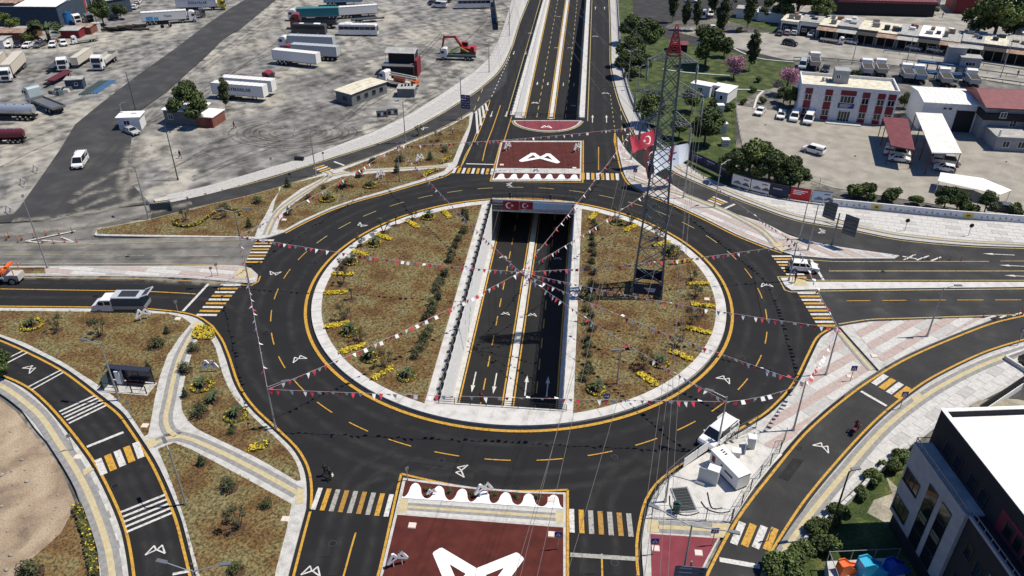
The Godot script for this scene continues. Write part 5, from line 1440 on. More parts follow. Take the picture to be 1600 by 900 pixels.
	flower_bed("long yellow hedge winding in an S over the western grass wedge",[v(-61.2,-15.66),v(-59.89,-14.12),v(-57.73,-13.87),v(-56.39,-15.19),v(-55.87,-17.92),v(-55.02,-20.01),v(-53.2,-20.7),v(-51.21,-20.14),v(-50.62,-18.95)],0.45,0.4,isle,0.22)
	flower_bed("yellow triangular bed at the corner by the west crosswalk",[v(-42.89,14.8),v(-41.83,15.77),v(-41.91,15.17),v(-40.78,16.72),v(-42.37,16.58),v(-42.72,15.4)],1.3,0.3,isle,0.65)
	flower_bed("yellow flowers on the brown bank near the ring's south-west kerb",[v(-26.74,37.11),v(-26.53,36.47),v(-25.95,36.62),v(-25.6,36.17)],0.9,0.3,isle,0.5)
	flower_bed("white and yellow flower patch beside the north-west crosswalk",[v(-19.5,-45.5),v(-18.9,-47.2),v(-18.2,-48.6)],1,0.3,isle,0.4)
	flower_bed("yellow-green patch on the lawn tip at the ring's north-west kerb",[v(-21.85,-38.66),v(-20.95,-40.59),v(-19.92,-41.94)],1,0.3,isle,0.4)
	flower_bed("long green hedge with yellow tips beside the bottom-left pavement",[v(-41.78,46.88),v(-40.23,48.68),v(-38.69,50.41),v(-36.98,52.58),v(-35.45,54.8)],0.7,0.5,-0.1,0.12)
	for q in [v(2.44,40.6),v(2.86,40.74)]: pass
	# small dark plants in the wave bed
	k = 0
	for p in [v(-6.1,41.25),v(-3.69,41.29),v(-1.29,41.33),v(1.08,41.27),v(3.38,41.23),v(5.67,41.18)]:
		inst("tuft","bed_plant",make_shrub.bind("round",88),"plant","%s small dark plant from the west in the hollows of the white waves" % nth(k),up3(p,KB+0.03),k * 1.1,0.55,"plants between the white waves")
		k += 1
	# trees
	for q in [["broad",v(24.8,-129.2),1.4,"big green tree on the park's edge beside the far bridge road"],["broad",v(21.1,-139.9),1.1,"smaller tree left of the big tree beside the far bridge road"],["broad",v(20.4,-117.3),1.15,"dark tree hugging the pavement north of the lattice tower"],["broad",v(40.9,-119.5),1.45,"large dark tree right of the red tower top"],["broad",v(18.7,-106.7),0.9,"dark tree close to the park wall left of the crossbar lamp"],["broad",v(22.8,-109.4),0.8,"dark low tree behind the crossbar lamp post"],["pale",v(33.6,-81.9),0.7,"light tree right of the tower's middle"],["broad",v(47.4,-129.7),0.75,"dark round tree between the large tree and the street"],
			["column",v(35.9,-169.2),0.95,"columnar tree on the kerb island left of the tower's red tip"],["column",v(39.2,-160.3),0.85,"slim columnar tree just right of the tower's red tip"],["column",v(42.4,-159.8),0.9,"columnar tree in front of the white parked van"],["column",v(48.8,-148.8),1.2,"tall columnar tree right of the white parked van"],["column",v(49.6,-176.9),1.15,"tall columnar tree at the park's top edge"],["column",v(58.9,-160.8),1.2,"tall poplar on the green lawn at the top"],["broad",v(66.2,-175.1),0.6,"small tree right of the tall poplar"],["column",v(52.8,-117.2),1,"dark cypress behind the pink blossom tree"],["column",v(58.9,-191.2),1.3,"dark bare columnar tree at the upper edge of the park"],["bush",v(55.8,-158.8),0.6,"round clipped bush on the top lawn"],
			["blossom",v(47.2,-109.2),0.75,"pink blossoming tree beside the white site offices"],["blossom",v(58.3,-97.2),0.8,"pink blossoming tree left of the red and white building"],["pale",v(57.2,-87.5),0.62,"round green tree at the corner of the red and white building"],["broad",v(56.5,-91.2),0.6,"dark tree in the hollow left of the red and white building"],
			["pale",v(23.2,-71.8),0.9,"light green tree behind the tower's left legs"],["broad",v(34.2,-61.4),1.05,"dense dark tree right of the tower's lower arm"],["broad",v(36.8,-69.6),0.7,"tree with a rounded top behind the dense dark tree"],["pale",v(29.2,-65),0.6,"green tree seen through the tower's lattice"],["broad",v(23.1,-82.1),0.6,"small dark tree by the park wall left of the tower"],
			["broad",v(37.37,-42.64),0.9,"leafy dark tree at the left end of the billboards' hedge"],["pale",v(40.53,-43.56),0.95,"leafy dark tree behind the billboards, tallest of its clump"],["broad",v(43.93,-41.55),0.95,"leafy dark tree behind the dark billboard"],["broad",v(47.1,-40.14),0.85,"leafy tree behind the red billboard"],["broad",v(42.8,-46.8),0.9,"leafy tree at the back of the billboards' clump"],["pale",v(46.03,-43.23),0.8,"lighter tree between the dark and the red billboard"],["broad",v(49.39,-40.38),0.6,"small leafy tree at the right end of the billboards' hedge"],
			["bush",v(58.96,-37.99),0.9,"round bush left of the pair on the low wall"],["bush",v(60.85,-37.36),1,"green bush in the middle above the low painted wall"],["bush",v(64.84,-36.95),1,"green bush right of the pair above the low painted wall"],["bush",v(69.4,-36.34),0.6,"small bush above the yellow painted flower"],
			["broad",v(73.75,-34.68),0.62,"dark leafy tree left of the white tent"],["broad",v(75.65,-33.84),0.55,"dark leafy tree in front of the white tent"],["bush",v(77.41,-33.25),0.85,"grey-green bush at the tent's corner"],["broad",v(80.69,-34.35),0.5,"dark leafy tree right of the white tent"],["bush",v(84.6,-32.72),0.85,"dark bush beside the parked grey car"],
			["pale",v(129.9,-153.1),2.1,"huge leafy tree over the shop roofs at top right"],["broad",v(127.8,-158.9),1.5,"leafy tree left of the huge one over the shops"],["broad",v(137.4,-156.9),1.5,"leafy tree right of the huge one over the shops"],["broad",v(76.3,-172.8),1.7,"large tree at the left end of the shops"],["pale",v(82.5,-168.3),1.2,"lighter tree overhanging the first shops"],["broad",v(71,-177.5),1.3,"dark tree on the lawn before the shops"],["broad",v(84.5,-90.4),0.5,"dark tree between the red and white building and the warehouse"],["bush",v(102.4,-93.6),0.7,"bush between the warehouse and the grey house"],["bush",v(79.2,-113.1),0.7,"green bush behind the red and white building's roof"],
			["broad",v(125.5,-190.9),0.6,"small tree at the end of the red roofed hall"],
			["broad",v(-79.2,-62),1.3,"big dark tree over the little white hut in the lot"],["column",v(-75.3,-72.7),0.7,"dark conifer beside the white lettered trailer"],["broad",v(-147.2,-146.5),1.05,"tall dark tree beside the utility pole"],["broad",v(-157.5,-127.8),0.7,"dark bush in front of the blue factory"],["bush",v(-156.2,-135.7),1,"green bush at the corner of the blue factory"],["bush",v(-157.7,-123.4),0.9,"green bush beside the parked black car"],["broad",v(-145,-153.6),0.7,"shaggy tree between the workshop and the white cars"],["pale",v(-169.4,-132.6),0.8,"green tree at the left end of the blue factory"],["bush",v(-179.6,-144.6),1.2,"dark shrubbery by the factory's left end"],
			["broad",v(-63.3,27.59),0.55,"dark tree cut by the left picture edge beside the slip road"],["bush",v(47.22,30.65),0.62,"dense green shrubs at the wall by the dark building"],["bush",v(45.24,31.85),0.6,"climbing shrub on the plot wall left of the dark building"],["bush",v(43.7,33.08),0.55,"green shrub at the middle of the plot wall"],["bush",v(39.24,37.44),0.45,"shrub on the plot wall below the dark lamp post's head"],["bush",v(41.34,35.12),0.5,"shrub on the plot wall above the one by the lamp post"],["bush",v(36.06,40.97),0.6,"low shrub at the foot of the dark lamp post"],["bush",v(34.18,44.87),0.7,"shrub on the grass left of the play terrace"],["bush",v(29.07,48.44),0.8,"shrub at the plot wall's end on the picture's bottom edge"],["bush",v(33.8,43.33),0.6,"dark shrub near the lower end of the plot wall"],["bush",v(30.08,47.54),0.65,"leafy shrub at the bottom of the plot wall"],["bush",v(31.44,46.21),0.6,"leafy shrub second from the bottom of the plot wall"],["bush",v(39.4,-87),0.5,"small clipped bush in the park near the path"],["bush",v(53.4,-107.1),0.55,"clipped bush left of the garden path"],["bush",v(50.5,-98.9),0.5,"clipped bush near the garden path's bend"],["bush",v(51.6,-90.6),0.5,"clipped bush beside the car park's corner"],["bush",v(46.6,-89.2),0.5,"clipped bush right of the site office"],["bush",v(42.7,-84.2),0.6,"clipped bush at the car park's edge wall"]]:
		inst("tree_" + q[0] + str(used.get("tally_" + q[0],0) % 3),{"broad": "leafy_tree","pale": "leafy_tree","column": "columnar_tree","blossom": "blossom_tree","bush": "bush"}[q[0]],make_tree.bind(q[0],200 + used.get("tally_" + q[0],0) % 3),"bush" if q[0] == "bush" else "tree",q[3],up3(q[1],-0.15),r.randf() * TAU,q[2] * {"broad": 1.05,"pale": 1.15,"column": 1.3,"blossom": 1.2,"bush": 1.15}[q[0]] * r.randf_range(0.95,1.05))
		used["tally_" + q[0]] = used.get("tally_" + q[0],0) + 1
	# a palm by the factory
	inst("tall_palm","palm_tree",make_shrub.bind("palm",6),"palm","tall date palm in front of the blue factory",up3(v(-152.3,-125.4),-0.15),0,4.2)
	grass_tufts(r)
	stones(r)

# short dry tufts over the lawns,so that they have a nap
func grass_tufts(r: RandomNumberGenerator) -> void:
	var b := N()
	for i in 9:
		var a := TAU * i / 9.0 + r.randf()
		var p := P(cos(a),0,sin(a)) * r.randf_range(0.02,0.10)
		var q := p * 2.0 + P(0,r.randf_range(0.10,0.2),0)
		var s := P(-sin(a),0,cos(a)) * 0.018
		b.tri(p - s,p + s,q)
	var mesh := b.mesh()
	var areas := [[ring(28.6,40),0.27,rect(PW - 0.2,-40,PE + 0.2,40)]]
	areas.append([[v(-73.11,13.51),v(-54.82,12.01),v(-48.72,11.89),v(-44.6,13.88),v(-44.52,21.14),v(-42.14,29.26),v(-39.69,35.87),v(-39.97,36.22),v(-44.05,32.29),v(-50.72,27.62),v(-57.75,23.71),v(-64.73,20.44),v(-69.76,18.4)],KB+0.03,null])
	areas.append([[v(-42.06,15.64),v(-38.89,19.02),v(-34.48,26.01),v(-28.31,32.22),v(-22.03,37.66),v(-19.93,41.14),v(-26,38.25),v(-34.35,34.48),v(-38.14,30.66),v(-39.74,26.54),v(-41.91,18.6)],KB+0.03,null])
	areas.append([[v(-37.45,38.06),v(-36.13,36.9),v(-33.61,37.79),v(-26.27,41.29),v(-19.79,44.47),v(-18.58,52.43),v(-18.55,54.57),v(-25.35,55.23),v(-29.78,47.66),v(-34.77,41.27)],KB+0.03,null])
	areas.append([[v(-42.44,-14.48),v(-43.16,-23.79),v(-40.65,-32.87),v(-37.5,-37.05),v(-29.99,-39.97),v(-18.12,-43.4),v(-21.87,-37.45),v(-28.01,-31.59),v(-35.84,-23.76),v(-39.51,-18.11)],KB+0.02,null])
	areas.append([[v(-38.35,-40.05),v(-28.6,-54.5),v(-17.8,-73.8),v(-17.4,-55.3),v(-17.4,-46.4),v(-25.51,-42.95)],KB+0.02,null])
	areas.append([[v(-71.73,-9.89),v(-72.81,-11.4),v(-65.49,-15.71),v(-51.18,-27.68),v(-47.76,-30.42),v(-46.36,-19.63),v(-45.28,-11.67),v(-55.87,-11.05)],KB+0.02,null])
	var T: Array[Transform3D] = []
	var tint: Array[Color] = []
	for a in areas:
		var pk := PackedVector2Array(a[0])
		var lo := Vector2(1e9,1e9)
		var hi := -lo
		for p in pk:
			lo = lo.min(p); hi = hi.max(p)
		var n := int((hi.x - lo.x) * (hi.y - lo.y) * 7)
		for i in n:
			var p := Vector2(r.randf_range(lo.x,hi.x),r.randf_range(lo.y,hi.y))
			if not Geometry2D.is_point_in_polygon(p,pk): continue
			if a[2] != null and p.x > PW - 0.3 and p.x < PE + 0.3: continue
			T.append(Transform3D(Basis(Vector3.UP,r.randf() * TAU).scaled(Vector3.ONE * r.randf_range(0.6,1.4)),up3(p,a[1] - 0.01)))
			var q := r.randf_range(0.7,1.25)
			tint.append(Color(0.22,0.15,0.055) * q if r.randf() < 0.55 else Color(0.18,0.165,0.065) * q)
	var mm := MultiMesh.new()
	mm.transform_format = MultiMesh.TRANSFORM_3D
	mm.use_colors = true
	mm.mesh = mesh
	mm.instance_count = T.size()
	for i in T.size():
		mm.set_instance_transform(i,T[i])
		mm.set_instance_color(i,tint[i])
	var o := MultiMeshInstance3D.new()
	o.multimesh = mm
	o.material_override = leaf_mat("straw",Color(0.1,0.09,0.05))
	o.name = "grass_tufts"
	add_child(o)
	tag(o,"short dry grass over all the lawns","grass","","stuff")

# loose stones on the bare ground
func stones(r: RandomNumberGenerator) -> void:
	var b := N()
	b.ball(P(0,0.05,0),P(0.16,0.1,0.12),6,4)
	var spots := []
	for q in [[[v(-93.3,-93.1),v(-53.4,-139.1),v(-28.4,-157.8),v(-29.4,-102.7),v(-41.3,-63.5),v(-58.58,-40.18),v(-69.36,-27.08),v(-81.38,-44.47),v(-88.1,-71.3)],800,-0.16],[[v(-64.98,30.29),v(-60.28,32.25),v(-47.12,41.71),v(-42.27,46.75),v(-41.1,54.62),v(-47.86,56.01)],160,-0.18],[[v(-43.2,-54.8),v(-28.4,-97.3),v(-19.3,-150.6),v(-22.2,-158.5),v(-34.5,-86.4)],300,-0.16],[[v(45.9,-85.4),v(86.9,-76.9),v(97.1,-56.2),v(86.64,-32.43),v(52.7,-48.5)],60,-0.12]]:
		var pk := PackedVector2Array(q[0])
		var lo := Vector2(1e9,1e9)
		var hi := -lo
		for p in pk:
			lo = lo.min(p); hi = hi.max(p)
		var n := 0
		while n < q[1]:
			var p := Vector2(r.randf_range(lo.x,hi.x),r.randf_range(lo.y,hi.y))
			if Geometry2D.is_point_in_polygon(p,pk):
				n += 1
				spots.append(up3(p,q[2]))
	var mm := MultiMesh.new()
	mm.transform_format = MultiMesh.TRANSFORM_3D
	mm.mesh = b.mesh()
	mm.instance_count = spots.size()
	for i in spots.size():
		mm.set_instance_transform(i,Transform3D(Basis(Vector3.UP,r.randf() * TAU).scaled(Vector3.ONE * pow(r.randf(),4) * 1.5 + Vector3.ONE * 0.35),spots[i]))
	var o := MultiMeshInstance3D.new()
	o.multimesh = mm
	o.material_override = M.concrete_yard
	o.name = "loose_stones"
	add_child(o)
	tag(o,"loose stones strewn over the bare lots","stones","","stuff")


func paint(called: String,c: Color) -> StandardMaterial3D:
	if M.has(called): return M[called]
	var m := mat(called,c,0.35)
	m.clearcoat_enabled = true; m.clearcoat = 0.6; m.clearcoat_roughness = 0.1
	return m

# a shape lofted between a lower and an upper rectangle: x from a to b at each level
func loft(b: MB,x0: float,x1: float,w0: float,y0: float,x2: float,x3: float,w1: float,y1: float) -> void:
	var p := [P(x0,y0,-w0 / 2),P(x1,y0,-w0 / 2),P(x1,y0,w0 / 2),P(x0,y0,w0 / 2),P(x2,y1,-w1 / 2),P(x3,y1,-w1 / 2),P(x3,y1,w1 / 2),P(x2,y1,w1 / 2)]
	b.quad(p[4],p[7],p[6],p[5]); b.quad(p[0],p[1],p[2],p[3])
	b.quad(p[3],p[2],p[6],p[7]); b.quad(p[1],p[0],p[4],p[5]); b.quad(p[2],p[1],p[5],p[6]); b.quad(p[0],p[3],p[7],p[4])

func wheels(o: Node3D,xs: Array,w: float,r: float,thick := 0.22) -> void:
	for x in xs:
		for s in [-1,1]:
			var b := N()
			b.cyl(P(x,r,s * (w / 2 - thick)),P(x,r,s * w / 2),r,r,14)
			var t := obj("wheel",b,M.rubber,o)
			b = N()
			b.cyl(P(x,r,s * (w / 2 - 0.02)),P(x,r,s * (w / 2 + 0.015)),r * 0.6,r * 0.55,10)
			obj("rim",b,M.galvanised,t)

func make_car(o: Node3D,col: String,kind: String) -> void:
	var p: StandardMaterial3D = M[col]
	var b := N()
	var L := 4.4
	var W := 1.78
	var body := []
	var g := []   # greenhouse: x0 x1 (belt) x2 x3 (roof) belt roof
	match kind:
		"sedan":
			body = [v(-2.2,0.32),v(-2.25,0.62),v(-2.18,0.92),v(-1.5,0.98),v(0.95,0.95),v(1.9,0.80),v(2.18,0.66),v(2.22,0.34)]
			g = [-1.75,1.05,-1,0.3,0.95,1.44]
		"hatch":
			L = 4.0
			body = [v(-1.95,0.32),v(-2,0.7),v(-1.92,0.98),v(0.9,0.96),v(1.75,0.82),v(1.97,0.66),v(2,0.34)]
			g = [-1.9,1,-1.55,0.25,0.95,1.47]
		"suv":
			body = [v(-2.15,0.42),v(-2.2,0.8),v(-2.12,1.1),v(0.95,1.08),v(1.95,0.98),v(2.15,0.8),v(2.18,0.42)]
			W = 1.84
			g = [-2.08,1.1,-1.8,0.35,1.07,1.66]
		"van":
			W = 1.86
			body = [v(-2.3,0.36),v(-2.35,0.8),v(-2.28,1.16),v(1.35,1.12),v(2.15,0.92),v(2.32,0.7),v(2.34,0.38)]
			g = [-2.26,1.5,-2.15,0.75,1.1,1.86]
		"minibus":
			L = 5.3
			W = 2.0
			body = [v(-2.65,0.38),v(-2.68,0.9),v(-2.62,1.26),v(1.85,1.22),v(2.5,1),v(2.66,0.75),v(2.68,0.4)]
			g = [-2.6,2,-2.52,1.2,1.2,2.2]
	# flanks narrower at the sill than at the belt
	b.profile(body,W)
	obj("body",b,p,o)
	b = N()
	loft(b,g[0],g[1],W - 0.08,g[4],g[2],g[3],W - 0.42,g[5] - 0.03)
	obj("windows",b,M.glass,o)
	b = N()
	loft(b,g[2] - 0.06,g[3] + 0.08,W - 0.38,g[5] - 0.05,g[2] + 0.06,g[3] - 0.08,W - 0.55,g[5] + 0.02)
	var zr: float = W / 2 - 0.2
	var zb: float = W / 2 - 0.03
	var mid: float = (g[2] + g[3]) / 2 - 0.1
	for s in [-1,1]:
		b.bar(P(g[1] - 0.02,g[4],s * zb),P(g[3],g[5] - 0.02,s * zr),0.07,0.07)
		b.bar(P(g[0] + 0.02,g[4],s * zb),P(g[2],g[5] - 0.02,s * zr),0.12,0.14)
		b.bar(P(mid + 0.05,g[4],s * zb),P(mid,g[5] - 0.02,s * zr),0.06,0.08)
		if kind == "van" or kind == "minibus": b.obox(Transform3D(Basis(Vector3.RIGHT,s * 0.26).rotated(Vector3.UP,0),P(g[0] * 0.62 - 0.1,(g[4] + g[5]) / 2,s * (zb + zr) / 2)),P(absf(g[0]) * 0.62,g[5] - g[4],0.06))
	obj("roof",b,p,o)
	wheels(o,[-L * 0.31,L * 0.31],W + 0.02,0.33 if kind in ["sedan","hatch"] else 0.37)
	for s in [-1,1]:
		b = N()
		b.box(P(L / 2 - 0.06,body[body.size() - 2].y + 0.06,s * (W / 2 - 0.24)),P(0.2,0.15,0.4))
		obj("headlight",b,M.lamp_glass,o)
		b = N()
		b.box(P(-L / 2 + 0.02,body[1].y + 0.15,s * (W / 2 - 0.14)),P(0.14,0.3,0.22))
		obj("tail_light",b,M.tail_red,o)
		b = N()
		b.box(P(g[1] - 0.35,g[4] + 0.06,s * (W / 2 + 0.08)),P(0.14,0.13,0.18))
		obj("mirror",b,p,o)
	b = N()
	b.box(P(L / 2 + 0,0.44,0),P(0.1,0.2,W * 0.8))
	b.box(P(-L / 2 + 0,0.42,0),P(0.1,0.16,W * 0.85))
	obj("bumper",b,M.black,o)
	b = N()
	b.box(P(L / 2 + 0.055,0.46,0),P(0.02,0.11,0.5)); b.box(P(-L / 2 - 0.04,0.62,0),P(0.06,0.11,0.5))
	obj("number_plate",b,M.white,o)

func cab(o: Node3D,col: String,x: float) -> void:
	var b := N()
	b.profile([v(x - 1.1,0.75),v(x - 1.1,3.35),v(x - 0.7,3.62),v(x + 0.2,3.55),v(x + 0.75,3.2),v(x + 1.05,2.05),v(x + 1.12,1.2),v(x + 1.12,0.5),v(x + 0.6,0.5)],2.42)
	var c := obj("cab",b,M[col],o)
	b = N()
	b.quad(P(x + 1.075,2.05,-1.08),P(x + 1.075,2.05,1.08),P(x + 0.80,3.08,1.02),P(x + 0.80,3.08,-1.02))
	for s in [-1,1]:
		b.box(P(x + 0.25,2.45,s * 1.215),P(0.95,0.75,0.02))
	obj("window",b,M.glass,c)
	b = N()
	b.box(P(x + 1.13,1.25,0),P(0.05,0.85,1.7))
	obj("grille",b,M.black,c)
	for s in [-1,1]:
		b = N()
		b.box(P(x + 1.14,0.72,s * 0.9),P(0.06,0.25,0.5))
		obj("headlight",b,M.lamp_glass,c)
		b = N()
		b.box(P(x + 0.95,2.6,s * 1.38),P(0.12,0.6,0.24))
		obj("mirror",b,M.black,c)

func box_body(o: Node3D,col: String,x0: float,x1: float,y0: float,y1: float) -> Node3D:
	var b := N()
	b.box(P((x0 + x1) / 2,(y0 + y1) / 2,0),P(x1 - x0,y1 - y0,2.52))
	var t := obj("cargo_box",b,M[col],o)
	b = N()
	for s in [-1,1]:
		b.box(P((x0 + x1) / 2,y1 - 0.04,s * 1.265),P(x1 - x0 + 0.04,0.12,0.03))
		b.box(P((x0 + x1) / 2,y0 + 0.06,s * 1.265),P(x1 - x0 + 0.04,0.14,0.03))
		for x in [x0 + 0.03,x1 - 0.03]: b.box(P(x,(y0 + y1) / 2,s * 1.265),P(0.1,y1 - y0,0.035))
	for k in 11: b.box(P(lerpf(x0 + 0.4,x1 - 0.4,k / 10.0),y1 + 0.012,0),P(0.06,0.03,2.5))
	obj("frame_rail",b,M.galvanised if col != "trailer_grey" else M.grey_metal,t)
	b = N()
	for s in [-1,1]: b.box(P(x0 - 0.02,(y0 + y1) / 2,s * 0.62),P(0.05,y1 - y0 - 0.25,1.16))
	obj("rear_door",b,M[col],t)
	return t

# a box trailer; with a cab in front when front is a paint's name
func make_trailer(o: Node3D,col: String,front: String,words: String) -> void:
	var bx := box_body(o,col,-6.8,6.8,1.25,3.95)
	var b := N()
	b.box(P(-0.2,1.08,0),P(13,0.28,1.1))
	b.box(P(-1,0.75,1.1),P(4,0.5,0.05)); b.box(P(-1,0.75,-1.1),P(4,0.5,0.05))
	if not front:
		b.box(P(3.6,0.55,0.8),P(0.16,1.1,0.16)); b.box(P(3.6,0.55,-0.8),P(0.16,1.1,0.16))
	obj("chassis",b,M.black_metal,o)
	wheels(o,[-5.4,-4.1,-2.8],2.5,0.52,0.4)
	if front:
		cab(o,front,8.55)
		b = N()
		b.box(P(6.6,0.85,0),P(5.2,0.3,0.9))
		obj("tractor_frame",b,M.black_metal,o)
		wheels(o,[8.8,5.3],2.45,0.52,0.4)
	if words:
		text(bx,"lettering",words,1.15,mat("letter_navy",lin(0.02,0.03,0.07),0.6),Transform3D(Basis(),P(0.6,2.75,1.275)))

func make_flatbed(o: Node3D,front: String,side_h: float,col := "grey_metal",bed_only := false) -> void:
	var b := N()
	b.box(P(-2,1.15,0),P(8.6,0.14,2.5))
	obj("deck",b,M[col],o)
	b = N()
	b.box(P(-1,0.9,0),P(11,0.3,0.95))
	obj("chassis",b,M.black_metal,o)
	if side_h > 0.0:
		for s in [-1,1]:
			b = N()
			b.box(P(-2,1.2 + side_h / 2,s * 1.25),P(8.6,side_h,0.07))
			for k in 6: b.box(P(-6.2 + k * 1.68,1.2 + side_h / 2,s * 1.3),P(0.1,side_h,0.06))
			obj("side_board",b,M[col],o)
		for x in [-6.28,2.28]:
			b = N()
			b.box(P(x,1.2 + side_h / 2,0),P(0.07,side_h + (0.35 if x > 0 else 0),2.5))
			obj("end_board",b,M[col],o)
	wheels(o,[-4.6,-3.3],2.5,0.52,0.4)
	if not bed_only:
		wheels(o,[3.7],2.45,0.52,0.4)
		cab(o,front,3.6)

func make_tipper(o: Node3D,front: String,col: String) -> void:
	var b := N()
	loft(b,-3.2,1.4,2.2,1.35,-3.4,1.5,2.5,2.5)
	obj("tipper_body",b,M[col],o)
	b = N()
	b.box(P(-0.95,2.515,0),P(4.5,0.03,2.2))
	obj("load",b,M.dark_load,o)
	b = N()
	for s in [-1,1]:
		b.box(P(-0.95,2.56,s * 1.2),P(4.9,0.14,0.12))
		for k in 5: b.box(P(-3.0 + k * 1.05,1.95,s * 1.24),P(0.1,1.1,0.1))
	obj("rim_rail",b,M[col],o)
	b = N()
	b.box(P(-0.3,0.95,0),P(6.2,0.3,0.9))
	obj("chassis",b,M.black_metal,o)
	wheels(o,[-2.4,-1.1,2.8],2.45,0.5,0.4)
	cab(o,front,2.75)

func make_tanker(o: Node3D,col: String,front := "") -> void:
	var b := N()
	b.cyl(P(-5.6,2.35,0),P(5.6,2.35,0),1.2,1.2,20)
	b.cyl(P(5.6,2.35,0),P(5.95,2.35,0),1.2,0.8,20)
	b.cyl(P(-5.6,2.35,0),P(-5.95,2.35,0),1.2,0.8,20)
	var t := obj("tank",b,M[col],o)
	b = N()
	for k in 5: b.cyl(P(-4 + k * 2,3.5,0),P(-4 + k * 2,3.72,0),0.32,0.32,10)
	b.box(P(0,3.6,0.55),P(10.5,0.06,0.3))
	obj("hatch",b,M.galvanised,t)
	b = N()
	b.box(P(0,1,0),P(11.4,0.3,1))
	b.box(P(1.5,0.8,1.15),P(5,0.6,0.06)); b.box(P(1.5,0.8,-1.15),P(5,0.6,0.06))
	b.box(P(-5.7,0.85,0),P(0.2,0.4,2.3))
	obj("chassis",b,M.black_metal,o)
	wheels(o,[-4.6,-3.4,-2.2],2.5,0.5,0.4)
	if front: cab(o,front,7.3); wheels(o,[7.5],2.45,0.5,0.4)

func make_bus(o: Node3D,col: String) -> void:
	var b := N()
	b.profile([v(-6,0.4),v(-6.05,3),v(-5.8,3.4),v(5.4,3.4),v(5.85,3),v(6.05,1.3),v(6.05,0.4)],2.5)
	obj("body",b,M[col],o)
	b = N()
	for s in [-1,1]:
		for k in 7: b.box(P(-5.0 + k * 1.62,2.35,s * 1.256),P(1.55,0.95,0.02))
	b.quad(P(6.06,1.35,-1.1),P(6.06,1.35,1.1),P(5.88,3,1.1),P(5.88,3,-1.1))
	obj("windows",b,M.glass,o)
	b = N()
	b.box(P(-3,3.5,0),P(2.2,0.22,1.6)); b.box(P(2.5,3.46,0),P(1.4,0.14,1.2))
	obj("roof_unit",b,M.white,o)
	wheels(o,[-3.3,3.7],2.48,0.5,0.3)

func make_excavator(o: Node3D) -> void:
	for s in [-1,1]:
		var b := N()
		b.profile([v(-2,0.25),v(-1.7,0),v(1.7,0),v(2,0.25),v(2,0.6),v(1.7,0.85),v(-1.7,0.85),v(-2,0.6)],0.6,s * 1.05)
		obj("track",b,M.rubber,o)
	var b := N()
	b.box(P(-0.4,1.5,0),P(3.6,1,2.5)); b.box(P(-1.8,1.75,0),P(1,1.4,2.4))
	obj("house",b,M.machine_red,o)
	b = N()
	b.box(P(0.75,2.2,0.8),P(1.5,1.7,0.95))
	obj("cabin",b,M.glass,o)
	b = N()
	b.box(P(0.75,3.08,0.8),P(1.6,0.1,1))
	obj("cabin_roof",b,M.machine_red,o)
	b = N()
	b.bar(P(1,1.6,-0.2),P(3.2,4.6,-0.2),0.45,0.6); b.bar(P(3,4.5,-0.2),P(6.2,4.2,-0.2),0.42,0.5)
	obj("boom",b,M.machine_red,o)
	b = N()
	b.bar(P(6,4.6,-0.2),P(6.7,1.2,-0.2),0.35,0.45)
	obj("arm",b,M.machine_red,o)
	b = N()
	b.profile([v(6.4,1.3),v(7.1,1.2),v(7,0.3),v(6.1,0.1),v(5.9,0.4)],1.2,-0.2)
	obj("bucket",b,M.dark_steel,o)

func make_crane_truck(o: Node3D,front: String,boom: String) -> void:
	make_flatbed(o,front,0.5,"dark_steel")
	var b := N()
	b.cyl(P(1.4,1.2,0),P(1.4,2.9,0),0.35,0.3,8)
	b.bar(P(1.4,2.8,0),P(-1.2,3.9,0.2),0.35,0.4); b.bar(P(-1.2,3.8,0.2),P(-4.2,2.3,0.1),0.3,0.34)
	obj("crane_arm",b,M[boom],o)

func make_pump_truck(o: Node3D) -> void:
	make_flatbed(o,"car_white",0,"dirty_white")
	var b := N()
	b.bar(P(2,2.6,0),P(-6.2,2.5,0),0.4,0.4); b.bar(P(-6,2.9,0.3),P(1.6,3,0.3),0.32,0.32)
	b.bar(P(1.6,3.3,-0.3),P(-5,3.2,-0.3),0.28,0.28)
	obj("boom",b,M.dirty_white,o)
	b = N()
	b.box(P(-5.6,1.7,0),P(1.4,1,1.8)); b.cyl(P(-2.5,1.8,0),P(0.6,1.9,0),0.6,0.6,10)
	obj("hopper",b,M.orange,o)

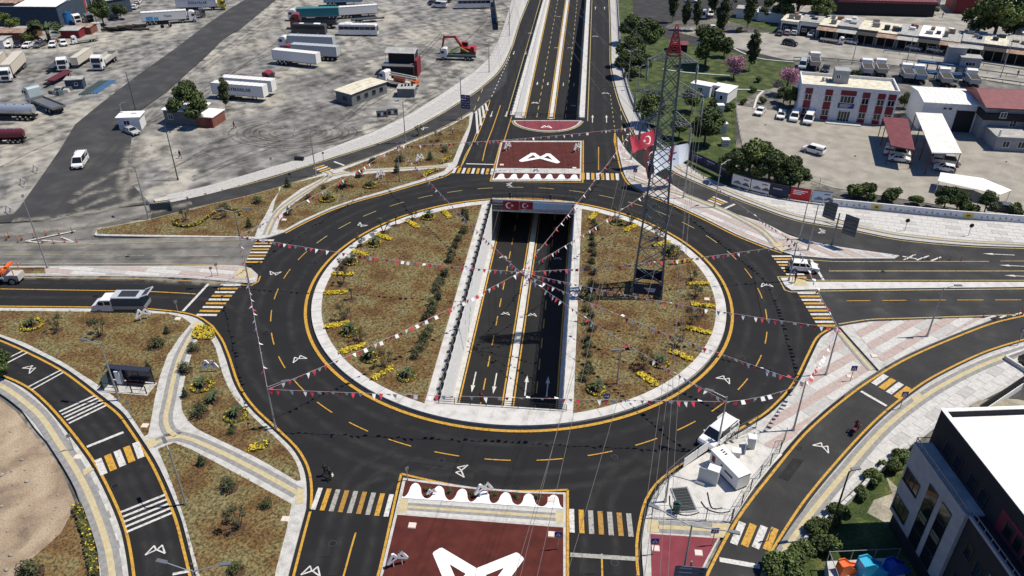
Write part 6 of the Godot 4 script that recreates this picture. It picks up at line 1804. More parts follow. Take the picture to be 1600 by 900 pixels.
# the crew-cab lorry that carries a lit advertising frame
func make_ad_truck(o: Node3D) -> void:
	var b := N()
	b.profile([v(0.6,0.45),v(0.6,2.1),v(0.9,2.2),v(2.1,2.15),v(2.75,1.45),v(3.4,1.2),v(3.5,0.9),v(3.5,0.45)],2)
	var c := obj("cab",b,M.car_white,o)
	b = N()
	for s in [-1,1]:
		b.box(P(1.15,1.7,s * 1.005),P(0.75,0.55,0.02)); b.box(P(2.05,1.65,s * 1.005),P(0.7,0.55,0.02))
	b.quad(P(2.8,1.46,-0.9),P(2.8,1.46,0.9),P(2.17,2.12,0.85),P(2.17,2.12,-0.85))
	obj("window",b,M.glass,c)
	b = N()
	b.box(P(-1.6,0.85,0),P(4.4,0.16,2.1)); b.box(P(-1.6,1.1,1.05),P(4.4,0.4,0.06)); b.box(P(-1.6,1.1,-1.05),P(4.4,0.4,0.06)); b.box(P(-3.78,1,0),P(0.06,0.5,2.1))
	obj("bed",b,M.galvanised,o)
	b = N()
	loft(b,-3.75,0.45,2.02,1.25,-3.3,0.5,1.8,2.5)
	obj("tilted_screen",b,M.dark_steel,o)
	b = N()
	loft(b,-3.4,0.55,2.1,2.5,-3.35,0.5,2,2.62)
	b.bar(P(-3.5,2.7,0),P(-4.6,3.1,0),2.2,0.12)
	obj("roof_frame",b,M.trailer_grey,o)
	b = N()
	b.box(P(-1.6,2.64,0),P(2.4,0.06,1.5)); b.obox(Transform3D(Basis(Vector3.FORWARD,0.36),P(-4.05,2.98,0)),P(0.8,0.04,1.6))
	obj("roof_panel",b,M.sign_dark,o)
	wheels(o,[-2.4,2.5],2,0.36)

func make_roller(o: Node3D) -> void:
	var b := N()
	b.cyl(P(1.5,0.6,-0.9),P(1.5,0.6,0.9),0.6,0.6,16)
	obj("drum",b,M.dark_steel,o)
	b = N()
	b.box(P(-0.9,1.1,0),P(2.2,0.9,1.6)); b.box(P(0.9,1.15,0.9),P(1.9,0.25,0.12)); b.box(P(0.9,1.15,-0.9),P(1.9,0.25,0.12))
	obj("body",b,M.dirty_white,o)
	b = N()
	for s in [[-1.5,0.7],[-1.5,-0.7],[0,0.7],[0,-0.7]]: b.bar(P(s[0],1.5,s[1]),P(s[0],2.7,s[1]),0.08,0.08)
	b.box(P(-0.75,2.75,0),P(0.5,0.25,1.5)); b.box(P(0.4,1.75,0),P(0.4,0.5,1.3))
	obj("canopy",b,M.orange,o)
	wheels(o,[-1.1],1.9,0.6,0.45)

func make_motorbike(o: Node3D) -> void:
	for x in [-0.68,0.68]:
		var b := N()
		b.cyl(P(x,0.31,-0.06),P(x,0.31,0.06),0.31,0.31,14)
		obj("wheel",b,M.rubber,o)
	var b := N()
	b.profile([v(-0.75,0.62),v(-0.8,0.82),v(-0.2,0.78),v(0.15,0.92),v(0.45,0.85),v(0.5,0.45),v(0.1,0.3),v(-0.35,0.35)],0.26)
	obj("body",b,M.dark_red,o)
	b = N()
	b.bar(P(0.7,0.31,0),P(0.42,1.02,0),0.1,0.1); b.bar(P(0.42,1.02,-0.34),P(0.42,1.02,0.34),0.05,0.05)
	obj("handlebar",b,M.black_metal,o)

func vehicles() -> void:
	paint("car_white",lin(0.74,0.74,0.73)); paint("car_black",lin(0.012,0.012,0.014)); paint("car_grey",lin(0.09,0.095,0.10)); paint("car_silver",lin(0.38,0.39,0.40)); paint("car_green",lin(0.015,0.05,0.04)); paint("cab_yellow",lin(0.62,0.48,0.02)); paint("cab_red",lin(0.22,0.015,0.02)); paint("pale_blue_van",lin(0.36,0.45,0.48))
	paint("machine_red",lin(0.42,0.02,0.02)); paint("lime",lin(0.25,0.42,0.05))
	mat("lamp_glass",lin(0.6,0.6,0.58),0.15); mat("tail_red",lin(0.25,0.01,0.01),0.3); mat("sign_dark",lin(0.03,0.03,0.035),0.4); mat("dark_load",lin(0.05,0.045,0.04),1); mat("dark_red",lin(0.10,0.012,0.018),0.6); mat("dirty_white",lin(0.42,0.41,0.38),0.7)
	for q in [["trailer_white",lin(0.70,0.70,0.68)],["trailer_grey",lin(0.40,0.43,0.46)],["trailer_beige",lin(0.58,0.53,0.44)],["trailer_teal",lin(0.02,0.19,0.21)],["trailer_dark",lin(0.05,0.055,0.06)],["trailer_blue",lin(0.16,0.28,0.42)],["tank_silver",lin(0.52,0.55,0.58)],["tank_red",lin(0.10,0.015,0.025)]]:
		mat(q[0],q[1],0.45)
	M.tank_silver.metallic = 0.6; M.tank_silver.roughness = 0.3
	var car := func(col: String,kind: String,p: Vector2,turn: float,label: String,y := 0.03) -> void:
		inst("car_" + col + kind,{"sedan": "parked_car","hatch": "parked_car","suv": "parked_car","van": "small_van","minibus": "minibus"}[kind],make_car.bind(col,kind),"van" if kind in ["van","minibus"] else "car",label,up3(p,y),turn)
	car.call("car_white","van",v(25.58,30.08),-2.299,"white van driving on the ring road beside the generator compound",0.05)
	protos["car_car_whitevan"].scale *= 1.1
	car.call("car_white","suv",v(43.66,-9.72),-0.069,"white car crossing the upper east crosswalk",0.05)
	car.call("car_white","minibus",v(-90.85,-37.5),-1.277,"white minibus driving down the fresh lot road",0.05)
	car.call("car_white","van",v(56.4,-59.4),2.512,"white car standing alone in the middle of the car park",-0.1)
	car.call("car_white","sedan",v(49.5,-82.7),-1.998,"white saloon by the grass edge, leftmost in front of the red and white building",-0.1)
	car.call("car_white","hatch",v(53.9,-80.5),-1.871,"small white car, next to the leftmost saloon at the red and white building",-0.1)
	car.call("car_white","van",v(56.7,-79.5),-1.883,"white van in the middle of the row at the red and white building",-0.1)
	car.call("car_white","minibus",v(59.6,-78.1),-1.917,"larger white van at the right end of the row at the red and white building",-0.1)
	car.call("car_white","minibus",v(73.4,-59.5),-0.394,"white van parked deeper under the red carport",-0.1)
	car.call("car_white","sedan",v(72.9,-56.7),-0.249,"white saloon at the open front of the red carport",-0.1)
	car.call("car_silver","minibus",v(81.7,-56),-0.218,"silver van parked under the white canopy",-0.1)
	car.call("car_white","hatch",v(80.3,-52.6),2.709,"white hatchback in front of the white canopy",-0.1)
	car.call("car_grey","sedan",v(84.12,-35.22),2.947,"dark grey car half hidden by bushes near the tent",-0.1)
	car.call("car_black","suv",v(68.9,-145.1),-0.549,"black car driving along the street past the first shops",-0.1)
	car.call("car_grey","hatch",v(68.2,-157),1.242,"dark grey car at the left of the shops' forecourt row",-0.1)
	car.call("car_silver","hatch",v(70.7,-158.1),1.263,"silver car second in the shops' forecourt row",-0.1)
	car.call("car_white","hatch",v(72.9,-158.3),1.256,"white car third in the shops' forecourt row",-0.1)
	car.call("car_white","sedan",v(77.6,-156.5),1.214,"white car standing alone before the first shop",-0.1)
	car.call("car_black","sedan",v(80.3,-159.1),1.235,"black car close to the first shop's wall",-0.1)
	car.call("car_white","sedan",v(87.5,-149.3),-0.636,"white saloon behind the white pickup on the street",-0.1)
	car.call("car_white","sedan",v(104.3,-143.9),-0.65,"white saloon driving on the street, left of the white estate",-0.1)
	car.call("car_white","suv",v(109.7,-141.8),-0.622,"white estate driving on the street behind the saloon",-0.1)
	car.call("car_green","sedan",v(123.5,-137.9),-0.603,"dark green car driving on the street",-0.1)
	car.call("car_white","minibus",v(130.2,-136),-0.939,"white van at the street's right end",-0.1)
	car.call("car_black","sedan",v(92.3,-155),-0.273,"black car parked by the shop awnings",-0.1)
	car.call("car_black","sedan",v(73.2,-119.4),-1.899,"black car in the truck yard behind the red and white building",-0.1)
	car.call("car_grey","sedan",v(103.3,-110.2),-2.019,"dark saloon between two tipper trucks in the yard",-0.1)
	car.call("pale_blue_van","minibus",v(67.6,-121.8),-1.873,"pale blue van at the left end of the truck yard",-0.1)
	car.call("car_white","minibus",v(46.7,-177.5),-1.73,"white van with dark windscreen in the park's car park",-0.1)
	car.call("car_white","van",v(49.7,-180.6),-1.713,"white box-shaped van right of the one in the park's car park",-0.1)
	car.call("car_white","sedan",v(48,-161.2),-1.554,"white car half under the trees beside the tall columnar one",-0.1)
	car.call("car_grey","sedan",v(46.5,-186.9),0.666,"dark car in the park's car park",-0.1)
	car.call("car_white","sedan",v(45.2,-200.9),-0.121,"white car at the top edge of the park's car park",-0.1)
	car.call("car_black","sedan",v(42,-178.8),-1.715,"black car at the foot of the second columnar tree",-0.1)
	car.call("car_white","hatch",v(-160.6,-118.1),-0.995,"white car at the left end of the row by the rusty shed",-0.1)
	car.call("car_black","hatch",v(-158.2,-119),-1.025,"black car second in the row by the rusty shed",-0.1)
	car.call("car_white","sedan",v(-154.8,-118.7),-1.452,"white saloon third in the row by the rusty shed",-0.1)
	car.call("car_grey","sedan",v(-151.9,-119.7),-1.546,"dark grey car fourth in the row by the rusty shed",-0.1)
	car.call("car_white","hatch",v(-148,-120.1),-1.119,"white hatchback below the palm by the rusty shed",-0.1)
	car.call("car_white","hatch",v(-145.7,-121.8),-0.913,"white little car right of the palm by the rusty shed",-0.1)
	car.call("car_white","sedan",v(-148.5,-169.1),1.843,"white car beside the workshop wall at the top left",-0.1)
	car.call("car_white","hatch",v(-151.3,-176.8),1.845,"white car behind the other one beside the workshop",-0.1)
	car.call("car_black","sedan",v(-148.4,-155),1.392,"black car behind the log pile",-0.1)
	car.call("car_white","minibus",v(-43.8,-182.7),3.027,"white minibus parked left of the white coach",-0.1)
	car.call("car_black","sedan",v(-46.9,-187.4),0.994,"black car behind the white minibus",-0.1)
	car.call("car_black","suv",v(-43,-190),0.777,"black car next to the white coach",-0.1)
	car.call("car_silver","sedan",v(-89.7,-55.3),-0.541,"silver-grey car parked at the white kiosk",-0.05)
	car.call("car_black","suv",v(67.55,13.69),-1.417,"black car behind the wall at the right picture edge",0.1)
	var lorry := func(key: String,called: String,maker: Callable,cat: String,label: String,p: Vector2,turn: float,size := 1.0) -> void:
		inst(key,called,maker,cat,label,up3(p,-0.14),turn,size)
	lorry.call("t_yellow","articulated_lorry",make_trailer.bind("trailer_white","cab_yellow","ÖZKAYALAR"),"lorry","white lettered lorry with a bright yellow cab",v(-126.1,-169.6),0.255,0.97)
	lorry.call("t_reefer","articulated_lorry",make_reefer,"lorry","white refrigerated lorry with pale blue picture and white cab",v(-128.2,-150.3),0.398)
	lorry.call("tip_grey","tipper_truck",make_tipper.bind("car_grey","dirty_white"),"truck","small grey tipper behind the refrigerated lorry",v(-121.9,-158.9),0.616,0.8)
	lorry.call("t_beige","articulated_lorry",make_trailer.bind("trailer_beige","car_white",""),"lorry","beige curtain-sided lorry with white cab parked at the left edge",v(-142.8,-95.1),-1.225,0.98)
	lorry.call("t_beige","articulated_lorry",make_trailer.bind("trailer_beige","car_white",""),"lorry","beige lorry cut by the left picture edge, behind the other",v(-147.5,-94.1),-1.206,0.98)
	lorry.call("t_container","articulated_lorry",make_trailer.bind("trailer_beige","",""),"trailer","cream container trailer standing between the white cabs",v(-129.7,-104.9),-1.425,0.75)
	lorry.call("flat_white","flatbed_truck",make_flatbed.bind("car_white",0.9,"dirty_white"),"truck","white truck with long open sided bed beside the container",v(-122.6,-103.2),-1.408,1.1)
	lorry.call("cab_alone","truck_tractor",make_tractor.bind("car_white"),"truck","white tractor unit with no trailer left of the container",v(-131.6,-99.3),-1.182)
	lorry.call("tank","tanker_trailer",make_tanker.bind("tank_silver"),"tanker","polished silver tanker trailer at the left edge",v(-121.5,-61.3),-3.103)
	lorry.call("flat_pale","flatbed_truck",make_flatbed.bind("pale_blue_van",0.35,"grey_metal"),"truck","low flatbed truck with pale cab behind the silver tanker",v(-118.7,-69.5),2.588,1.2)
	lorry.call("tank_r","tanker_trailer",make_tanker.bind("tank_red"),"tanker","dark red tanker trailer cut by the left edge",v(-114.5,-47.4),-2.947,0.85)
	lorry.call("t_aymanlar","box_trailer",make_trailer.bind("trailer_white","","AYMANLAR"),"trailer","white lettered trailer in front of its twin near the red tractor",v(-74.9,-80.2),-0.123)
	lorry.call("t_plain","box_trailer",make_trailer.bind("trailer_white","",""),"trailer","plain white trailer behind the lettered one near the red tractor",v(-74.4,-84.6),-0.122)
	lorry.call("t_plain","box_trailer",make_trailer.bind("trailer_white","",""),"trailer","plain white trailer standing alone on pale ground in the lot's middle",v(-70.6,-109.4),-0.223)
	lorry.call("t_greyalone","articulated_lorry",make_trailer.bind("trailer_grey","cab_red",""),"lorry","grey trailer with dark red cab behind the lone white trailer",v(-67.4,-116),3.026)
	lorry.call("t_greywhite","articulated_lorry",make_trailer.bind("trailer_grey","car_white",""),"lorry","pale grey lorry with white cab, third from the front in the lot",v(-71.6,-125.6),3.107)
	lorry.call("bus_dark","coach",make_bus.bind("trailer_dark"),"bus","dark coach with white roof line left of the white coach",v(-77.8,-142.6),3.115,0.9)
	lorry.call("bus_white","coach",make_bus.bind("car_white"),"bus","white coach in the middle of the lot",v(-62.2,-142.8),0.045,1)
	lorry.call("flat_dark","flatbed_truck",make_flatbed.bind("cab_red",0.9,"trailer_dark"),"truck","dark open truck with a red cab behind the dark coach",v(-79.6,-149.7),-2.974,1.3)
	lorry.call("t_teal","articulated_lorry",make_trailer.bind("trailer_teal","car_white",""),"lorry","teal lorry with white cab",v(-80.5,-160.7),-2.92)
	lorry.call("t_plain","box_trailer",make_trailer.bind("trailer_white","",""),"trailer","plain white trailer right behind the teal lorry",v(-68.4,-165.7),0.406,0.95)
	lorry.call("bed_only","low_loader",make_flatbed.bind("car_white",0,"trailer_dark",true),"trailer","empty low-loader trailer behind the white coach",v(-62.7,-160.1),0.44)
	lorry.call("t_ender","box_trailer",make_trailer.bind("trailer_blue","","ENDER TRANS"),"trailer","pale blue lettered trailer at the top edge of the lot",v(-78.3,-182.9),0.247)
	lorry.call("bus_two","coach",make_bus.bind("car_white"),"bus","white coach with dark windows at the lot's upper right",v(-31.8,-183.1),-2.952,0.98)
	lorry.call("excavator","excavator",make_excavator,"excavator","red tracked excavator with raised arm in the lot",v(-25.7,-124.5),2.987,1.1)
	lorry.call("crane_truck","crane_truck",make_crane_truck.bind("car_white","lime"),"truck","white truck carrying a lime green folding crane before the excavator",v(-28.3,-119.6),-3.114,0.9)
	lorry.call("pump","pump_truck",make_pump_truck,"truck","dirty white concrete pump truck behind the dark hut",v(-39.5,-94.5),2.753,1)
	lorry.call("redtractor","truck_tractor",make_tractor.bind("cab_red"),"truck","red tractor unit behind the plain trailer",v(-73.7,-91.9),-0.154)
	lorry.call("ad_truck","advertising_truck",make_ad_truck,"truck","white crew-cab lorry carrying a tilted dark screen on the west road",v(-56.24,11.16),-3.042,1.05)
	lorry.call("roller","road_roller",make_roller,"road roller","pale road machine with orange top lights standing on the paved reserve at the left edge",v(-77.03,5.67),-3.041,1.1)
	lorry.call("pick","pickup_truck",make_flatbed.bind("car_white",0.5,"dirty_white"),"pickup","white pickup with open bed on the street by the shops",v(82.5,-148.7),-0.479,0.62)
	lorry.call("pick","pickup_truck",make_flatbed.bind("car_white",0.5,"dirty_white"),"pickup","white pickup parked below the low sheds at the top left",v(-141.6,-125.1),-2.363,0.66)
	lorry.call("pick_grey","pickup_truck",make_flatbed.bind("car_white",0.5,"grey_metal"),"pickup","grey pickup with white cab at the street's right end",v(132.4,-144.2),-0.653,0.66)
	for q in [[v(70.6,-122.1),1273,98,"tipper truck beside the pale blue van","dirty_white"],[v(83,-116.9),1354,105,"pale tipper truck, left of the pair behind the office block","trailer_grey"],[v(86.8,-117.3),1375,106,"tipper truck with a white load, right of the pair behind the office block","dirty_white"],[v(92.3,-113.4),1417,114,"tipper truck at the left end of the blue conveyors","trailer_grey"],[v(95.1,-112.6),1436,116,"tipper truck with blue bed by the conveyors","trailer_blue"],[v(100.8,-110.5),1477,120,"dusty tipper truck in the middle of the conveyors","dirty_white"],[v(107.4,-110.1),1519,122,"tipper truck at the right end of the conveyors","trailer_grey"]]:
		lorry.call("tip_" + q[4],"tipper_truck",make_tipper.bind("car_white",q[4]),"truck",q[3],q[0],1.4,1.05)
	lorry.call("bed_only","low_loader",make_flatbed.bind("car_white",0,"trailer_dark",true),"trailer","bare trailer frame parked behind the warehouse",v(103.2,-102.4),1.452,0.8)
	lorry.call("redframe","trailer_frame",make_flatbed.bind("car_white",0,"dark_red",true),"trailer","rusty red trailer frame lying beside the scrap",v(-127.3,-87.9),-1.553,1)
	lorry.call("bed_only","low_loader",make_flatbed.bind("car_white",0,"trailer_dark",true),"trailer","dark trailer frame left of the white tractor unit",v(-134.3,-98.4),-1.348,0.9)
	inst("bike","motorbike",make_motorbike,"motorbike","dark red motorbike ridden along the south-east slip road",up3(v(41.69,27.31),0.03),0.967,1.15)

func make_tractor(o: Node3D,col: String) -> void:
	cab(o,col,1.8)
	var b := N()
	b.box(P(-0.4,0.95,0),P(5.4,0.3,0.95))
	b.box(P(-1.4,1.15,0),P(1,0.12,1))
	obj("frame",b,M.black_metal,o)
	wheels(o,[-2,2],2.45,0.52,0.4)

func make_reefer(o: Node3D) -> void:
	make_trailer(o,"trailer_white","car_white","")
	var b := N()
	b.box(P(-4.4,2.1,1.275),P(2,1.2,0.02)); b.box(P(-2.4,2,1.275),P(1.4,0.9,0.02))
	obj("blue_picture",b,mat("print_blue",lin(0.08,0.35,0.62),0.5),o)
	text(o,"lettering","Visne",0.9,mat("letter_grey",lin(0.05,0.09,0.10),0.6),Transform3D(Basis(),P(1.2,2.6,1.275)),true,false)


# a window in the local xy plane facing +z: a frame with a recessed pane
func window(parent: Node,x: float,y: float,z: float,w: float,h: float,n := 2,frame: Material = null,ax := 0.0) -> void:
	var b := N()
	var f := 0.07
	b.box(P(0,h / 2 - f / 2,0),P(w,f,0.1)); b.box(P(0,-h / 2 + f / 2,0.03),P(w + 0.12,f,0.18))
	for i in n + 1: b.box(P(-w / 2 + f / 2 + (w - f) * i / n,0,0),P(f,h - 2 * f,0.1))
	var o := obj("window",b,frame if frame else M.white,parent)
	o.position = P(x,y,z)
	o.rotation.y = ax
	b = N()
	b.box(P(0,0,-0.01),P(w - 0.02,h - 0.02,0.03))
	obj("pane",b,M.glass,o)

func sx(parent: Node,called: String,m: Material,x0: float,x1: float,y0: float,y1: float,z0: float,z1: float) -> MeshInstance3D:
	var b := N()
	b.box(P((x0 + x1) / 2,(y0 + y1) / 2,(z0 + z1) / 2),P(x1 - x0,y1 - y0,absf(z1 - z0)))
	return obj(called,b,m,parent)

func parapet(parent: Node,m: Material,x0: float,x1: float,z0: float,z1: float,y: float,h: float,t := 0.25) -> void:
	var b := N()
	b.box(P((x0 + x1) / 2,y + h / 2,z0 + t / 2),P(x1 - x0,h,t)); b.box(P((x0 + x1) / 2,y + h / 2,z1 - t / 2),P(x1 - x0,h,t))
	b.box(P(x0 + t / 2,y + h / 2,(z0 + z1) / 2),P(t,h,absf(z1 - z0) - 2 * t)); b.box(P(x1 - t / 2,y + h / 2,(z0 + z1) / 2),P(t,h,absf(z1 - z0) - 2 * t))
	obj("parapet",b,m,parent)

func at3(p: Vector2,y := -0.2) -> Vector3: return P(p.x,y,p.y)

# a plain hall: local x along the front (facing +z),roof ridge along x
func hall(label: String,called: String,at: Vector3,turn: float,w: float,d: float,h: float,wall: Material,roof: Material,rise := 0.6,cat := "building",group := "") -> Node3D:
	var t := thing(called,label,cat,at,turn,group)
	sx(t,"wall",wall,0,w,0,h,-d,0)
	var b := N()
	var e := 0.3
	b.quad(P(-e,h,e),P(w + e,h,e),P(w + e,h + rise,-d / 2),P(-e,h + rise,-d / 2))
	b.quad(P(w + e,h,-d - e),P(-e,h,-d - e),P(-e,h + rise,-d / 2),P(w + e,h + rise,-d / 2))
	b.quad(P(-e,h - 0.16,e),P(w + e,h - 0.16,e),P(w + e,h,e),P(-e,h,e))
	b.tri(P(w + 0.01,h,0),P(w + 0.01,h,-d),P(w + 0.01,h + rise,-d / 2))
	b.tri(P(-0.01,h,-d),P(-0.01,h,0),P(-0.01,h + rise,-d / 2))
	var r := obj("roof",b,roof,t)
	b = N()   # standing seams
	for i in range(1,int(w / 1.1)):
		var x := i * 1.1
		b.bar(P(x,h + 0.03,e),P(x,h + rise + 0.03,-d / 2),0.06,0.05)
		b.bar(P(x,h + rise + 0.03,-d / 2),P(x,h + 0.03,-d - e),0.06,0.05)
	obj("roof_seam",b,roof,r)
	return t

func opening(parent: Node,called: String,x0: float,x1: float,y0: float,y1: float,z: float,m: Material,dz := 0.06) -> void:
	sx(parent,called,m,x0,x1,y0,y1,z - dz,z + dz)

func buildings() -> void:
	layered("facade_grey",noise_tex(60,0.02,[[0,lin(0.25,0.27,0.285)],[1,lin(0.33,0.345,0.355)]],256),7,null,1)
	layered("facade_dark",noise_tex(61,0.02,[[0,lin(0.012,0.0125,0.015)],[1,lin(0.02,0.021,0.024)]],256),7,null,1)
	layered("roof_white",noise_tex(62,0.01,[[0,lin(0.62,0.60,0.55)],[0.5,lin(0.74,0.73,0.70)],[1,lin(0.80,0.79,0.77)]],512,6,30),16,null,1)
	layered("roof_cream",noise_tex(63,0.015,[[0,lin(0.34,0.31,0.22)],[0.5,lin(0.56,0.53,0.42)],[1,lin(0.66,0.63,0.54)]],512,6,30),14,null,1)
	layered("roof_red",noise_tex(64,0.02,[[0,lin(0.14,0.035,0.04)],[1,lin(0.21,0.06,0.065)]],256),9,null,1,0.6)
	layered("roof_grey",noise_tex(65,0.02,[[0,lin(0.24,0.24,0.23)],[1,lin(0.42,0.42,0.40)]],256,5,20),11,null,1)
	layered("roof_rust",noise_tex(66,0.02,[[0,lin(0.14,0.07,0.045)],[0.6,lin(0.30,0.20,0.15)],[1,lin(0.44,0.40,0.36)]],256,5,20),8,null,1)
	layered("block_wall",noise_tex(67,0.02,[[0,lin(0.10,0.11,0.12)],[1,lin(0.17,0.18,0.19)]],256),6,null,1)
	layered("wall_blue",noise_tex(68,0.02,[[0,lin(0.025,0.045,0.075)],[1,lin(0.05,0.075,0.11)]],256),8,null,1)
	layered("brick_wall",noise_tex(69,0.02,[[0,lin(0.14,0.045,0.03)],[1,lin(0.24,0.10,0.07)]],256),6,null,1)
	mat("panel_red",lin(0.17,0.012,0.02),0.7)
	mat("shade",lin(0.02,0.02,0.022),0.9)
	dark_building()
	# red and white offices
	var t := thing("office_block","two-storey white office block with dark red window bays and blue sign","building",at3(v(57.3,-80.9)),-0.166)
	var W := 20.6
	sx(t,"wall",M.wall_white,0,W,0,7.4,-9.5,0)
	sx(t,"roof",M.roof_cream,0.25,W - 0.25,7.41,7.46,-9.25,-0.25)
	parapet(t,M.wall_white,-0.05,W + 0.05,-9.55,0.05,7.4,0.7)
	sx(t,"stair_house",M.facade_grey,7,10.2,7.4,10.4,-7.5,-4.4)
	window(t,7.9,9,-4.38,0.9,1,2)
	for x in [1.8,6.1,14,17.2,19.7] as Array:
		if x > 18: x = 19.4
		sx(t,"red_bay",M.panel_red,x - 0.8,x + 0.8,0.2,7.2,0,0.06)
		window(t,x,5.2,0.1,1.5,1.4,2); window(t,x,1.9,0.1,1.5,1.4,2)
	sx(t,"red_bay",M.panel_red,8.6,11.9,6.2,7.3,0,0.07)
	window(t,10.2,5.3,0.1,3,1.6,4)
	var sg := sx(t,"sign_board",mat("sign_deep_blue",lin(0.015,0.03,0.16),0.5),8.5,11.9,3.3,4.4,0.05,0.25)
	for k in 3: sx(sg,"print_line",M.white,8.9,11.4 - k * 0.4,4.1 - k * 0.28,4.2 - k * 0.28,0.255,0.262)
	window(t,10.2,1.4,0.1,2.6,2.4,4)
	sx(t,"entrance_step",M.concrete,6.5,14,0,0.25,0,2.4)
	for x in [4.1,8.2,12.6,15.7]: sx(t,"pilaster",M.wall_white,x - 0.25,x + 0.25,0,7.9,0,0.12)
	for k in 3: sx(t,"roof_clutter",M.grey_metal,4.6 + k * 0.8,5.1 + k * 0.8,7.46,8.3 - k * 0.2,-5.5 - k * 0.4,-4.8 - k * 0.4)
	# warehouse with a wide dark gate
	t = hall("white gabled warehouse with a huge dark gate","warehouse",at3(v(82.9,-76)),-0.082,11.2,11,6.4,M.wall_white,M.roof_white,0.7)
	opening(t,"gate",7,10.8,0,4.9,0.02,M.shade)
	window(t,4.4,5.2,0.06,0.9,0.6,1); window(t,5.5,5.2,0.06,0.9,0.6,1)
	canopy("white flat canopy over parked vans in front of the warehouse",[v(80.3,-73.1),v(85.8,-72.9),v(81.3,-50),v(75.7,-49.7)],4.5,M.roof_white)
	canopy("dark red carport roof over two white vehicles",[v(73,-71.2),v(78,-70.5),v(73.5,-52.3),v(69.6,-54.2)],3.9,M.roof_red)
	# the grey house under the red roof
	t = thing("grey_house","grey two-storey house with a broad dark red roof","building",at3(v(94,-71.3)),-0.05)
	sx(t,"wall",M.facade_grey,0,34,0,7.2,-12,0)
	sx(t,"upper_band",M.facade_dark,-0.4,34.4,4.6,6,-12.4,0.8)
	var b := N()
	b.quad(P(-0.8,7.4,1),P(34,7.4,1),P(34,9.2,-6.5),P(-0.8,9.2,-6.5))
	b.quad(P(34,7.4,-13),P(-0.8,7.4,-13),P(-0.8,9.2,-6.5),P(34,9.2,-6.5))
	b.quad(P(-0.8,7.15,1),P(34,7.15,1),P(34,7.4,1),P(-0.8,7.4,1))
	b.tri(P(-0.6,7.2,-12.8),P(-0.6,7.2,0.9),P(-0.6,9.1,-6.5))
	obj("roof",b,M.roof_red,t)
	sx(t,"porch",M.facade_grey,1,9,0,3,0,6.5)
	sx(t,"porch_roof",M.roof_grey,0.7,9.3,3,3.2,0,6.8)
	sx(t,"dark_wing",M.facade_dark,9.2,34,0,6.4,0.1,5)
	for q in [[3.2,5.9,0.06],[6,3.9,0.06]]: window(t,q[0],q[1],q[2] + 0.8 if q[1] > 4.6 else q[2],1.3,1.3,2)
	for q in [[3,1.6,6.55],[6,1.6,6.55],[11.5,4.2,5.06],[14.5,4.2,5.06],[11.5,1.5,5.06],[14.8,1.5,5.06],[17.8,4.2,5.06]]: window(t,q[0],q[1],q[2],1.4,1.4,2)
	for x in [1.2,8.8]: sx(t,"pillar",M.white,x - 0.15,x + 0.15,3.2,4.6,6.2,6.5)
	# white party tent
	t = thing("tent","white peaked tent roof near the painted wall","tent",at3(v(80.59,-41.59)),-0.35)
	b = N()
	var c := P(0,3.7,0)
	var rim := [P(-5.6,2.4,1.6),P(4.6,2.4,3.2),P(6.6,2.4,0.2),P(2,2.4,-3.4),P(-5.2,2.4,-3)]
	for i in 5: b.tri(c,rim[i],rim[(i + 1) % 5])
	obj("canvas",b,mat("canvas",lin(0.80,0.80,0.78),0.8),t)
	for p in rim:
		b = N()
		b.bar(P(p.x * 0.97,0,p.z * 0.97),p * 0.97,0.12,0.12)
		obj("pole",b,M.white,t)
	# site offices in the park
	t = thing("site_office","white flat-roofed site offices set in an L on the lawn","building",at3(v(34.6,-95.7),-0.18),-0.485)
	sx(t,"wall",M.wall_white,0,5,0,2.7,-3,0)
	sx(t,"wall",M.wall_white,5.02,10.4,0,2.6,-4.5,-1.8)
	sx(t,"wall",M.wall_white,7.4,10.4,0,2.75,-1.78,2.6)
	sx(t,"roof",M.roof_white,-0.15,5.15,2.7,2.85,-3.15,0.15)
	sx(t,"roof",M.roof_white,7.25,10.55,2.75,2.9,-1.9,2.75)
	sx(t,"roof",M.roof_white,5.16,10.5,2.6,2.72,-4.6,-1.92)
	opening(t,"door",5.6,6.6,0,2.1,-1.78,M.shade)
	window(t,2.5,1.6,0.03,1.2,1,2); window(t,8.9,1.5,2.63,0.8,1.1,1)
	for q in [[v(40,-81.2),"tall slender white tank on the lawn below the site offices",2.4],[v(39.2,-69.5),"second slender white tank on the lawn nearer the car park",2.2],[v(38.7,-61.9),"small slatted white cabinet on the lawn by the dense tree",1.4]]:
		t = thing("utility_cabinet",q[1],"cabinet",at3(q[0],-0.16),0.1)
		sx(t,"body",M.wall_white,-0.7,0.7,0,q[2],-0.7,0.7)
		for k in 3: sx(t,"louvre",M.grey_metal,-0.55,0.55,0.35 + k * 0.45,0.5 + k * 0.45,0.7,0.73)
		sx(t,"lid",M.white,-0.8,0.8,q[2],q[2] + 0.1,-0.8,0.8)
	lot_buildings()
	bazaar()
	# conveyor plant in the truck yard
	t = thing("control_tower","narrow grey control tower beside the blue conveyors","tower",at3(v(109.3,-118.6)),-0.2)
	sx(t,"wall",M.facade_grey,-2.4,2.4,0,5.2,-1.8,1.8); sx(t,"upper_room",M.facade_grey,-5.5,-1.2,2.2,7,-3.4,-0.4)
	sx(t,"roof",M.roof_grey,-2.6,2.6,5.2,5.4,-2,2); sx(t,"roof",M.roof_grey,-5.7,-1,7,7.2,-3.6,-0.2)
	window(t,0,3.8,1.83,2.4,1,3)
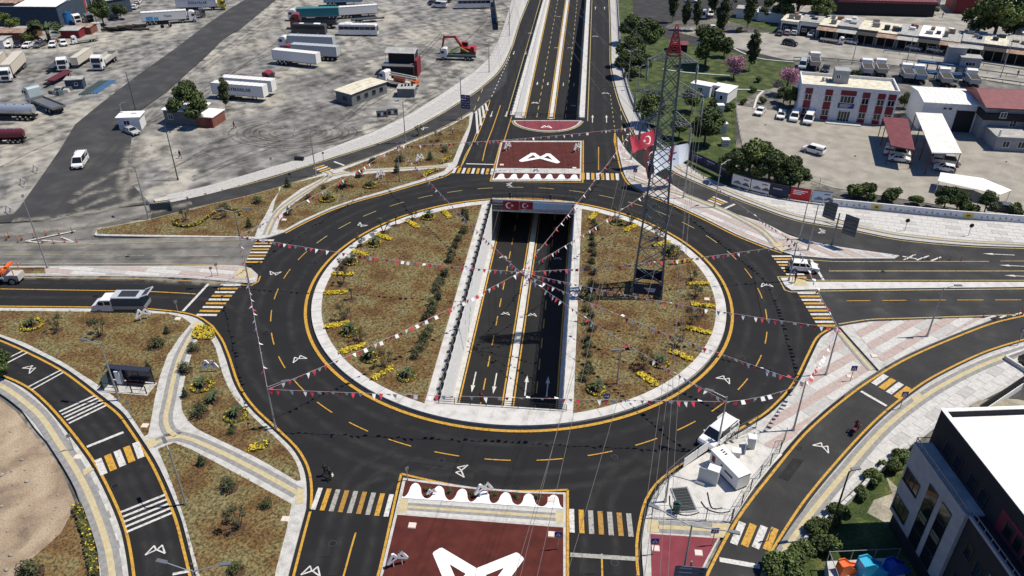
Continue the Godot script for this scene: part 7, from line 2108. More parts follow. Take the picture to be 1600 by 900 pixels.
	for q in [[v(98,-123.2),v(108.9,-117.4),2.4,"long blue conveyor beside the tipper trucks, the longer one"],[v(98.3,-116.3),v(107.3,-113.4),1.4,"shorter blue conveyor under the long one"]]:
		t = thing("conveyor",q[3],"conveyor",Vector3.ZERO)
		for k in 2:
			b = N()
			b.bar(at3(q[0] + v(0,k * 1.3),q[2]),at3(q[1] + v(0,k * 1.3),q[2] + 0.4),0.5,0.5)
			obj("beam",b,mat("plant_blue",lin(0.06,0.14,0.26),0.6),t)
		for k in 6:
			b = N()
			b.bar(at3(q[0].lerp(q[1],k / 5.0) + v(0,0.6),-0.15),at3(q[0].lerp(q[1],k / 5.0) + v(0,0.6),q[2]),0.25,0.25)
			obj("leg",b,M.plant_blue,t)

func canopy(label: String,q: Array,h: float,m: Material) -> void:
	var t := thing("canopy",label,"canopy",Vector3.ZERO)
	var b := N()
	b.prism(q,h,h + 0.22)
	var s := N()
	s.sheet(q,h - 0.005)
	obj("roof",b,m,t)
	obj("soffit",s,M.grey_metal,t)
	b = N()
	for k in range(1,20):
		var f := k / 20.0
		b.bar(up3(q[0].lerp(q[1],f),h + 0.24),up3(q[3].lerp(q[2],f),h + 0.24),0.05,0.05)
	obj("roof_seam",b,m,t)
	for f in [[0,3],[1,2]]:
		for k in 4:
			b = N()
			var p: Vector2 = q[f[0]].lerp(q[f[1]],0.03 + k * 0.313)
			b.bar(at3(p),up3(p,h),0.14,0.14)
			obj("post",b,M.dark_red,t)

func dark_building() -> void:
	var t := thing("office_building","large modern building with grey facade, near-black upper storey and white flat roof","building",P(40.975,0,40.857),-1.42)
	sx(t,"grey_facade",M.facade_grey,0,8.85,2,10.9,-9,0)
	sx(t,"dark_wing",M.facade_dark,8.87,18,2,10.7,-9,-0.35)
	sx(t,"plinth",M.facade_dark,0.3,18,-0.3,1.98,-9,-0.3)
	sx(t,"upper_storey",M.facade_dark,-0.4,18,10,13.9,-15,-1.75)
	sx(t,"rear_wing",M.facade_dark,0.2,18,-0.3,10.2,-15,-9.02)
	sx(t,"roof",M.roof_white,-0.1,17.7,13.88,13.93,-14.7,-2.05)
	var b := N()
	b.box(P(8.8,14.25,-1.9),P(18.4,0.75,0.3)); b.box(P(8.8,14.25,-14.85),P(18.4,0.75,0.3)); b.box(P(-0.25,14.25,-8.4),P(0.3,0.75,12.6))
	obj("parapet",b,M.facade_dark,t)
	b = N()
	b.box(P(8.8,14.66,-1.9),P(18.6,0.07,0.42)); b.box(P(8.8,14.66,-14.85),P(18.6,0.07,0.42)); b.box(P(-0.25,14.66,-8.4),P(0.42,0.07,12.5))
	obj("coping",b,M.roof_white,t)
	sx(t,"terrace_floor",M.roof_grey,0.2,8.6,10.9,10.93,-1.74,-0.2)
	sx(t,"terrace_kerb",M.facade_grey,0,8.85,10.9,11.05,-0.18,0.02)
	sx(t,"terrace_kerb",M.facade_grey,8.87,18,10.7,11,-0.55,-0.33)
	b = N()
	for k in 19:
		b.bar(P(0.1 + k * 0.98,11,-0.1 if k < 9 else -0.42),P(0.1 + k * 0.98,11.6,-0.1 if k < 9 else -0.42),0.06,0.06)
	b.bar(P(0,11.6,-0.1),P(8.8,11.6,-0.1),0.07,0.07); b.bar(P(8.8,11.6,-0.42),P(18,11.6,-0.42),0.07,0.07)
	b.bar(P(0,11.3,-0.1),P(8.8,11.3,-0.1),0.04,0.04); b.bar(P(0.05,11.6,-0.1),P(0.05,11.6,-1.7),0.06,0.06)
	obj("terrace_rail",b,M.grey_metal,t)
	mat("window_frame_dark",lin(0.03,0.032,0.036),0.5)
	window(t,1.55,7.35,0.03,2.5,1.6,3,M.window_frame_dark)
	window(t,1.45,3.6,0.03,2.4,1.8,3,M.window_frame_dark)
	# two tall strips of glass
	for x in [4.55,6.75]:
		var g := sx(t,"glazing",M.glass,x - 0.75,x + 0.75,2.1,9.5,0,0.05)
		for k in 5: sx(g,"mullion",M.window_frame_dark,x - 0.75,x + 0.75,2.1 + k * 1.85,2.16 + k * 1.85,0.05,0.09)
		sx(g,"blind",mat("blind",lin(0.10,0.115,0.08),0.8),x - 0.6,x + 0.6,5.4,6.2,0.051,0.06)
	for x in [2.2,3.9,6.2,7.9]: window(t,x,12.05,-1.72,1,1.5,1,M.window_frame_dark)
	sx(t,"red_panel",mat("deep_red",lin(0.12,0.008,0.025),0.7),10.2,17.5,10.95,13.2,-1.76,-1.70)
	for x in [11.6,12.9,14.2,16.4]: window(t,x,12.05,-1.68,1,1.5,1,M.window_frame_dark)
	for q in [[10.3,8.2],[11.9,7.6],[13.4,8.2],[10.4,4.4],[12,4.2],[13.6,4.4],[15.4,8.2]]: window(t,q[0],q[1],-0.32,0.9,1.5,1,M.window_frame_dark)
	# yard wall with railing,play corner
	t = thing("plot_wall","low rough stone wall between the pavement and the planted plot","wall",Vector3.ZERO)
	b = N()
	var p := resample([v(28.47,48.5),v(31.55,45.12),v(33.4,42.88),v(35.86,40.48),v(39.37,36.98),v(42.43,33.69),v(47.49,29.81)],1)
	for i in p.size() - 1: b.bar(up3(p[i],0.1),up3(p[i + 1],0.1),0.35,0.9 + 0.1 * (i % 3))
	obj("stonework",b,M.concrete,t)
	t = thing("play_terrace","raised concrete terrace with a rail carrying the play slides","terrace",Vector3.ZERO)
	var deck := [v(33.47,47.28),v(40.25,46.25),v(40.42,50.42),v(33,51.14)]
	b = N()
	b.prism(deck,-0.2,1.2)
	obj("platform",b,M.concrete,t)
	b = N()
	var r0 := up3(deck[0],1.2)
	var r1 := up3(deck[1],1.2)
	for k in 4: b.cyl(r0.lerp(r1,k / 3.0),r0.lerp(r1,k / 3.0) + P(0,1.3,0),0.06,0.06,6)
	b.bar(r0 + P(0,1.25,0),r1 + P(0,1.25,0),0.06,0.06); b.bar(r0 + P(0,1.25,0),r0 + P(0.2,1.25,4),0.06,0.06)
	obj("rail",b,M.grey_metal,t)
	for q in [[v(34.96,48.37),"orange plastic play slide, leftmost on the terrace","orange",0.9],[v(37.07,48.31),"light blue plastic playhouse between the orange and the dark blue ones","play_cyan",1.25],[v(39.52,47.85),"dark blue plastic slide, rightmost on the terrace","play_blue",1]]:
		mat("play_cyan",lin(0.03,0.36,0.55),0.4); mat("play_blue",lin(0.01,0.06,0.32),0.4)
		t = thing("play_slide",q[1],"slide",up3(q[0],1.2),0.3)
		b = N()
		var s: float = q[3]
		b.profile([v(-1.0 * s,0),v(-0.9 * s,1.3 * s),v(-0.3 * s,1.35 * s),v(0.6 * s,0.5 * s),v(1.2 * s,0.25),v(1.25 * s,0)],0.9 * s)
		obj("chute",b,M[q[2]],t)
		for z in [-0.5,0.5]:
			b = N()
			b.profile([v(-1.05 * s,0),v(-0.95 * s,1.55 * s),v(-0.25 * s,1.6 * s),v(0.6 * s,0.75 * s),v(1.25 * s,0.45),v(1.3 * s,0)],0.08,z * 0.95 * s)
			obj("side",b,M[q[2]],t)
	# fence with dark panels right of the slip road
	t = thing("screen_fence","dark slatted fence on a white wall at the right edge","fence",Vector3.ZERO)
	var a := v(56.5,23.62)
	var e := v(64.5,17.09)
	b = N()
	b.bar(up3(a,0.4),up3(e,0.4),0.3,1)
	obj("base_wall",b,M.wall_white,t)
	for k in 26:
		b = N()
		b.bar(up3(a.lerp(e,(k + 0.5) / 26.0),0.9),up3(a.lerp(e,(k + 0.5) / 26.0),2.1),0.2,0.05)
		obj("slat",b,M.black_metal,t)
	b = N()
	b.bar(up3(a,2.1),up3(e,2.1),0.1,0.1); b.bar(up3(a,0.95),up3(e,0.95),0.1,0.1)
	obj("rail",b,M.black_metal,t)
	t = thing("boundary_wall","pale boundary wall round the raised plot at the right edge","wall",Vector3.ZERO)
	b = N()
	b.bar(up3(v(65.03,11.23),0.35),up3(v(69.46,8.67),0.35),0.3,0.8); b.bar(up3(v(65.03,11.23),0.35),up3(v(66.95,14.67),0.35),0.3,0.8)
	obj("wall",b,M.white_concrete,t)
	var dm := N()
	dm.ball(Vector3.ZERO,P(6,1,3.5),14,6)
	var o := obj("spoil_heap",dm,M.pale_dirt)
	o.position = at3(v(61.74,22.76),-0.1)
	tag(o,"heap of pale sandy soil behind the dark slatted fence","soil heap")

func lot_buildings() -> void:
	var t: Node3D
	var b: MB
	t = hall("blue corrugated factory with a rusty and white roof","factory",at3(v(-185.1,-140.6)),0.077,26,22,6.3,M.wall_blue,M.roof_white,0.8)
	sx(t,"roof_sheet",M.roof_rust,-0.2,13,6.95,7.35,-12,0.2)
	t = hall("white workshop with a red and white advertising front beside the blue factory","workshop",at3(v(-165.6,-153.1)),0.897,9,12,5.5,M.wall_white,M.roof_white,0.4)
	for k in 4: window(t,1.2 + k * 1.2,3.4,0.04,0.8,1.4,1)
	sx(t,"advert",mat("advert_red",lin(0.35,0.08,0.07),0.6),5.6,8.8,0.8,5.2,0.01,0.08)
	t = hall("blue-grey shed behind the tall dark tree","shed",at3(v(-151.6,-158.3)),0.984,8,10,5,M.wall_blue,M.roof_grey,0.3)
	for q in [[v(-167.7,-122.3),9,3,"long rusty-roofed shed at the left picture edge",M.roof_rust,M.brick_wall],[v(-165.1,-127),6.5,2.6,"pale-roofed brick shed behind the parked cars",M.roof_grey,M.brick_wall],[v(-151,-129.3),5.5,2.4,"low dark red shed beside the palm",M.roof_grey,M.panel_red],[v(-149.4,-134),5,2.2,"small patched brick shed left of the utility pole's block",M.roof_rust,M.brick_wall],[v(-162.7,-115.7),2.5,2.6,"white little shed at the very left below the rusty roofs",M.roof_grey,M.wall_white]]:
		t = hall(q[3],"shed",at3(q[0]),0.12,q[1],5,q[2],q[5],q[4],0.3)
	t = thing("water_tank","round blue water tank beside the workshop","tank",at3(v(-159.5,-146.8)))
	b = N()
	b.cyl(Vector3.ZERO,P(0,3.4,0),1.8,1.8,18)
	obj("shell",b,mat("tank_blue",lin(0.02,0.14,0.36),0.5),t)
	b = N()
	b.cyl(P(0,3.4,0),P(0,3.7,0),1.85,0.5,18)
	obj("lid",b,M.tank_blue,t)
	for q in [[v(-157.1,-147.1),"white truck cab shell beside the blue tank","car_white"],[v(-153.7,-148.3),"dark truck tractor parked beside the utility pole","car_grey"]]:
		inst("cabshell" + q[2],"truck_tractor",make_tractor.bind(q[2]),"truck",q[1],at3(q[0],-0.14),-0.6,0.9)
	# the log and pipe pile
	var r := RandomNumberGenerator.new()
	r.seed = 12
	for i in 16:
		var f := i / 15.0
		b = N()
		b.cyl(P(-2.6,0,0),P(2.6,0,0),0.28,0.26,8)
		var o := obj("log",b,mat("dark_timber",lin(0.035,0.03,0.026),0.95))
		o.position = at3(v(-141.3,-138.9).lerp(v(-132.1,-142.3),f) + v(0,r.randfn() * 0.7),0.15 + (i % 3) * 0.45)
		o.rotation.y = r.randfn() * 0.12 + (0.2 if i % 2 else 0)
		tag(o,"%s dark log from the left in the pile below the refrigerated lorry" % nth(i),"log","logs in the dark pile")
	for q in [[v(-126.5,-144.6),"black tyre, the left of two on the ground below the lorry"],[v(-124.8,-146.4),"black tyre, the right of two on the ground below the lorry"]]:
		b = N()
		b.cyl(P(0,0.5,-0.2),P(0,0.5,0.2),0.55,0.55,14)
		var o := obj("tyre",b,M.rubber)
		o.position = at3(q[0],-0.15)
		tag(o,q[1],"tyre")
	t = thing("concrete_block","grey concrete block at the foot of the utility pole","block",at3(v(-146.1,-140)))
	sx(t,"block",M.concrete,-1.2,1.2,0,2,-1,1); sx(t,"cap",M.white_concrete,-1.3,1.3,2,2.15,-1.1,1.1)
	# scrap corner
	t = thing("scrap_cabin","small blue-grey cabin in the scrap corner","cabin",at3(v(-119.6,-84.4)),0.3)
	sx(t,"wall",M.wall_blue,-2,2,0,2.4,-1.4,1.4); sx(t,"roof",M.roof_grey,-2.2,2.2,2.4,2.6,-1.6,1.6); window(t,0.5,1.4,1.43,0.8,0.8,1)
	for k in 7:
		b = N()
		b.bar(P(-5.5,0.15,0),P(5.5,0.15,0),0.3,0.25)
		var o := obj("steel_beam",b,mat("beam_blue",lin(0.05,0.14,0.28),0.6) if k > 3 else M.dark_steel)
		o.position = at3(v(-116.1,-84.3).lerp(v(-112.5,-85.7),k / 6.0),-0.15)
		o.rotation.y = 1.659
		tag(o,"blue steel beam lying beside the scrap" if k > 3 else "dark steel beam lying beside the scrap","beam","blue beams" if k > 3 else "dark beams")
	for k in 12:
		b = N()
		b.frustum(P(0,0.5,0),P(r.randf_range(1,2.2),r.randf_range(0.5,1.2),r.randf_range(0.6,1.4)),0.2,0.15)
		var o := obj("scrap_piece",b,[M.dark_steel,M.grey_metal,M.dirty_white,M.black_metal][k % 4])
		o.position = at3(v(-123,-79).lerp(v(-119.7,-82.4),k / 11.0) + v(0,r.randfn() * 1.5),-0.2)
		o.rotation.y = r.randf() * 3
		tag(o,"%s battered metal part from the left in the scrap heap by the blue beams" % nth(k),"scrap","pieces of the scrap heap")
	# the hut under the tree
	t = thing("hut","small white flat-roofed hut under the big tree in the lot","hut",at3(v(-85.3,-62.1)),-0.1)
	sx(t,"wall",M.block_wall,0,8,0,3,-5,0); sx(t,"brick_end",M.brick_wall,8.02,12,0,2.4,-5,0.4); sx(t,"roof",M.roof_white,-0.3,8.3,3.2,3.4,-6.3,0.3); sx(t,"roof",M.roof_white,8.32,12.2,2.4,2.55,-5.2,0.6)
	window(t,1.6,1.8,0.04,1.2,1.3,2); opening(t,"door",10.6,11.5,0,2,0.42,M.panel_red)
	# kiosk by the fresh road
	t = thing("kiosk","white kiosk cabin beside the fresh lot road","kiosk",at3(v(-91.3,-58.7),-0.15),0.2)
	sx(t,"wall",M.wall_white,-2.2,2.4,0,2.9,-2,1.6); sx(t,"roof",M.white,-2.5,2.7,2.9,3.1,-2.3,1.9); window(t,-0.4,1.8,1.63,1.3,1,2); sx(t,"roof_hatch",M.white,0.4,1.6,3.1,3.5,-1,0)
	# dark block hut with a cream roof
	t = hall("dark grey block hut with a pale sloping roof","hut",at3(v(-51.3,-80.7)),-0.248,5.4,12,3,M.block_wall,M.roof_cream,0.15)
	t.rotation.y -= 0.28
	window(t,3,1.5,0.03,1.3,0.9,2,M.window_frame_dark)
	for k in 4: window(t,5.43,1.6,-2.2 - k * 2.6,1.1,0.9,2,M.window_frame_dark,PI / 2)
	t = thing("generator_shed","little grey block shed near the dark hut","shed",at3(v(-37.4,-85.6)),0.05)
	sx(t,"wall",M.block_wall,0,4.2,0,2.1,-3.6,0); sx(t,"roof",M.roof_grey,-0.15,4.35,2.1,2.25,-3.75,0.15)
	for k in 4: sx(t,"roof_junk",M.black_metal,0.8 + k * 0.8,1.2 + k * 0.8,2.25,2.7,-2 - k * 0.2,-1.5 - k * 0.2)
	# stacked black containers
	t = thing("stacked_cabin","black two-tier container cabin with a white canopy roof","cabin",at3(v(-44.8,-101)),0)
	sx(t,"lower_container",M.facade_dark,0,8.4,0,3,-3.5,0); sx(t,"upper_deck",M.grey_metal,-0.1,8.5,3,3.15,-3.6,0.1); sx(t,"upper_container",M.facade_dark,1.2,8.2,3.15,5.6,-7.5,-3)
	b = N()
	b.quad(P(0.4,5.9,-2.2),P(8.6,5.9,-2.2),P(8.6,6.5,-5.2),P(0.4,6.5,-5.2)); b.quad(P(0.4,6.5,-5.2),P(8.6,6.5,-5.2),P(8.6,5.9,-8),P(0.4,5.9,-8))
	obj("canopy_roof",b,M.roof_grey,t)
	for x in [0.6,8.4]:
		b = N()
		b.bar(P(x,3,-2.3),P(x,5.9,-2.3),0.1,0.1)
		obj("post",b,M.white,t)
	sx(t,"stair",M.panel_red,8.45,9.2,0,4.4,-6,-1)
	# dark wall at the lot's upper right corner
	t = thing("lot_wall","dark green-black wall at the upper right end of the lot","wall",Vector3.ZERO)
	b = N()
	b.bar(at3(v(-26.1,-193.9),1),at3(v(-20.2,-153.7),1),0.4,2.4)
	obj("wall",b,M.facade_dark,t)
	# board pair by the pavement
	for q in [[v(-37.5,-70.1),"left of two grey printed boards standing beside the pavement"],[v(-35.4,-71.6),"right of two grey printed boards standing beside the pavement"]]:
		t = thing("notice_board",q[1],"board",at3(q[0],-0.15),0.2)
		sx(t,"panel",M.grey_metal,-1.25,1.25,0.4,2,-0.05,0.05)
		for k in 3: sx(t,"print_block",M.black if k != 1 else M.white,-1.0 + k * 0.75,-0.5 + k * 0.75,0.6 + 0.2 * k,1.4 + 0.15 * k,0.05,0.06)
		for x in [-1,1]: sx(t,"leg",M.grey_metal,x - 0.05,x + 0.05,0,0.4,-0.05,0.05)
	b = N()
	b.cyl(P(-0.9,0.5,0),P(0.9,0.5,0),0.5,0.5,12)
	var o := obj("cable_drum",b,M.black_metal)
	o.position = at3(v(-48.39,-44.17),-0.1)
	tag(o,"black rolled drum lying on the verge of the north-west slip road","drum")

func bazaar() -> void:
	# long row of shops under patched roofs
	var r := RandomNumberGenerator.new()
	r.seed = 41
	var a := v(68.8,-160.3)
	var e := v(136.3,-130.4)
	var turn := -atan2(e.y - a.y,e.x - a.x)
	var names := ["cream","patched grey","rusty","white","pale grey"]
	var roofs := [M.roof_cream,M.roof_grey,M.roof_rust,M.roof_white,M.roof_grey]
	var n := 13
	var L := a.distance_to(e)
	for i in n:
		var p := a.lerp(e,i / float(n))
		var w := L / n - 0.15
		var k := [0,1,0,4,0,0,1,3,4,1,0,4,3][i] as int
		var t := hall("shop with a %s roof, %s from the left in the street's row" % [names[k],nth(i)],"shop",at3(p),turn,w,12.0 + r.randf() * 3,3.6 + r.randf() * 0.8,M.wall_white if i < 2 else M.roof_grey,roofs[k],0.25,"shop")
		sx(t,"shop_front",M.shade,0.4,w - 0.4,0,3,0,0.05)
		if i > 1:
			var b := N()
			b.obox(Transform3D(Basis(Vector3.RIGHT,0.12),P(w / 2,3.25,1.7)),P(w + 0.1,0.1,3.6))
			obj("awning",b,[M.roof_grey,M.facade_dark,M.roof_rust][i % 3],t)
			for x in [0.3,w / 2,w - 0.3]: sx(t,"awning_post",M.grey_metal,x - 0.06,x + 0.06,0,3.1,3.2,3.32)
		else:
			window(t,1.6,1.7,0.07,1.3,1,2); window(t,4.2,1.7,0.07,1.3,1,2)
		# vents,tanks and boards on the roof
		for j in 3:
			var cx := 0.8 + r.randf() * (w - 1.6)
			var cz := -2.0 - r.randf() * 9.0
			sx(t,"roof_box",[M.roof_white,M.grey_metal,M.roof_rust,M.wall_blue][r.randi() % 4],cx - 0.5,cx + 0.5 + r.randf(),3.7,4.9 + r.randf() * 0.5,cz - 0.6,cz + 0.6)
	# red stall parasol and blue tarpaulins
	var t := thing("parasol","orange-red parasol before the shop awnings","parasol",at3(v(90.9,-155.6)))
	var b := N()
	b.cyl(P(0,2.2,0),P(0,3.1,0),2.2,0.05,12,false)
	obj("cloth",b,mat("parasol_red",lin(0.40,0.09,0.06),0.8),t)
	b = N()
	b.cyl(Vector3.ZERO,P(0,2.9,0),0.05,0.05,6)
	obj("pole",b,M.grey_metal,t)
	# the second row of big halls behind
	t = hall("long hall with a dull red roof and a dark open front","hall",at3(v(92.8,-187.2)),-0.012,32,16,5,M.shade,M.roof_red,0.6)
	sx(t,"beam",M.roof_red,0,32,4.2,5,0.02,0.3)
	t = hall("white-roofed hall joined to the end of the red one","hall",at3(v(119.3,-199.9)),0.016,12,14,6,M.wall_white,M.roof_white,0.5)
	hall("dark hall with red details behind the huge leafy tree","hall",at3(v(134,-193.7)),-0.15,12,14,5,M.panel_red,M.roof_rust,0.5)
	hall("pale-roofed hall at the top right corner behind the huge tree","hall",at3(v(146.5,-184)),-0.15,26,14,4.5,M.wall_white,M.roof_white,0.5)
	hall("rusty-roofed hall at the top right corner","hall",at3(v(153.8,-205.7)),-0.15,26,14,5,M.brick_wall,M.roof_rust,0.5)
	hall("white low building right of the huge tree on the street","shop",at3(v(137.1,-151)),-0.16,16,10,4.2,M.wall_white,M.roof_white,0.3)
	hall("dark red-roofed hall at the top edge left of the long red one","hall",at3(v(85.1,-202.2)),-0.1,11,12,4.5,M.panel_red,M.roof_red,0.5)
	hall("low white shed at the lawn's right end near the poplar","shed",at3(v(57.9,-178.7)),-0.3,7,5,3.2,M.wall_white,M.roof_grey,0.4)
	hall("low pale shed further right behind the poplar","shed",at3(v(64.1,-174.9)),-0.3,8,5,3,M.wall_white,M.roof_white,0.4)
	hall("flat-topped dark red shed hidden behind the tower's red tip","shed",at3(v(32.4,-134.1),-0.17),-0.05,5,4,2.2,M.facade_dark,M.roof_red,0.2)


func lamp_post(label: String,at: Vector2,h: float,arms: Array,m: Material = null,y := 0.1,group := "") -> Node3D:
	var t := thing("lamp_post",label,"lamp post",up3(at,y),0,group)
	var mm: Material = m if m else M.galvanised
	var b := N()
	b.cyl(Vector3.ZERO,P(0,h,0),0.13,0.07,8)
	obj("pole",b,mm,t)
	b = N()
	b.cyl(Vector3.ZERO,P(0,0.5,0),0.2,0.16,8)
	obj("base",b,mm,t)
	for a in arms:
		var d := P(cos(a[0]),0,-sin(a[0]))
		var l: float = a[1]
		b = N()
		b.cyl(P(0,h - 0.2,0),P(0,h + 0.25,0) + d * l,0.055,0.045,6)
		var arm := obj("arm",b,mm,t)
		b = N()
		b.obox(Transform3D(Basis(Vector3.UP,a[0]),P(0,h + 0.27,0) + d * (l + 0.35)),P(0.95,0.13,0.34))
		obj("lamp_head",b,M.grey_metal,arm)
	return t

func sign_post(called: String,label: String,at: Vector2,h: float,face: Material,w: float,turn: float,symbol := "",y := KERB,round_ := false) -> Node3D:
	var t := thing(called,label,"sign",up3(at,y),turn)
	var b := N()
	b.cyl(Vector3.ZERO,P(0,h,0),0.05,0.05,6)
	obj("pole",b,M.galvanised,t)
	b = N()
	if round_: b.cyl(P(0,h,0.04),P(0,h,0.08),w / 2,w / 2,20)
	else: b.box(P(0,h,0.06),P(w,w,0.04))
	var p := obj("panel",b,face,t)
	if symbol == "walk":
		b = N()
		var s := w * 0.38
		b.tri(P(-s,h - s * 0.8,0.085),P(s,h - s * 0.8,0.085),P(0,h + s * 0.9,0.085))
		var tr := obj("white_triangle",b,M.white,p)
		b = N()
		b.ball(P(0,h + s * 0.25,0.09),P(0.06,0.06,0.01),8,4)
		b.bar(P(0,h + s * 0.15,0.09),P(0,h - s * 0.2,0.09),0.02,0.08); b.bar(P(0,h - s * 0.2,0.09),P(s * 0.25,h - s * 0.65,0.09),0.02,0.05); b.bar(P(0,h - s * 0.2,0.09),P(-s * 0.25,h - s * 0.65,0.09),0.02,0.05)
		obj("walking_figure",b,M.black,tr)
	elif symbol == "arrow":
		b = N()
		b.box(P(-0.05,h,0.09),P(w * 0.5,0.09,0.01)); b.tri(P(w * 0.38,h,0.092),P(w * 0.12,h + 0.16,0.092),P(w * 0.12,h - 0.16,0.092))
		obj("white_arrow",b,M.white,p)
	return t

# a cord with pennants between two points
func bunting(label: String,a: Vector3,e: Vector3,sag: float,seed_: int) -> void:
	var t := thing("bunting",label,"bunting",a)
	var d := e - a
	var n := int(d.length() / 0.78)
	var r := RandomNumberGenerator.new()
	r.seed = seed_
	var f := func(k: float) -> Vector3: return d * k + P(0,-sag * 4.0 * k * (1.0 - k),0)
	var b := N()
	for i in 24: b.cyl(f.call(i / 24.0),f.call((i + 1) / 24.0),0.022,0.022,4,false)
	obj("cord",b,M.cord,t)
	for i in n:
		var k := (i + 0.5) / n
		var kind := r.randi() % 4
		var red := (i % 2 == 0) if r.randf() < 0.85 else r.randf() < 0.5
		var key := "pennant%d" % kind
		if not protos.has(key):
			var q := N()
			var w := 0.25
			var hh := [0.62,0.7,0.55,0.66][kind] as float
			var fl := [0,0.25,-0.2,0.4][kind] as float
			if kind == 2: q.quad(P(-w,0,0),P(-w,-hh,fl),P(w,-hh,fl * 0.4),P(w,0,0))
			else:
				q.quad(P(-w,0,0),P(-w * 0.75,-hh * 0.4,fl * 0.35),P(w * 0.75,-hh * 0.4,fl * 0.2),P(w,0,0))
				q.tri(P(-w * 0.75,-hh * 0.4,fl * 0.35),P(fl * 0.3,-hh,fl),P(w * 0.75,-hh * 0.4,fl * 0.2))
			protos[key] = q.mesh()
		var o := put("pennant",protos[key],M.pennant_red if red else M.pennant_white,t)
		o.position = f.call(k)
		var dir: Vector3 = (f.call(k + 0.01) - f.call(k - 0.01)).normalized()
		o.transform.basis = Basis(dir,Vector3.UP,dir.cross(Vector3.UP).normalized()).orthonormalized().rotated(dir,r.randfn() * 0.45 + 0.3)
		o.scale = Vector3.ONE * 0.9

func person(label: String,at: Vector3,turn: float,top: Color,legs: Color,stride := 0.25,sit := false,size := 1.0,holds := "") -> void:
	var t := thing("person",label,"person",at,turn)
	t.scale = Vector3.ONE * size
	var hip := 0.92
	var J := []   # bones: a,b,ra,rb,region
	var hp := P(0,hip,0)
	var neck := P(0.03,1.45,0)
	J.append([hp,P(0.01,1.15,0),0.145,0.135,1]); J.append([P(0.01,1.15,0),P(0.02,1.36,0),0.14,0.155,1]); J.append([neck,P(0.05,1.56,0),0.06,0.055,2])
	J.append([P(0.05,1.60,0),P(0.06,1.67,0),0.088,0.092,2])
	for s in [-1,1]:
		var sh := P(0.02,1.40,s * 0.19)
		J.append([P(0.02,1.40,0),sh,0.09,0.075,1])
		var el := P(-0.02 + s * stride * 0.35,1.13,s * 0.25)
		var ha := P(0.10 + s * stride * 0.5,0.90,s * 0.24)
		if sit: el = P(0.22,1.17,s * 0.27); ha = P(0.44,1.08,s * 0.28)
		J.append([sh,el,0.06,0.045,1]); J.append([el,ha,0.045,0.032,2])
		J.append([ha,ha + (ha - el).normalized() * 0.10,0.04,0.025,2])
		var hj := P(0,hip - 0.04,s * 0.095)
		var kn := P(-s * stride * 0.6 + 0.04,0.5,s * 0.1)
		var an := P(-s * stride * 1.3,0.09,s * 0.1)
		if sit: kn = P(0.40,0.80,s * 0.2); an = P(0.22,0.42,s * 0.2)
		J.append([hj,kn,0.09,0.062,0]); J.append([kn,an,0.062,0.042,0])
		J.append([an + P(-0.04,-0.04,0),an + P(0.15,-0.05,0),0.042,0.035,3])
	var b := N()
	surface_nets(b,J,[legs,top,Color(0.33,0.19,0.13),Color(0.02,0.02,0.02)],0.035)
	var m := mat("person_skin_and_clothes",Color.WHITE,0.85)
	m.vertex_color_use_as_albedo = true
	obj("body",b,m,t)
	b = N()
	if sit: b.ball(P(0.06,1.66,0),P(0.135,0.14,0.125),12,7)
	else: b.ball(P(0.035,1.69,0),P(0.105,0.1,0.1),10,6)
	obj("helmet" if sit else "hair",b,M.black,t)
	if holds == "bag":
		b = N()
		b.frustum(P(0.16,0.66,0.27),P(0.28,0.34,0.12),0.03,0.02)
		obj("bag",b,M.white,t)

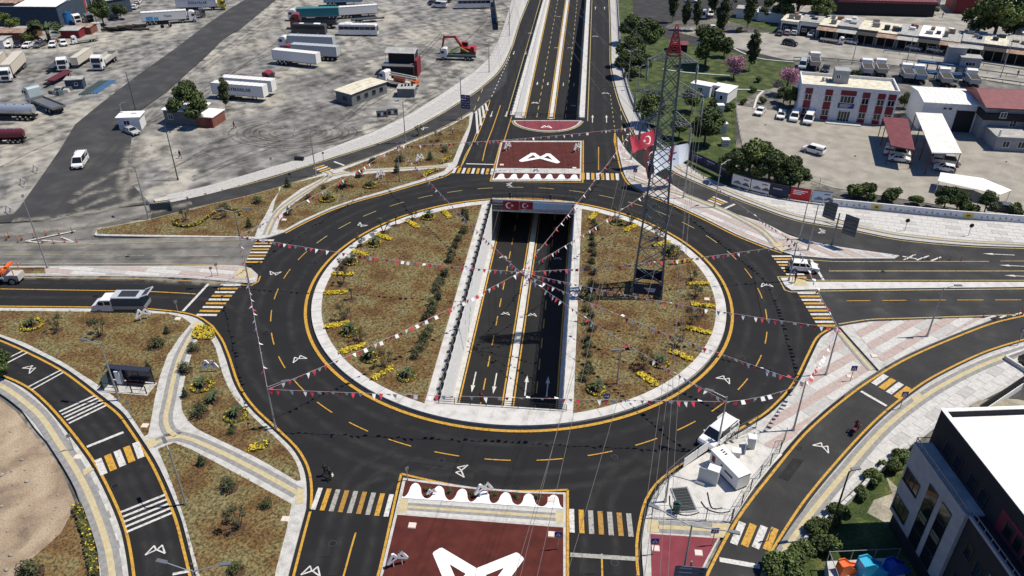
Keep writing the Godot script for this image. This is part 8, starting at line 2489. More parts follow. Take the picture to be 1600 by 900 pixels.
# meshes tapered bones as one smooth surface,one vertex per crossed cell
func surface_nets(b: MB,J: Array,colors: Array,cell: float) -> void:
	var lo := P(1e9,1e9,1e9)
	var hi := -lo
	for j in J:
		for k in 2:
			var rr: Vector3 = Vector3.ONE * (j[2 + k] + 0.06)
			lo = lo.min(j[k] - rr); hi = hi.max(j[k] + rr)
	var n := Vector3i((hi - lo) / cell) + Vector3i.ONE * 2
	var F := PackedFloat32Array()
	F.resize(n.x * n.y * n.z)
	F.fill(1)
	var S := PackedInt32Array()
	S.resize(F.size())
	var best := PackedFloat32Array()
	best.resize(F.size())
	best.fill(9)
	for j in J:
		var a: Vector3 = j[0]
		var d: Vector3 = j[1] - a
		var rm: float = maxf(j[2],j[3]) + cell * 2.5
		var c0 := Vector3i(((a.min(j[1]) - Vector3.ONE * rm - lo) / cell).floor()).clamp(Vector3i.ZERO,n - Vector3i.ONE)
		var c1 := Vector3i(((a.max(j[1]) + Vector3.ONE * rm - lo) / cell).ceil()).clamp(Vector3i.ZERO,n - Vector3i.ONE)
		for z in range(c0.z,c1.z + 1):
			for y in range(c0.y,c1.y + 1):
				for x in range(c0.x,c1.x + 1):
					var p := lo + P(x,y,z) * cell
					var t := clampf((p - a).dot(d) / d.length_squared(),0,1)
					var s: float = (p - a - d * t).length() - lerpf(j[2],j[3],t)
					var i := x + n.x * (y + n.y * z)
					if s < best[i]:
						best[i] = s; S[i] = j[4]
					var k := 0.035
					var h := clampf(0.5 + 0.5 * (F[i] - s) / k,0,1)
					F[i] = lerpf(F[i],s,h) - k * h * (1 - h)
	var vid := {}
	var P := []
	var Nn := []
	var Cc := []
	for z in n.z - 1:
		for y in n.y - 1:
			for x in n.x - 1:
				var i := x + n.x * (y + n.y * z)
				var sum := Vector3.ZERO
				var cnt := 0
				var neg := 0
				var f := []
				for k in 8: f.append(F[i + (k & 1) + n.x * ((k >> 1 & 1) + n.y * (k >> 2))])
				for k in 8:
					if f[k] < 0: neg += 1
				if neg == 0 or neg == 8: continue
				for e in [[0,1],[2,3],[4,5],[6,7],[0,2],[1,3],[4,6],[5,7],[0,4],[1,5],[2,6],[3,7]]:
					var fa: float = f[e[0]]
					var fb: float = f[e[1]]
					if (fa < 0) == (fb < 0): continue
					var t := fa / (fa - fb)
					var A := P(e[0] & 1,e[0] >> 1 & 1,e[0] >> 2)
					var B := P(e[1] & 1,e[1] >> 1 & 1,e[1] >> 2)
					sum += A.lerp(B,t); cnt += 1
				vid[i] = P.size()
				P.append(lo + (P(x,y,z) + sum / cnt) * cell)
				Nn.append(P(f[1] + f[3] + f[5] + f[7] - f[0] - f[2] - f[4] - f[6],f[2] + f[3] + f[6] + f[7] - f[0] - f[1] - f[4] - f[5],f[4] + f[5] + f[6] + f[7] - f[0] - f[1] - f[2] - f[3]).normalized())
				Cc.append(colors[S[i]])
	var st := [1,n.x,n.x * n.y]
	for z in range(1,n.z - 1):
		for y in range(1,n.y - 1):
			for x in range(1,n.x - 1):
				var i := x + n.x * (y + n.y * z)
				for ax in 3:
					var fa := F[i]
					var fb := F[i + st[ax]]
					if (fa < 0) == (fb < 0): continue
					var u: int = st[(ax + 1) % 3]
					var w: int = st[(ax + 2) % 3]
					var q := [i,i - u,i - u - w,i - w]
					if q.any(func(k): return not vid.has(k)): continue
					if fa < 0: q = [q[0],q[3],q[2],q[1]]
					for t in [[0,1,2],[0,2,3]]:
						for k in t:
							var m: int = vid[q[k]]
							b.tint = Cc[m]
							b.vert(P[m],Nn[m])
	b.tint = null

# a standing emblem: the bow-tie outline in white with blue and red inlays on two legs
func make_emblem_sculpture(o: Node3D) -> void:
	var e := emblem_mesh(2.1,0.16)
	var b := N()
	var up := Transform3D(Basis(Vector3.RIGHT,PI / 2),P(0,1.15,0))
	for s in [0.09,-0.09]:
		for i in e.V.size(): b.vert(up * e.V[i] + P(0,0,s),P(0,0,signf(s)))
	for i in range(0,e.V.size(),6):
		var q: Vector3 = up * e.V[i]
		var w: Vector3 = up * e.V[i + 2]
		b.quad(q + P(0,0,0.09),w + P(0,0,0.09),w - P(0,0,0.09),q - P(0,0,0.09))
	obj("outline",b,M.white,o)
	for s in [-1,1]:
		b = N()
		b.box(P(s * 0.42,0.35,0),P(0.07,0.75,0.12))
		obj("leg",b,M.white,o)
		b = N()
		b.quad(P(s * 0.2,1.1,0.02),P(s * 0.75,0.85,0.02),P(s * 0.72,1,0.02),P(s * 0.46,1.38,0.02))
		obj("inlay",b,M.blue_sign if s < 0 else M.pennant_red,o)

func pylon() -> void:
	var t := thing("lattice_tower","tall steel lattice pylon with red top and three pairs of arms","pylon",P(19.15,0.2,-1.1),-0.11)
	var steel: Material = mat("tower_steel",lin(0.11,0.145,0.155),0.6,0.1)
	var half := func(y: float) -> float: return lerpf(2.15,1.05,clampf(y / 25.0,0,1)) if y < 25.0 else (lerpf(1.05,0.85,(y - 25) / 10.0) if y < 35.0 else lerpf(0.85,0.06,(y - 35) / 3.8))
	var lv := [0,2.6,5.4,8.2,10.9,13.5,16,18.4,20.7,22.8,24.8,26.8,28.8,30.9,33,35]
	var corner := func(y: float,k: int) -> Vector3:
		var h: float = half.call(y)
		return P(h * [-1,1,1,-1][k % 4],y,h * [-1,-1,1,1][k % 4])
	for k in 4:
		var b := N()
		for y in [[0,25],[25,35]]: b.bar(corner.call(y[0],k),corner.call(y[1],k),0.27,0.27)
		obj("leg",b,steel,t)
	for i in lv.size() - 1:
		for k in 4:
			var b := N()
			b.bar(corner.call(lv[i],k),corner.call(lv[i + 1],k + 1),0.095,0.095)
			obj("brace",b,steel,t)
			b = N()
			b.bar(corner.call(lv[i],k + 1),corner.call(lv[i + 1],k),0.095,0.095)
			obj("brace",b,steel,t)
			if i % 3 == 2:
				b = N()
				b.bar(corner.call(lv[i + 1],k),corner.call(lv[i + 1],k + 1),0.095,0.095)
				obj("brace",b,steel,t)
	for k in 4:
		var b := N()
		b.bar(corner.call(35,k),corner.call(38.7,k),0.13,0.13)
		obj("peak_leg",b,M.red_steel,t)
		for y in [35.1,35.8,36.5,37.2]:
			b = N()
			b.bar(corner.call(y,k),corner.call(y,k + 1),0.1,0.1)
			b.bar(corner.call(y,k),corner.call(y + 0.7,k + 1),0.06,0.06)
			b.bar(corner.call(y,k + 1),corner.call(y + 0.7,k),0.06,0.06)
			obj("peak_brace",b,M.red_steel,t)
	for q in [[34.2,3.1,1.1],[30,4.3,1.5],[26,3.3,1.5]]:
		for s in [-1,1]:
			var y: float = q[0]
			var tip := P(s * q[1],y,0)
			var h: float = half.call(y)
			var h2: float = half.call(y + q[2])
			var b := N()
			for z in [-1,1]:
				b.bar(P(s * h,y,z * h),tip,0.07,0.07)
				b.bar(P(s * h2,y + q[2],z * h2),tip,0.07,0.07)
				for k in 3:
					var f := (k + 1) / 4.0
					var lo := P(s * h,y,z * h).lerp(tip,f)
					b.bar(lo,P(s * h2,y + q[2],z * h2).lerp(tip,f),0.035,0.035)
					b.bar(P(s * h2,y + q[2],z * h2).lerp(tip,f - 0.25),lo,0.035,0.035)
			for k in 3:
				var f := k / 4.0
				b.bar(P(s * h,y,-h).lerp(tip,f),P(s * h,y,h).lerp(tip,f + 0.25),0.05,0.05)
			var arm := obj("crossarm",b,M.arm_steel,t)
			b = N()
			for z in [-0.28,0.28]:
				b.cyl(tip + P(0,-0.3,z),tip + P(0,-2.6,z),0.05,0.05,6)
				for k in 12: b.cyl(tip + P(0,-0.5 - k * 0.17,z),tip + P(0,-0.58 - k * 0.17,z),0.15,0.15,8)
			b.bar(tip + P(0,-2.65,-0.4),tip + P(0,-2.65,0.4),0.1,0.08); b.bar(tip + P(0,-0.25,-0.3),tip + P(0,-0.25,0.3),0.08,0.08)
			b.bar(tip,tip + P(0,-0.3,0),0.06,0.06)
			obj("insulator",b,M.insulator,arm)
	# banner round the foot
	var b := N()
	b.box(P(0,1.5,2.18),P(4.2,1.7,0.06)); b.box(P(0,1.5,-2.18),P(4.2,1.7,0.06)); b.box(P(-2.18,1.5,0),P(0.06,1.7,4.2)); b.box(P(2.18,1.5,0),P(0.06,1.7,4.2))
	var bn := obj("foot_banner",b,M.navy,t)
	b = N()
	for k in 3: b.box(P(0.35 + 0.1 * k,1.75 - k * 0.24,2.215),P(1.7 - 0.35 * k,0.12,0.01))
	obj("banner_print",b,M.white,bn)
	# conductors running towards and past the viewer,and away behind
	var e: Array = [v(6,74.06),v(6.28,74.04),v(7.12,73.88),v(8.56,73.74),v(12.2,73.38),v(13.36,73.27)]
	var tips := [[-3.3,26],[-4.3,30],[-3.1,34.2],[3.3,26],[4.3,30],[3.1,34.2]]
	var nm := ["lower left","middle left","upper left","lower right","middle right","upper right"]
	for i in 6:
		var p := t.transform * P(tips[i][0],tips[i][1] - 2.7,0)
		var q := up3(e[i],30.0 - 0.2)
		var w := thing("power_line","overhead wires hung from the tower's %s arm" % nm[i],"power line",p)
		var d := q - p
		d.y = d.y * 0.5
		for s in ([-0.2,0.2] if i > 3 else [0]):
			b = N()
			var last := P(s,0,0)
			for k in range(1,31):
				var f := k / 30.0 * 2.0
				var nx := P(s,0,0) + (q - p) * f + P(0,3.2 * f * (f - 1),0)
				b.cyl(last,nx,0.013,0.013,4,false)
				last = nx
			obj("wire",b,M.wire,w)
			b = N()
			last = P(s,0,0)
			var far := P(-46 + tips[i][0],2,-300)
			for k in range(1,25):
				var f := k / 24.0
				var nx := P(s,0,0) + far * f + P(0,-9.0 * 4 * f * (1 - f),0)
				b.cyl(last,nx,0.022,0.022,4,false)
				last = nx
			obj("wire",b,M.wire,w)

func big_flag(label: String,pole_at: Vector2,h: float,hoist_top: float,w: float,ht: float,m: Material,dir: Vector3,droop: float,seed_: int,deco := "") -> void:
	var t := thing("flag",label,"flag",up3(pole_at,KERB))
	var b := N()
	b.cyl(Vector3.ZERO,P(0,h,0),0.09,0.06,8)
	obj("pole",b,M.galvanised,t)
	var r := RandomNumberGenerator.new()
	r.seed = seed_
	var side := dir.cross(Vector3.UP).normalized()
	var ph := r.randf() * 6
	var f := func(u: float,vv: float) -> Vector3:
		return dir * w * u + P(0,hoist_top - ht * vv - droop * u * u,0) + side * (sin(u * 6.5 + ph + vv * 1.3) * 0.35 * u + cos(u * 13.0 + vv * 2) * 0.1 * u - vv * ht * 0.55 * minf(1,u * 3))
	b = N()
	for i in 40:
		for j in 12:
			b.quad(f.call(i / 40.0,j / 12.0),f.call(i / 40.0,(j + 1) / 12.0),f.call((i + 1) / 40.0,(j + 1) / 12.0),f.call((i + 1) / 40.0,j / 12.0))
	var cl := obj("cloth",b,m,t)
	if deco == "": return
	# print that follows the cloth
	var put_on := func(pts: Array,called: String,mm: Material) -> void:
		for s in [-0.05,0.05]:
			var q := N()
			for tri_ in pts:
				var a := []
				for p in tri_: a.append(f.call(p.x,p.y) + side * s)
				q.tri(a[0],a[1],a[2])
			obj(called,q,mm,cl)
	var asp := w / ht
	if deco == "crescent":
		var tris := []
		var c := v(0.36,0.5)
		for i in 28:
			var q := []
			for k in [i,i + 1]:
				var a1 := lerpf(0.62,TAU - 0.62,k / 28.0)
				var a2 := lerpf(0.82,TAU - 0.82,k / 28.0)
				q.append(c + v(cos(a1) / asp,sin(a1)) * 0.27); q.append(c + v((cos(a2) * 0.8 + 0.25) / asp,sin(a2) * 0.8) * 0.27)
			tris.append([q[0],q[2],q[3]]); tris.append([q[0],q[3],q[1]])
		put_on.call(tris,"crescent",M.white)
		tris = []
		c = v(0.36 + 0.27 / asp * 1,0.5)
		for i in 5:
			var a := PI + TAU * i / 5.0
			tris.append([c,c + v(cos(a) / asp,sin(a)) * 0.13,c + v(cos(a + 0.63) / asp,sin(a + 0.63)) * 0.052])
			tris.append([c,c + v(cos(a - 0.63) / asp,sin(a - 0.63)) * 0.052,c + v(cos(a) / asp,sin(a)) * 0.13])
		put_on.call(tris,"star",M.white)
	elif deco == "stripe":
		put_on.call([[v(0.3,0.35),v(0.55,0.3),v(0.5,0.42)],[v(0.25,0.6),v(0.5,0.62),v(0.45,0.7)]],"blue_mark",M.blue_sign)
		put_on.call([[v(0.42,0),v(0.5,0),v(0.62,0.7)],[v(0.42,0),v(0.62,0.7),v(0.52,0.75)]],"red_mark",M.pennant_red)

func street() -> void:
	mat("pennant_red",lin(0.46,0.02,0.05),0.75); mat("pennant_white",lin(0.72,0.71,0.72),0.75); mat("cord",lin(0.45,0.43,0.43),0.8); mat("wire",lin(0.16,0.15,0.14),0.6); mat("insulator",lin(0.25,0.28,0.27),0.3); mat("flag_white",lin(0.62,0.68,0.76),0.75); mat("flag_maroon",lin(0.06,0.01,0.015),0.8)
	for k in ["pennant_red","pennant_white","flag_white"]:
		M[k].backlight_enabled = true; M[k].backlight = Color(0.3,0.3,0.3); M[k].cull_mode = BaseMaterial3D.CULL_DISABLED
	mat("arm_steel",lin(0.30,0.32,0.33),0.6,0.2)
	pylon()
	# lamp posts
	var P := [v(-25.44,33.49),v(-40.35,3.28),v(25.3,31.78),v(34.51,27.91),v(40.84,16.87),v(40.8,-6.17),v(45.32,-19.95),v(-25.9,-35.85)]
	lamp_post("lamp post at the ring's south-west kerb with bunting tied to it",P[0],6.4,[[0.35,1.7]])
	lamp_post("double-armed lamp post between the two west crosswalks",P[1],12.5,[[0.2,1.6],[PI + 0.2,1.6]])
	lamp_post("lamp post at the compound's corner beside the white van",P[2],7.6,[[PI - 0.3,1.6]])
	lamp_post("plain pole on the striped paving nearest to the compound",P[3],7.4,[])
	lamp_post("pole on the striped paving below the lower east crosswalk",P[4],7.6,[])
	lamp_post("pole on the nose of the reserve between the east roads",P[5],6.8,[])
	lamp_post("thin pole on the north-east island, left of its neighbour",v(45.32,-19.95),6.8,[])
	lamp_post("thin pole on the north-east island, right of its neighbour",v(45.88,-16.29),8.2,[[0.5,1.2]])
	lamp_post("lamp post with curved arm in the striped wedge between the east roads",v(56.71,6.85),8,[[0.1,1.4]])
	lamp_post("tall lamp post by the reserve at the left edge",v(-73.42,1.49),11.4,[[2.2,1.4]])
	lamp_post("lamp post at the rim of the western grass wedge",v(-66.29,-16.61),9.6,[[2.4,1.5]])
	lamp_post("dark leaning pole in the lot before the little hut",v(-68.67,-32.94),10.8,[],M.dark_steel,-0.1)
	lamp_post("lamp post by the north-west slip road's crosswalk",v(-42.64,-36.83),9,[[2,1.3]])
	lamp_post("lamp post with two floodlights on the pavement in front of the lot",v(-29,-55.6),9,[[0.3,0.8],[PI + 0.3,0.8]])
	lamp_post("slim pole on the lawn north-west of the ring with bunting",P[7],8,[])
	lamp_post("slim lamp post on the pavement behind the blue route sign",v(-17.3,-107.4),8,[[2.6,1.2]])
	lamp_post("slim lamp post further up the pavement beside the lot",v(-15.6,-145.5),8.5,[[2.6,1.2]])
	lamp_post("tall pale lamp post with a flat crossbar in the park",v(19.3,-99.2),9.2,[[0,0.9],[PI,0.9]],null,-0.1)
	lamp_post("shorter pale lamp post right of the crossbar one in the park",v(21.8,-96.9),6,[[0.6,0.6],[PI + 0.6,0.6]],null,-0.1)
	lamp_post("lamp post before the navy banner fence",v(32.65,-30.75),8.4,[[0.7,1.5]])
	lamp_post("pale floodlight mast with white lamps on the east lawn",v(14.26,21.44),5.2,[[0.2,0.3],[PI + 0.2,0.3],[0.2,0.7]])
	lamp_post("lamp post standing beside the black shelter",v(-46.07,30.49),8.6,[[PI - 0.1,1.6]])
	lamp_post("pale lamp post on the southern lawn by the rumble bars",v(-30.66,45.62),7.8,[[2.3,1]])
	lamp_post("double-armed lamp post at the bottom edge beside the slip road's end",v(-22.08,59.22),8,[[0.25,2.4],[PI - 0.15,2.4]])
	lamp_post("dark lamp post rising over the plot wall by the big building",v(34.56,43.81),9.4,[[0.3,0.25]],M.black_metal)
	lamp_post("dark leaning lamp post at the compound's west fence",v(18.89,40.41),4.2,[[-0.45,2.8]])
	lamp_post("grey double-armed lamp post rising in front of the compound",v(19.48,51.22),9,[[2.7,3.2],[-0.2,3.2]])
	lamp_post("pole at the lot's end beside the kiosk",v(-96.3,-69.6),9,[],M.dark_steel,-0.1)
	lamp_post("short pole in front of the kiosk",v(-93.5,-59.6),5,[[0.4,0.5]],null,-0.1)
	lamp_post("tall utility pole between the workshop and the dark tree",v(-148.3,-144.7),12.5,[[0.2,0.8],[PI,0.8]],M.dirty_white,-0.1)
	lamp_post("slim pole on the street between the pair of white cars",v(96.6,-126.7),8,[],null,-0.1)
	lamp_post("slim pole on the street at its right end",v(118.3,-118.4),9,[],null,-0.1)
	lamp_post("slim pole on the street behind the office block",v(82,-126.4),7,[],null,-0.1)
	# bunting
	var tie := [P(P[0].x,6,P[0].y),P(P[1].x,8.6,P[1].y),P(P[2].x,7,P[2].y),P(P[3].x,7.2,P[3].y),P(P[4].x,7.4,P[4].y),P(P[5].x,6.6,P[5].y),up3(v(27.45,-34.11),7),up3(v(18.5,-51.3),7),P(P[7].x,7.4,P[7].y)]
	for q in [[tie[6],"pole carrying bunting behind the white flag at the north-east pavement"],[tie[7],"pole carrying bunting beside the big red flag"]]:
		lamp_post(q[1],v(q[0].x,q[0].z),7.2,[])
	var hub := up3(v(0.58,4.41),5.6)
	var nm := ["south-west kerb lamp","west crosswalks' lamp","white van's lamp","compound pole","lower east crosswalk pole","east reserve pole","white flag pole","red flag pole","north-west lawn pole"]
	for i in 9: bunting("red and white bunting from over the sunken road to the " + nm[i],hub,tie[i],0.7,300 + i)
	for q in [[0,1],[1,8],[8,7],[6,5],[5,4],[4,3],[3,2],[0,2]]: bunting("bunting from the %s to the %s" % [nm[q[0]],nm[q[1]]],tie[q[0]],tie[q[1]],0.5 if q != [0,2] else 0.25,400 + q[0] * 10 + q[1])
	# flags
	var west := P(-0.92,0,0.4).normalized()
	big_flag("big red flag with white crescent and star flying by the lattice tower",v(22.5,-48.9),7.6,7.3,5.2,2.7,M.pennant_red,west,0.9,1,"crescent")
	big_flag("dark maroon flag with a white arc hanging limp beside the red one",v(22.1,-39.89),8.4,8.1,3.2,4,M.flag_maroon,P(-0.75,0,0.5).normalized(),1.6,2,"crescent")
	big_flag("white and pale blue flag behind the lattice tower",v(28.25,-39.94),8.6,8.4,7.2,3.2,M.flag_white,P(-0.95,0,0.28).normalized(),1.5,3,"stripe")
	# blue signs
	for q in [[v(43.59,17.89),2.1,"blue crossing sign on the striped wedge above the zebra","walk"],[v(48.06,22.84),2.4,"blue crossing sign on the far side of the slip road's zebra","walk"],[v(7.97,47.58),2.2,"blue crossing sign on the dark red field beside a white slab","walk"],[v(17.23,47.29),2,"blue crossing sign at the left of the rose field","walk"],[v(23.07,45.64),2.2,"blue crossing sign at the right of the rose field","walk"],[v(18.74,-40.73),2.2,"blue crossing sign on the pavement below the maroon flag","walk"],[v(40.96,-5.07),2.3,"blue sign on the reserve's nose before the white car","walk"],[v(68.12,7.79),2.6,"blue sign on the far pavement at the right edge","walk"]]:
		sign_post("crossing_sign",q[2],q[0],q[1],M.blue_sign,0.75,0.1,q[3])
	sign_post("arrow_sign","round blue sign with white arrow at the east lawn's south tip",v(12.87,25.02),0.9,M.blue_sign,0.9,0.1,"arrow",0.27,true)
	for q in [[v(63.81,-24.8),"first dark round sign from the left on the far white pavement"],[v(73.87,-23.97),"second dark round sign from the left on the far white pavement"]]: sign_post("round_sign",q[1],q[0],2,M.black_metal,0.75,0,"",KERB,true)
	for q in [[v(-42.9,33.43),"slim grey sign post seen edge-on beside the slip road's kerb",2.4],[v(-46.71,39.18),"slim sign post on the bottom-left pavement by the zebra",2.2],[v(-46.17,1.06),"first slim sign post on the west reserve's end",2],[v(-46.89,1.52),"second slim sign post on the west reserve's end",1.6],[v(-47.91,10.99),"small sign post at the kerb by the advertising lorry",1.6],[v(-8.49,40.01),"pair of grey posts at the dark red median's corner",1.8],[v(46.92,-7.92),"little sign post on the cream line of the east road",1.4],[v(60.29,-16.26),"slim post on the tip of the north-east island",2.2],[v(28.71,44.46),"small grey post at the slip road's far kerb",1.5],[v(-24.2,-54.6),"small white sign on the upper lawn",1.5],[v(-34.26,-26.02),"small white marker plate on the lawn north-west of the ring",1.2],[v(-52.66,-40.15),"short post on the lot's pavement",1.8],[v(-43.3,-44.03),"short dark post at the north-west slip road",1.8]]:
		sign_post("marker_post",q[1],q[0],q[2],M.grey_metal,0.45,0.8)
	# large route signs
	var t := thing("route_sign","two big grey-backed route signs on one leaning mast on the north-east island","road sign",up3(v(50.38,-18.91),KERB),0)
	var b := N()
	b.cyl(Vector3.ZERO,P(0,5.6,0),0.16,0.12,8); b.bar(P(-1.9,4.6,-1.2),P(1.9,4.4,1.2),0.12,0.12); b.bar(P(-1.9,3.4,-1.2),P(1.9,3.2,1.2),0.1,0.1)
	obj("mast",b,M.grey_metal,t)
	mat("sign_back",lin(0.05,0.075,0.09),0.5)
	for q in [[P(-1.3,5.6,-0.9),2.2,3],[P(1.75,4,1.1),2.3,3.4]]:
		b = N()
		b.obox(Transform3D(Basis(Vector3.UP,-0.75),q[0]),P(q[1],q[2],0.08))
		var pn := obj("panel",b,M.sign_back,t)
		b = N()
		for k in 5: b.obox(Transform3D(Basis(Vector3.UP,-0.75),q[0] + P(0,-q[2] * 0.4 + k * q[2] * 0.2,0)).translated_local(P(0,0,0.06)),P(q[1],0.08,0.05))
		obj("stiffener",b,M.grey_metal,pn)
	t = thing("route_sign","blue route sign of six panels on a tall pole by the north-west lanes","road sign",up3(v(-19.3,-71.1),KERB),-0.15)
	b = N()
	b.cyl(Vector3.ZERO,P(0,9.5,0),0.13,0.08,8)
	obj("pole",b,M.grey_metal,t)
	for k in 6:
		var pn := sx(t,"panel",mat("route_blue",lin(0.018,0.035,0.13),0.5),0.1 + (k % 2) * 1.05,1.1 + (k % 2) * 1.05,2.6 + (k / 2) * 1.1,3.6 + (k / 2) * 1.1,0.12,0.18)
		sx(pn,"print_line",M.white,0.3 + (k % 2) * 1.05,0.9 + (k % 2) * 1.05,3.05 + (k / 2) * 1.1,3.15 + (k / 2) * 1.1,0.181,0.185)
	t = thing("direction_board","stack of six grey direction boards with arrows on a mast in the rose field","road sign",up3(v(19.89,51.86),KERB),0)
	b = N()
	b.cyl(Vector3.ZERO,P(0,5,0),0.12,0.1,8)
	obj("mast",b,M.grey_metal,t)
	for k in 6:
		var pn := sx(t,"board",mat("board_grey",lin(0.10,0.115,0.15),0.5),-1.4,1.4,1.2 + k * 0.56,1.7 + k * 0.56,0.14,0.2)
		sx(pn,"print_line",mat("print_pale",lin(0.4,0.42,0.46),0.6),-1,0.3 - 0.12 * (k % 3),1.4 + k * 0.56,1.52 + k * 0.56,0.2,0.207)
		b = N()
		var y := 1.45 + k * 0.56
		b.box(P(0.85,y,0.205),P(0.3,0.08,0.01)); b.tri(P(1.2,y,0.208),P(0.98,y + 0.16,0.208),P(0.98,y - 0.16,0.208))
		obj("arrow_mark",b,M.black,pn)
	# standing emblems
	for q in [[v(-51.53,13.62),0.7,"white, red and blue standing emblem at the north edge of the south-west lawn"],[v(-37.36,23.97),0.15,"white and blue standing emblem on the narrow lawn by the ring"],[v(-29.83,-36.63),0.8,"standing emblem on the lawn north-west of the ring"],[v(-23.9,-45.4),0.8,"standing emblem on the upper lawn near the slip road"],[v(-7.13,50.94),0.5,"white standing emblem on the dark red field at the bottom"],[v(-0.06,41.38),0.5,"red and blue standing emblem among the white waves"],[v(-7,-53.6),0.9,"standing emblem at the left edge of the far dark red field"],[v(7.4,-54.4),0.9,"standing emblem at the right edge of the far dark red field"],[v(-5.49,41.92),0.4,"tiny ochre-topped standing emblem at the west end of the waves"],[v(-0.35,-42.4),0.2,"small standing emblem behind the far row of waves"]]:
		inst("emblem","emblem_sculpture",make_emblem_sculpture,"sculpture",q[2],up3(q[0],KB+0.03),q[1],0.55 if "ochre" in q[2] or "behind the far" in q[2] else 1)
	# white covers set flat in the fields
	for q in [[v(-6.76,46.07),"pale square cover at the top left of the dark red field"],[v(7.32,45.83),"pale square cover by the blue sign on the dark red field"],[v(17.52,46.57),"pale square cover in the rose field's left corner"],[v(21.65,46.71),"pale square cover in the rose field's right half"],[v(-19.76,46.51),"pale square cover on the southern lawn by the pavement"],[v(-40.74,34.56),"pale cover on the lawn beside the slip road's kerb"],[v(-46.96,13.01),"pale cover on the corner lawn by the lorry"],[v(48.12,12.21),"pale cover on the striped wedge"],[v(7.02,41.31),"pale cover in the last hollow of the white waves"],[v(-45.66,40.19),"pale cover on the bottom-left pavement"],[v(43.75,16.97),"small pale cover beside the wedge's crossing sign"],[v(-7.4,-45.8),"tiny pale cover on the far dark red field's left"],[v(7.1,-45.7),"tiny pale cover on the far dark red field's right"],[v(-42.46,-18.06),"pale cover on the lawn near the curved path's foot"],[v(27.72,0.54),"pale cover on the east lawn by the kerb"]]:
		b = N()
		b.frustum(P(0,0.05,0),P(0.8,0.1,0.72),0.04,0.04)
		var o := obj("inspection_cover",b,mat("cover",lin(0.60,0.52,0.46),0.8))
		o.position = up3(q[0],KB+0.02 if q[0].length() > 30 else 0.26)
		tag(o,q[1],"cover")
	# orange delineators at the noses
	var k := 0
	for s in [[v(-85.94,-6.88),v(-86.08,-7.76),v(-83.36,-6.03),v(-83.41,-7.13),v(-81.68,-7.75),v(-79.25,-6.22),v(-80.21,-8.81),v(-77.25,-6.21),v(-78.35,-9.45),v(-75.73,-6.8),v(-76.5,-10.33),v(-73.74,-7)],[v(60.71,-14.44),v(62.35,-15.84),v(63.51,-15.13),v(64.5,-15.44),v(65.89,-15.17),v(67.83,-15.36),v(69.49,-15.33)],[v(66.42,1.03),v(67.87,1.53),v(69.55,1.04),v(71.48,0.2),v(72.18,-0.2)]]:
		for i in s.size():
			inst("delineator","delineator_post",make_delineator,"bollard","%s orange flexible post from the left at the %s" % [nth(i),["hatched tip of the west island","hatched tip of the north-east island","tip of the striped wedge"][k]],up3(s[i],0.06),0,1,["orange posts at the west tip","orange posts at the north-east tip","orange posts at the wedge tip"][k])
		k += 1
	fences()
	compound()
	shelter()
	people()

func make_delineator(o: Node3D) -> void:
	var b := N()
	b.cyl(Vector3.ZERO,P(0,0.06,0),0.2,0.18,10)
	obj("foot",b,M.black,o)
	b = N()
	b.cyl(P(0,0.06,0),P(0,0.95,0),0.06,0.05,8)
	obj("post",b,M.orange,o)

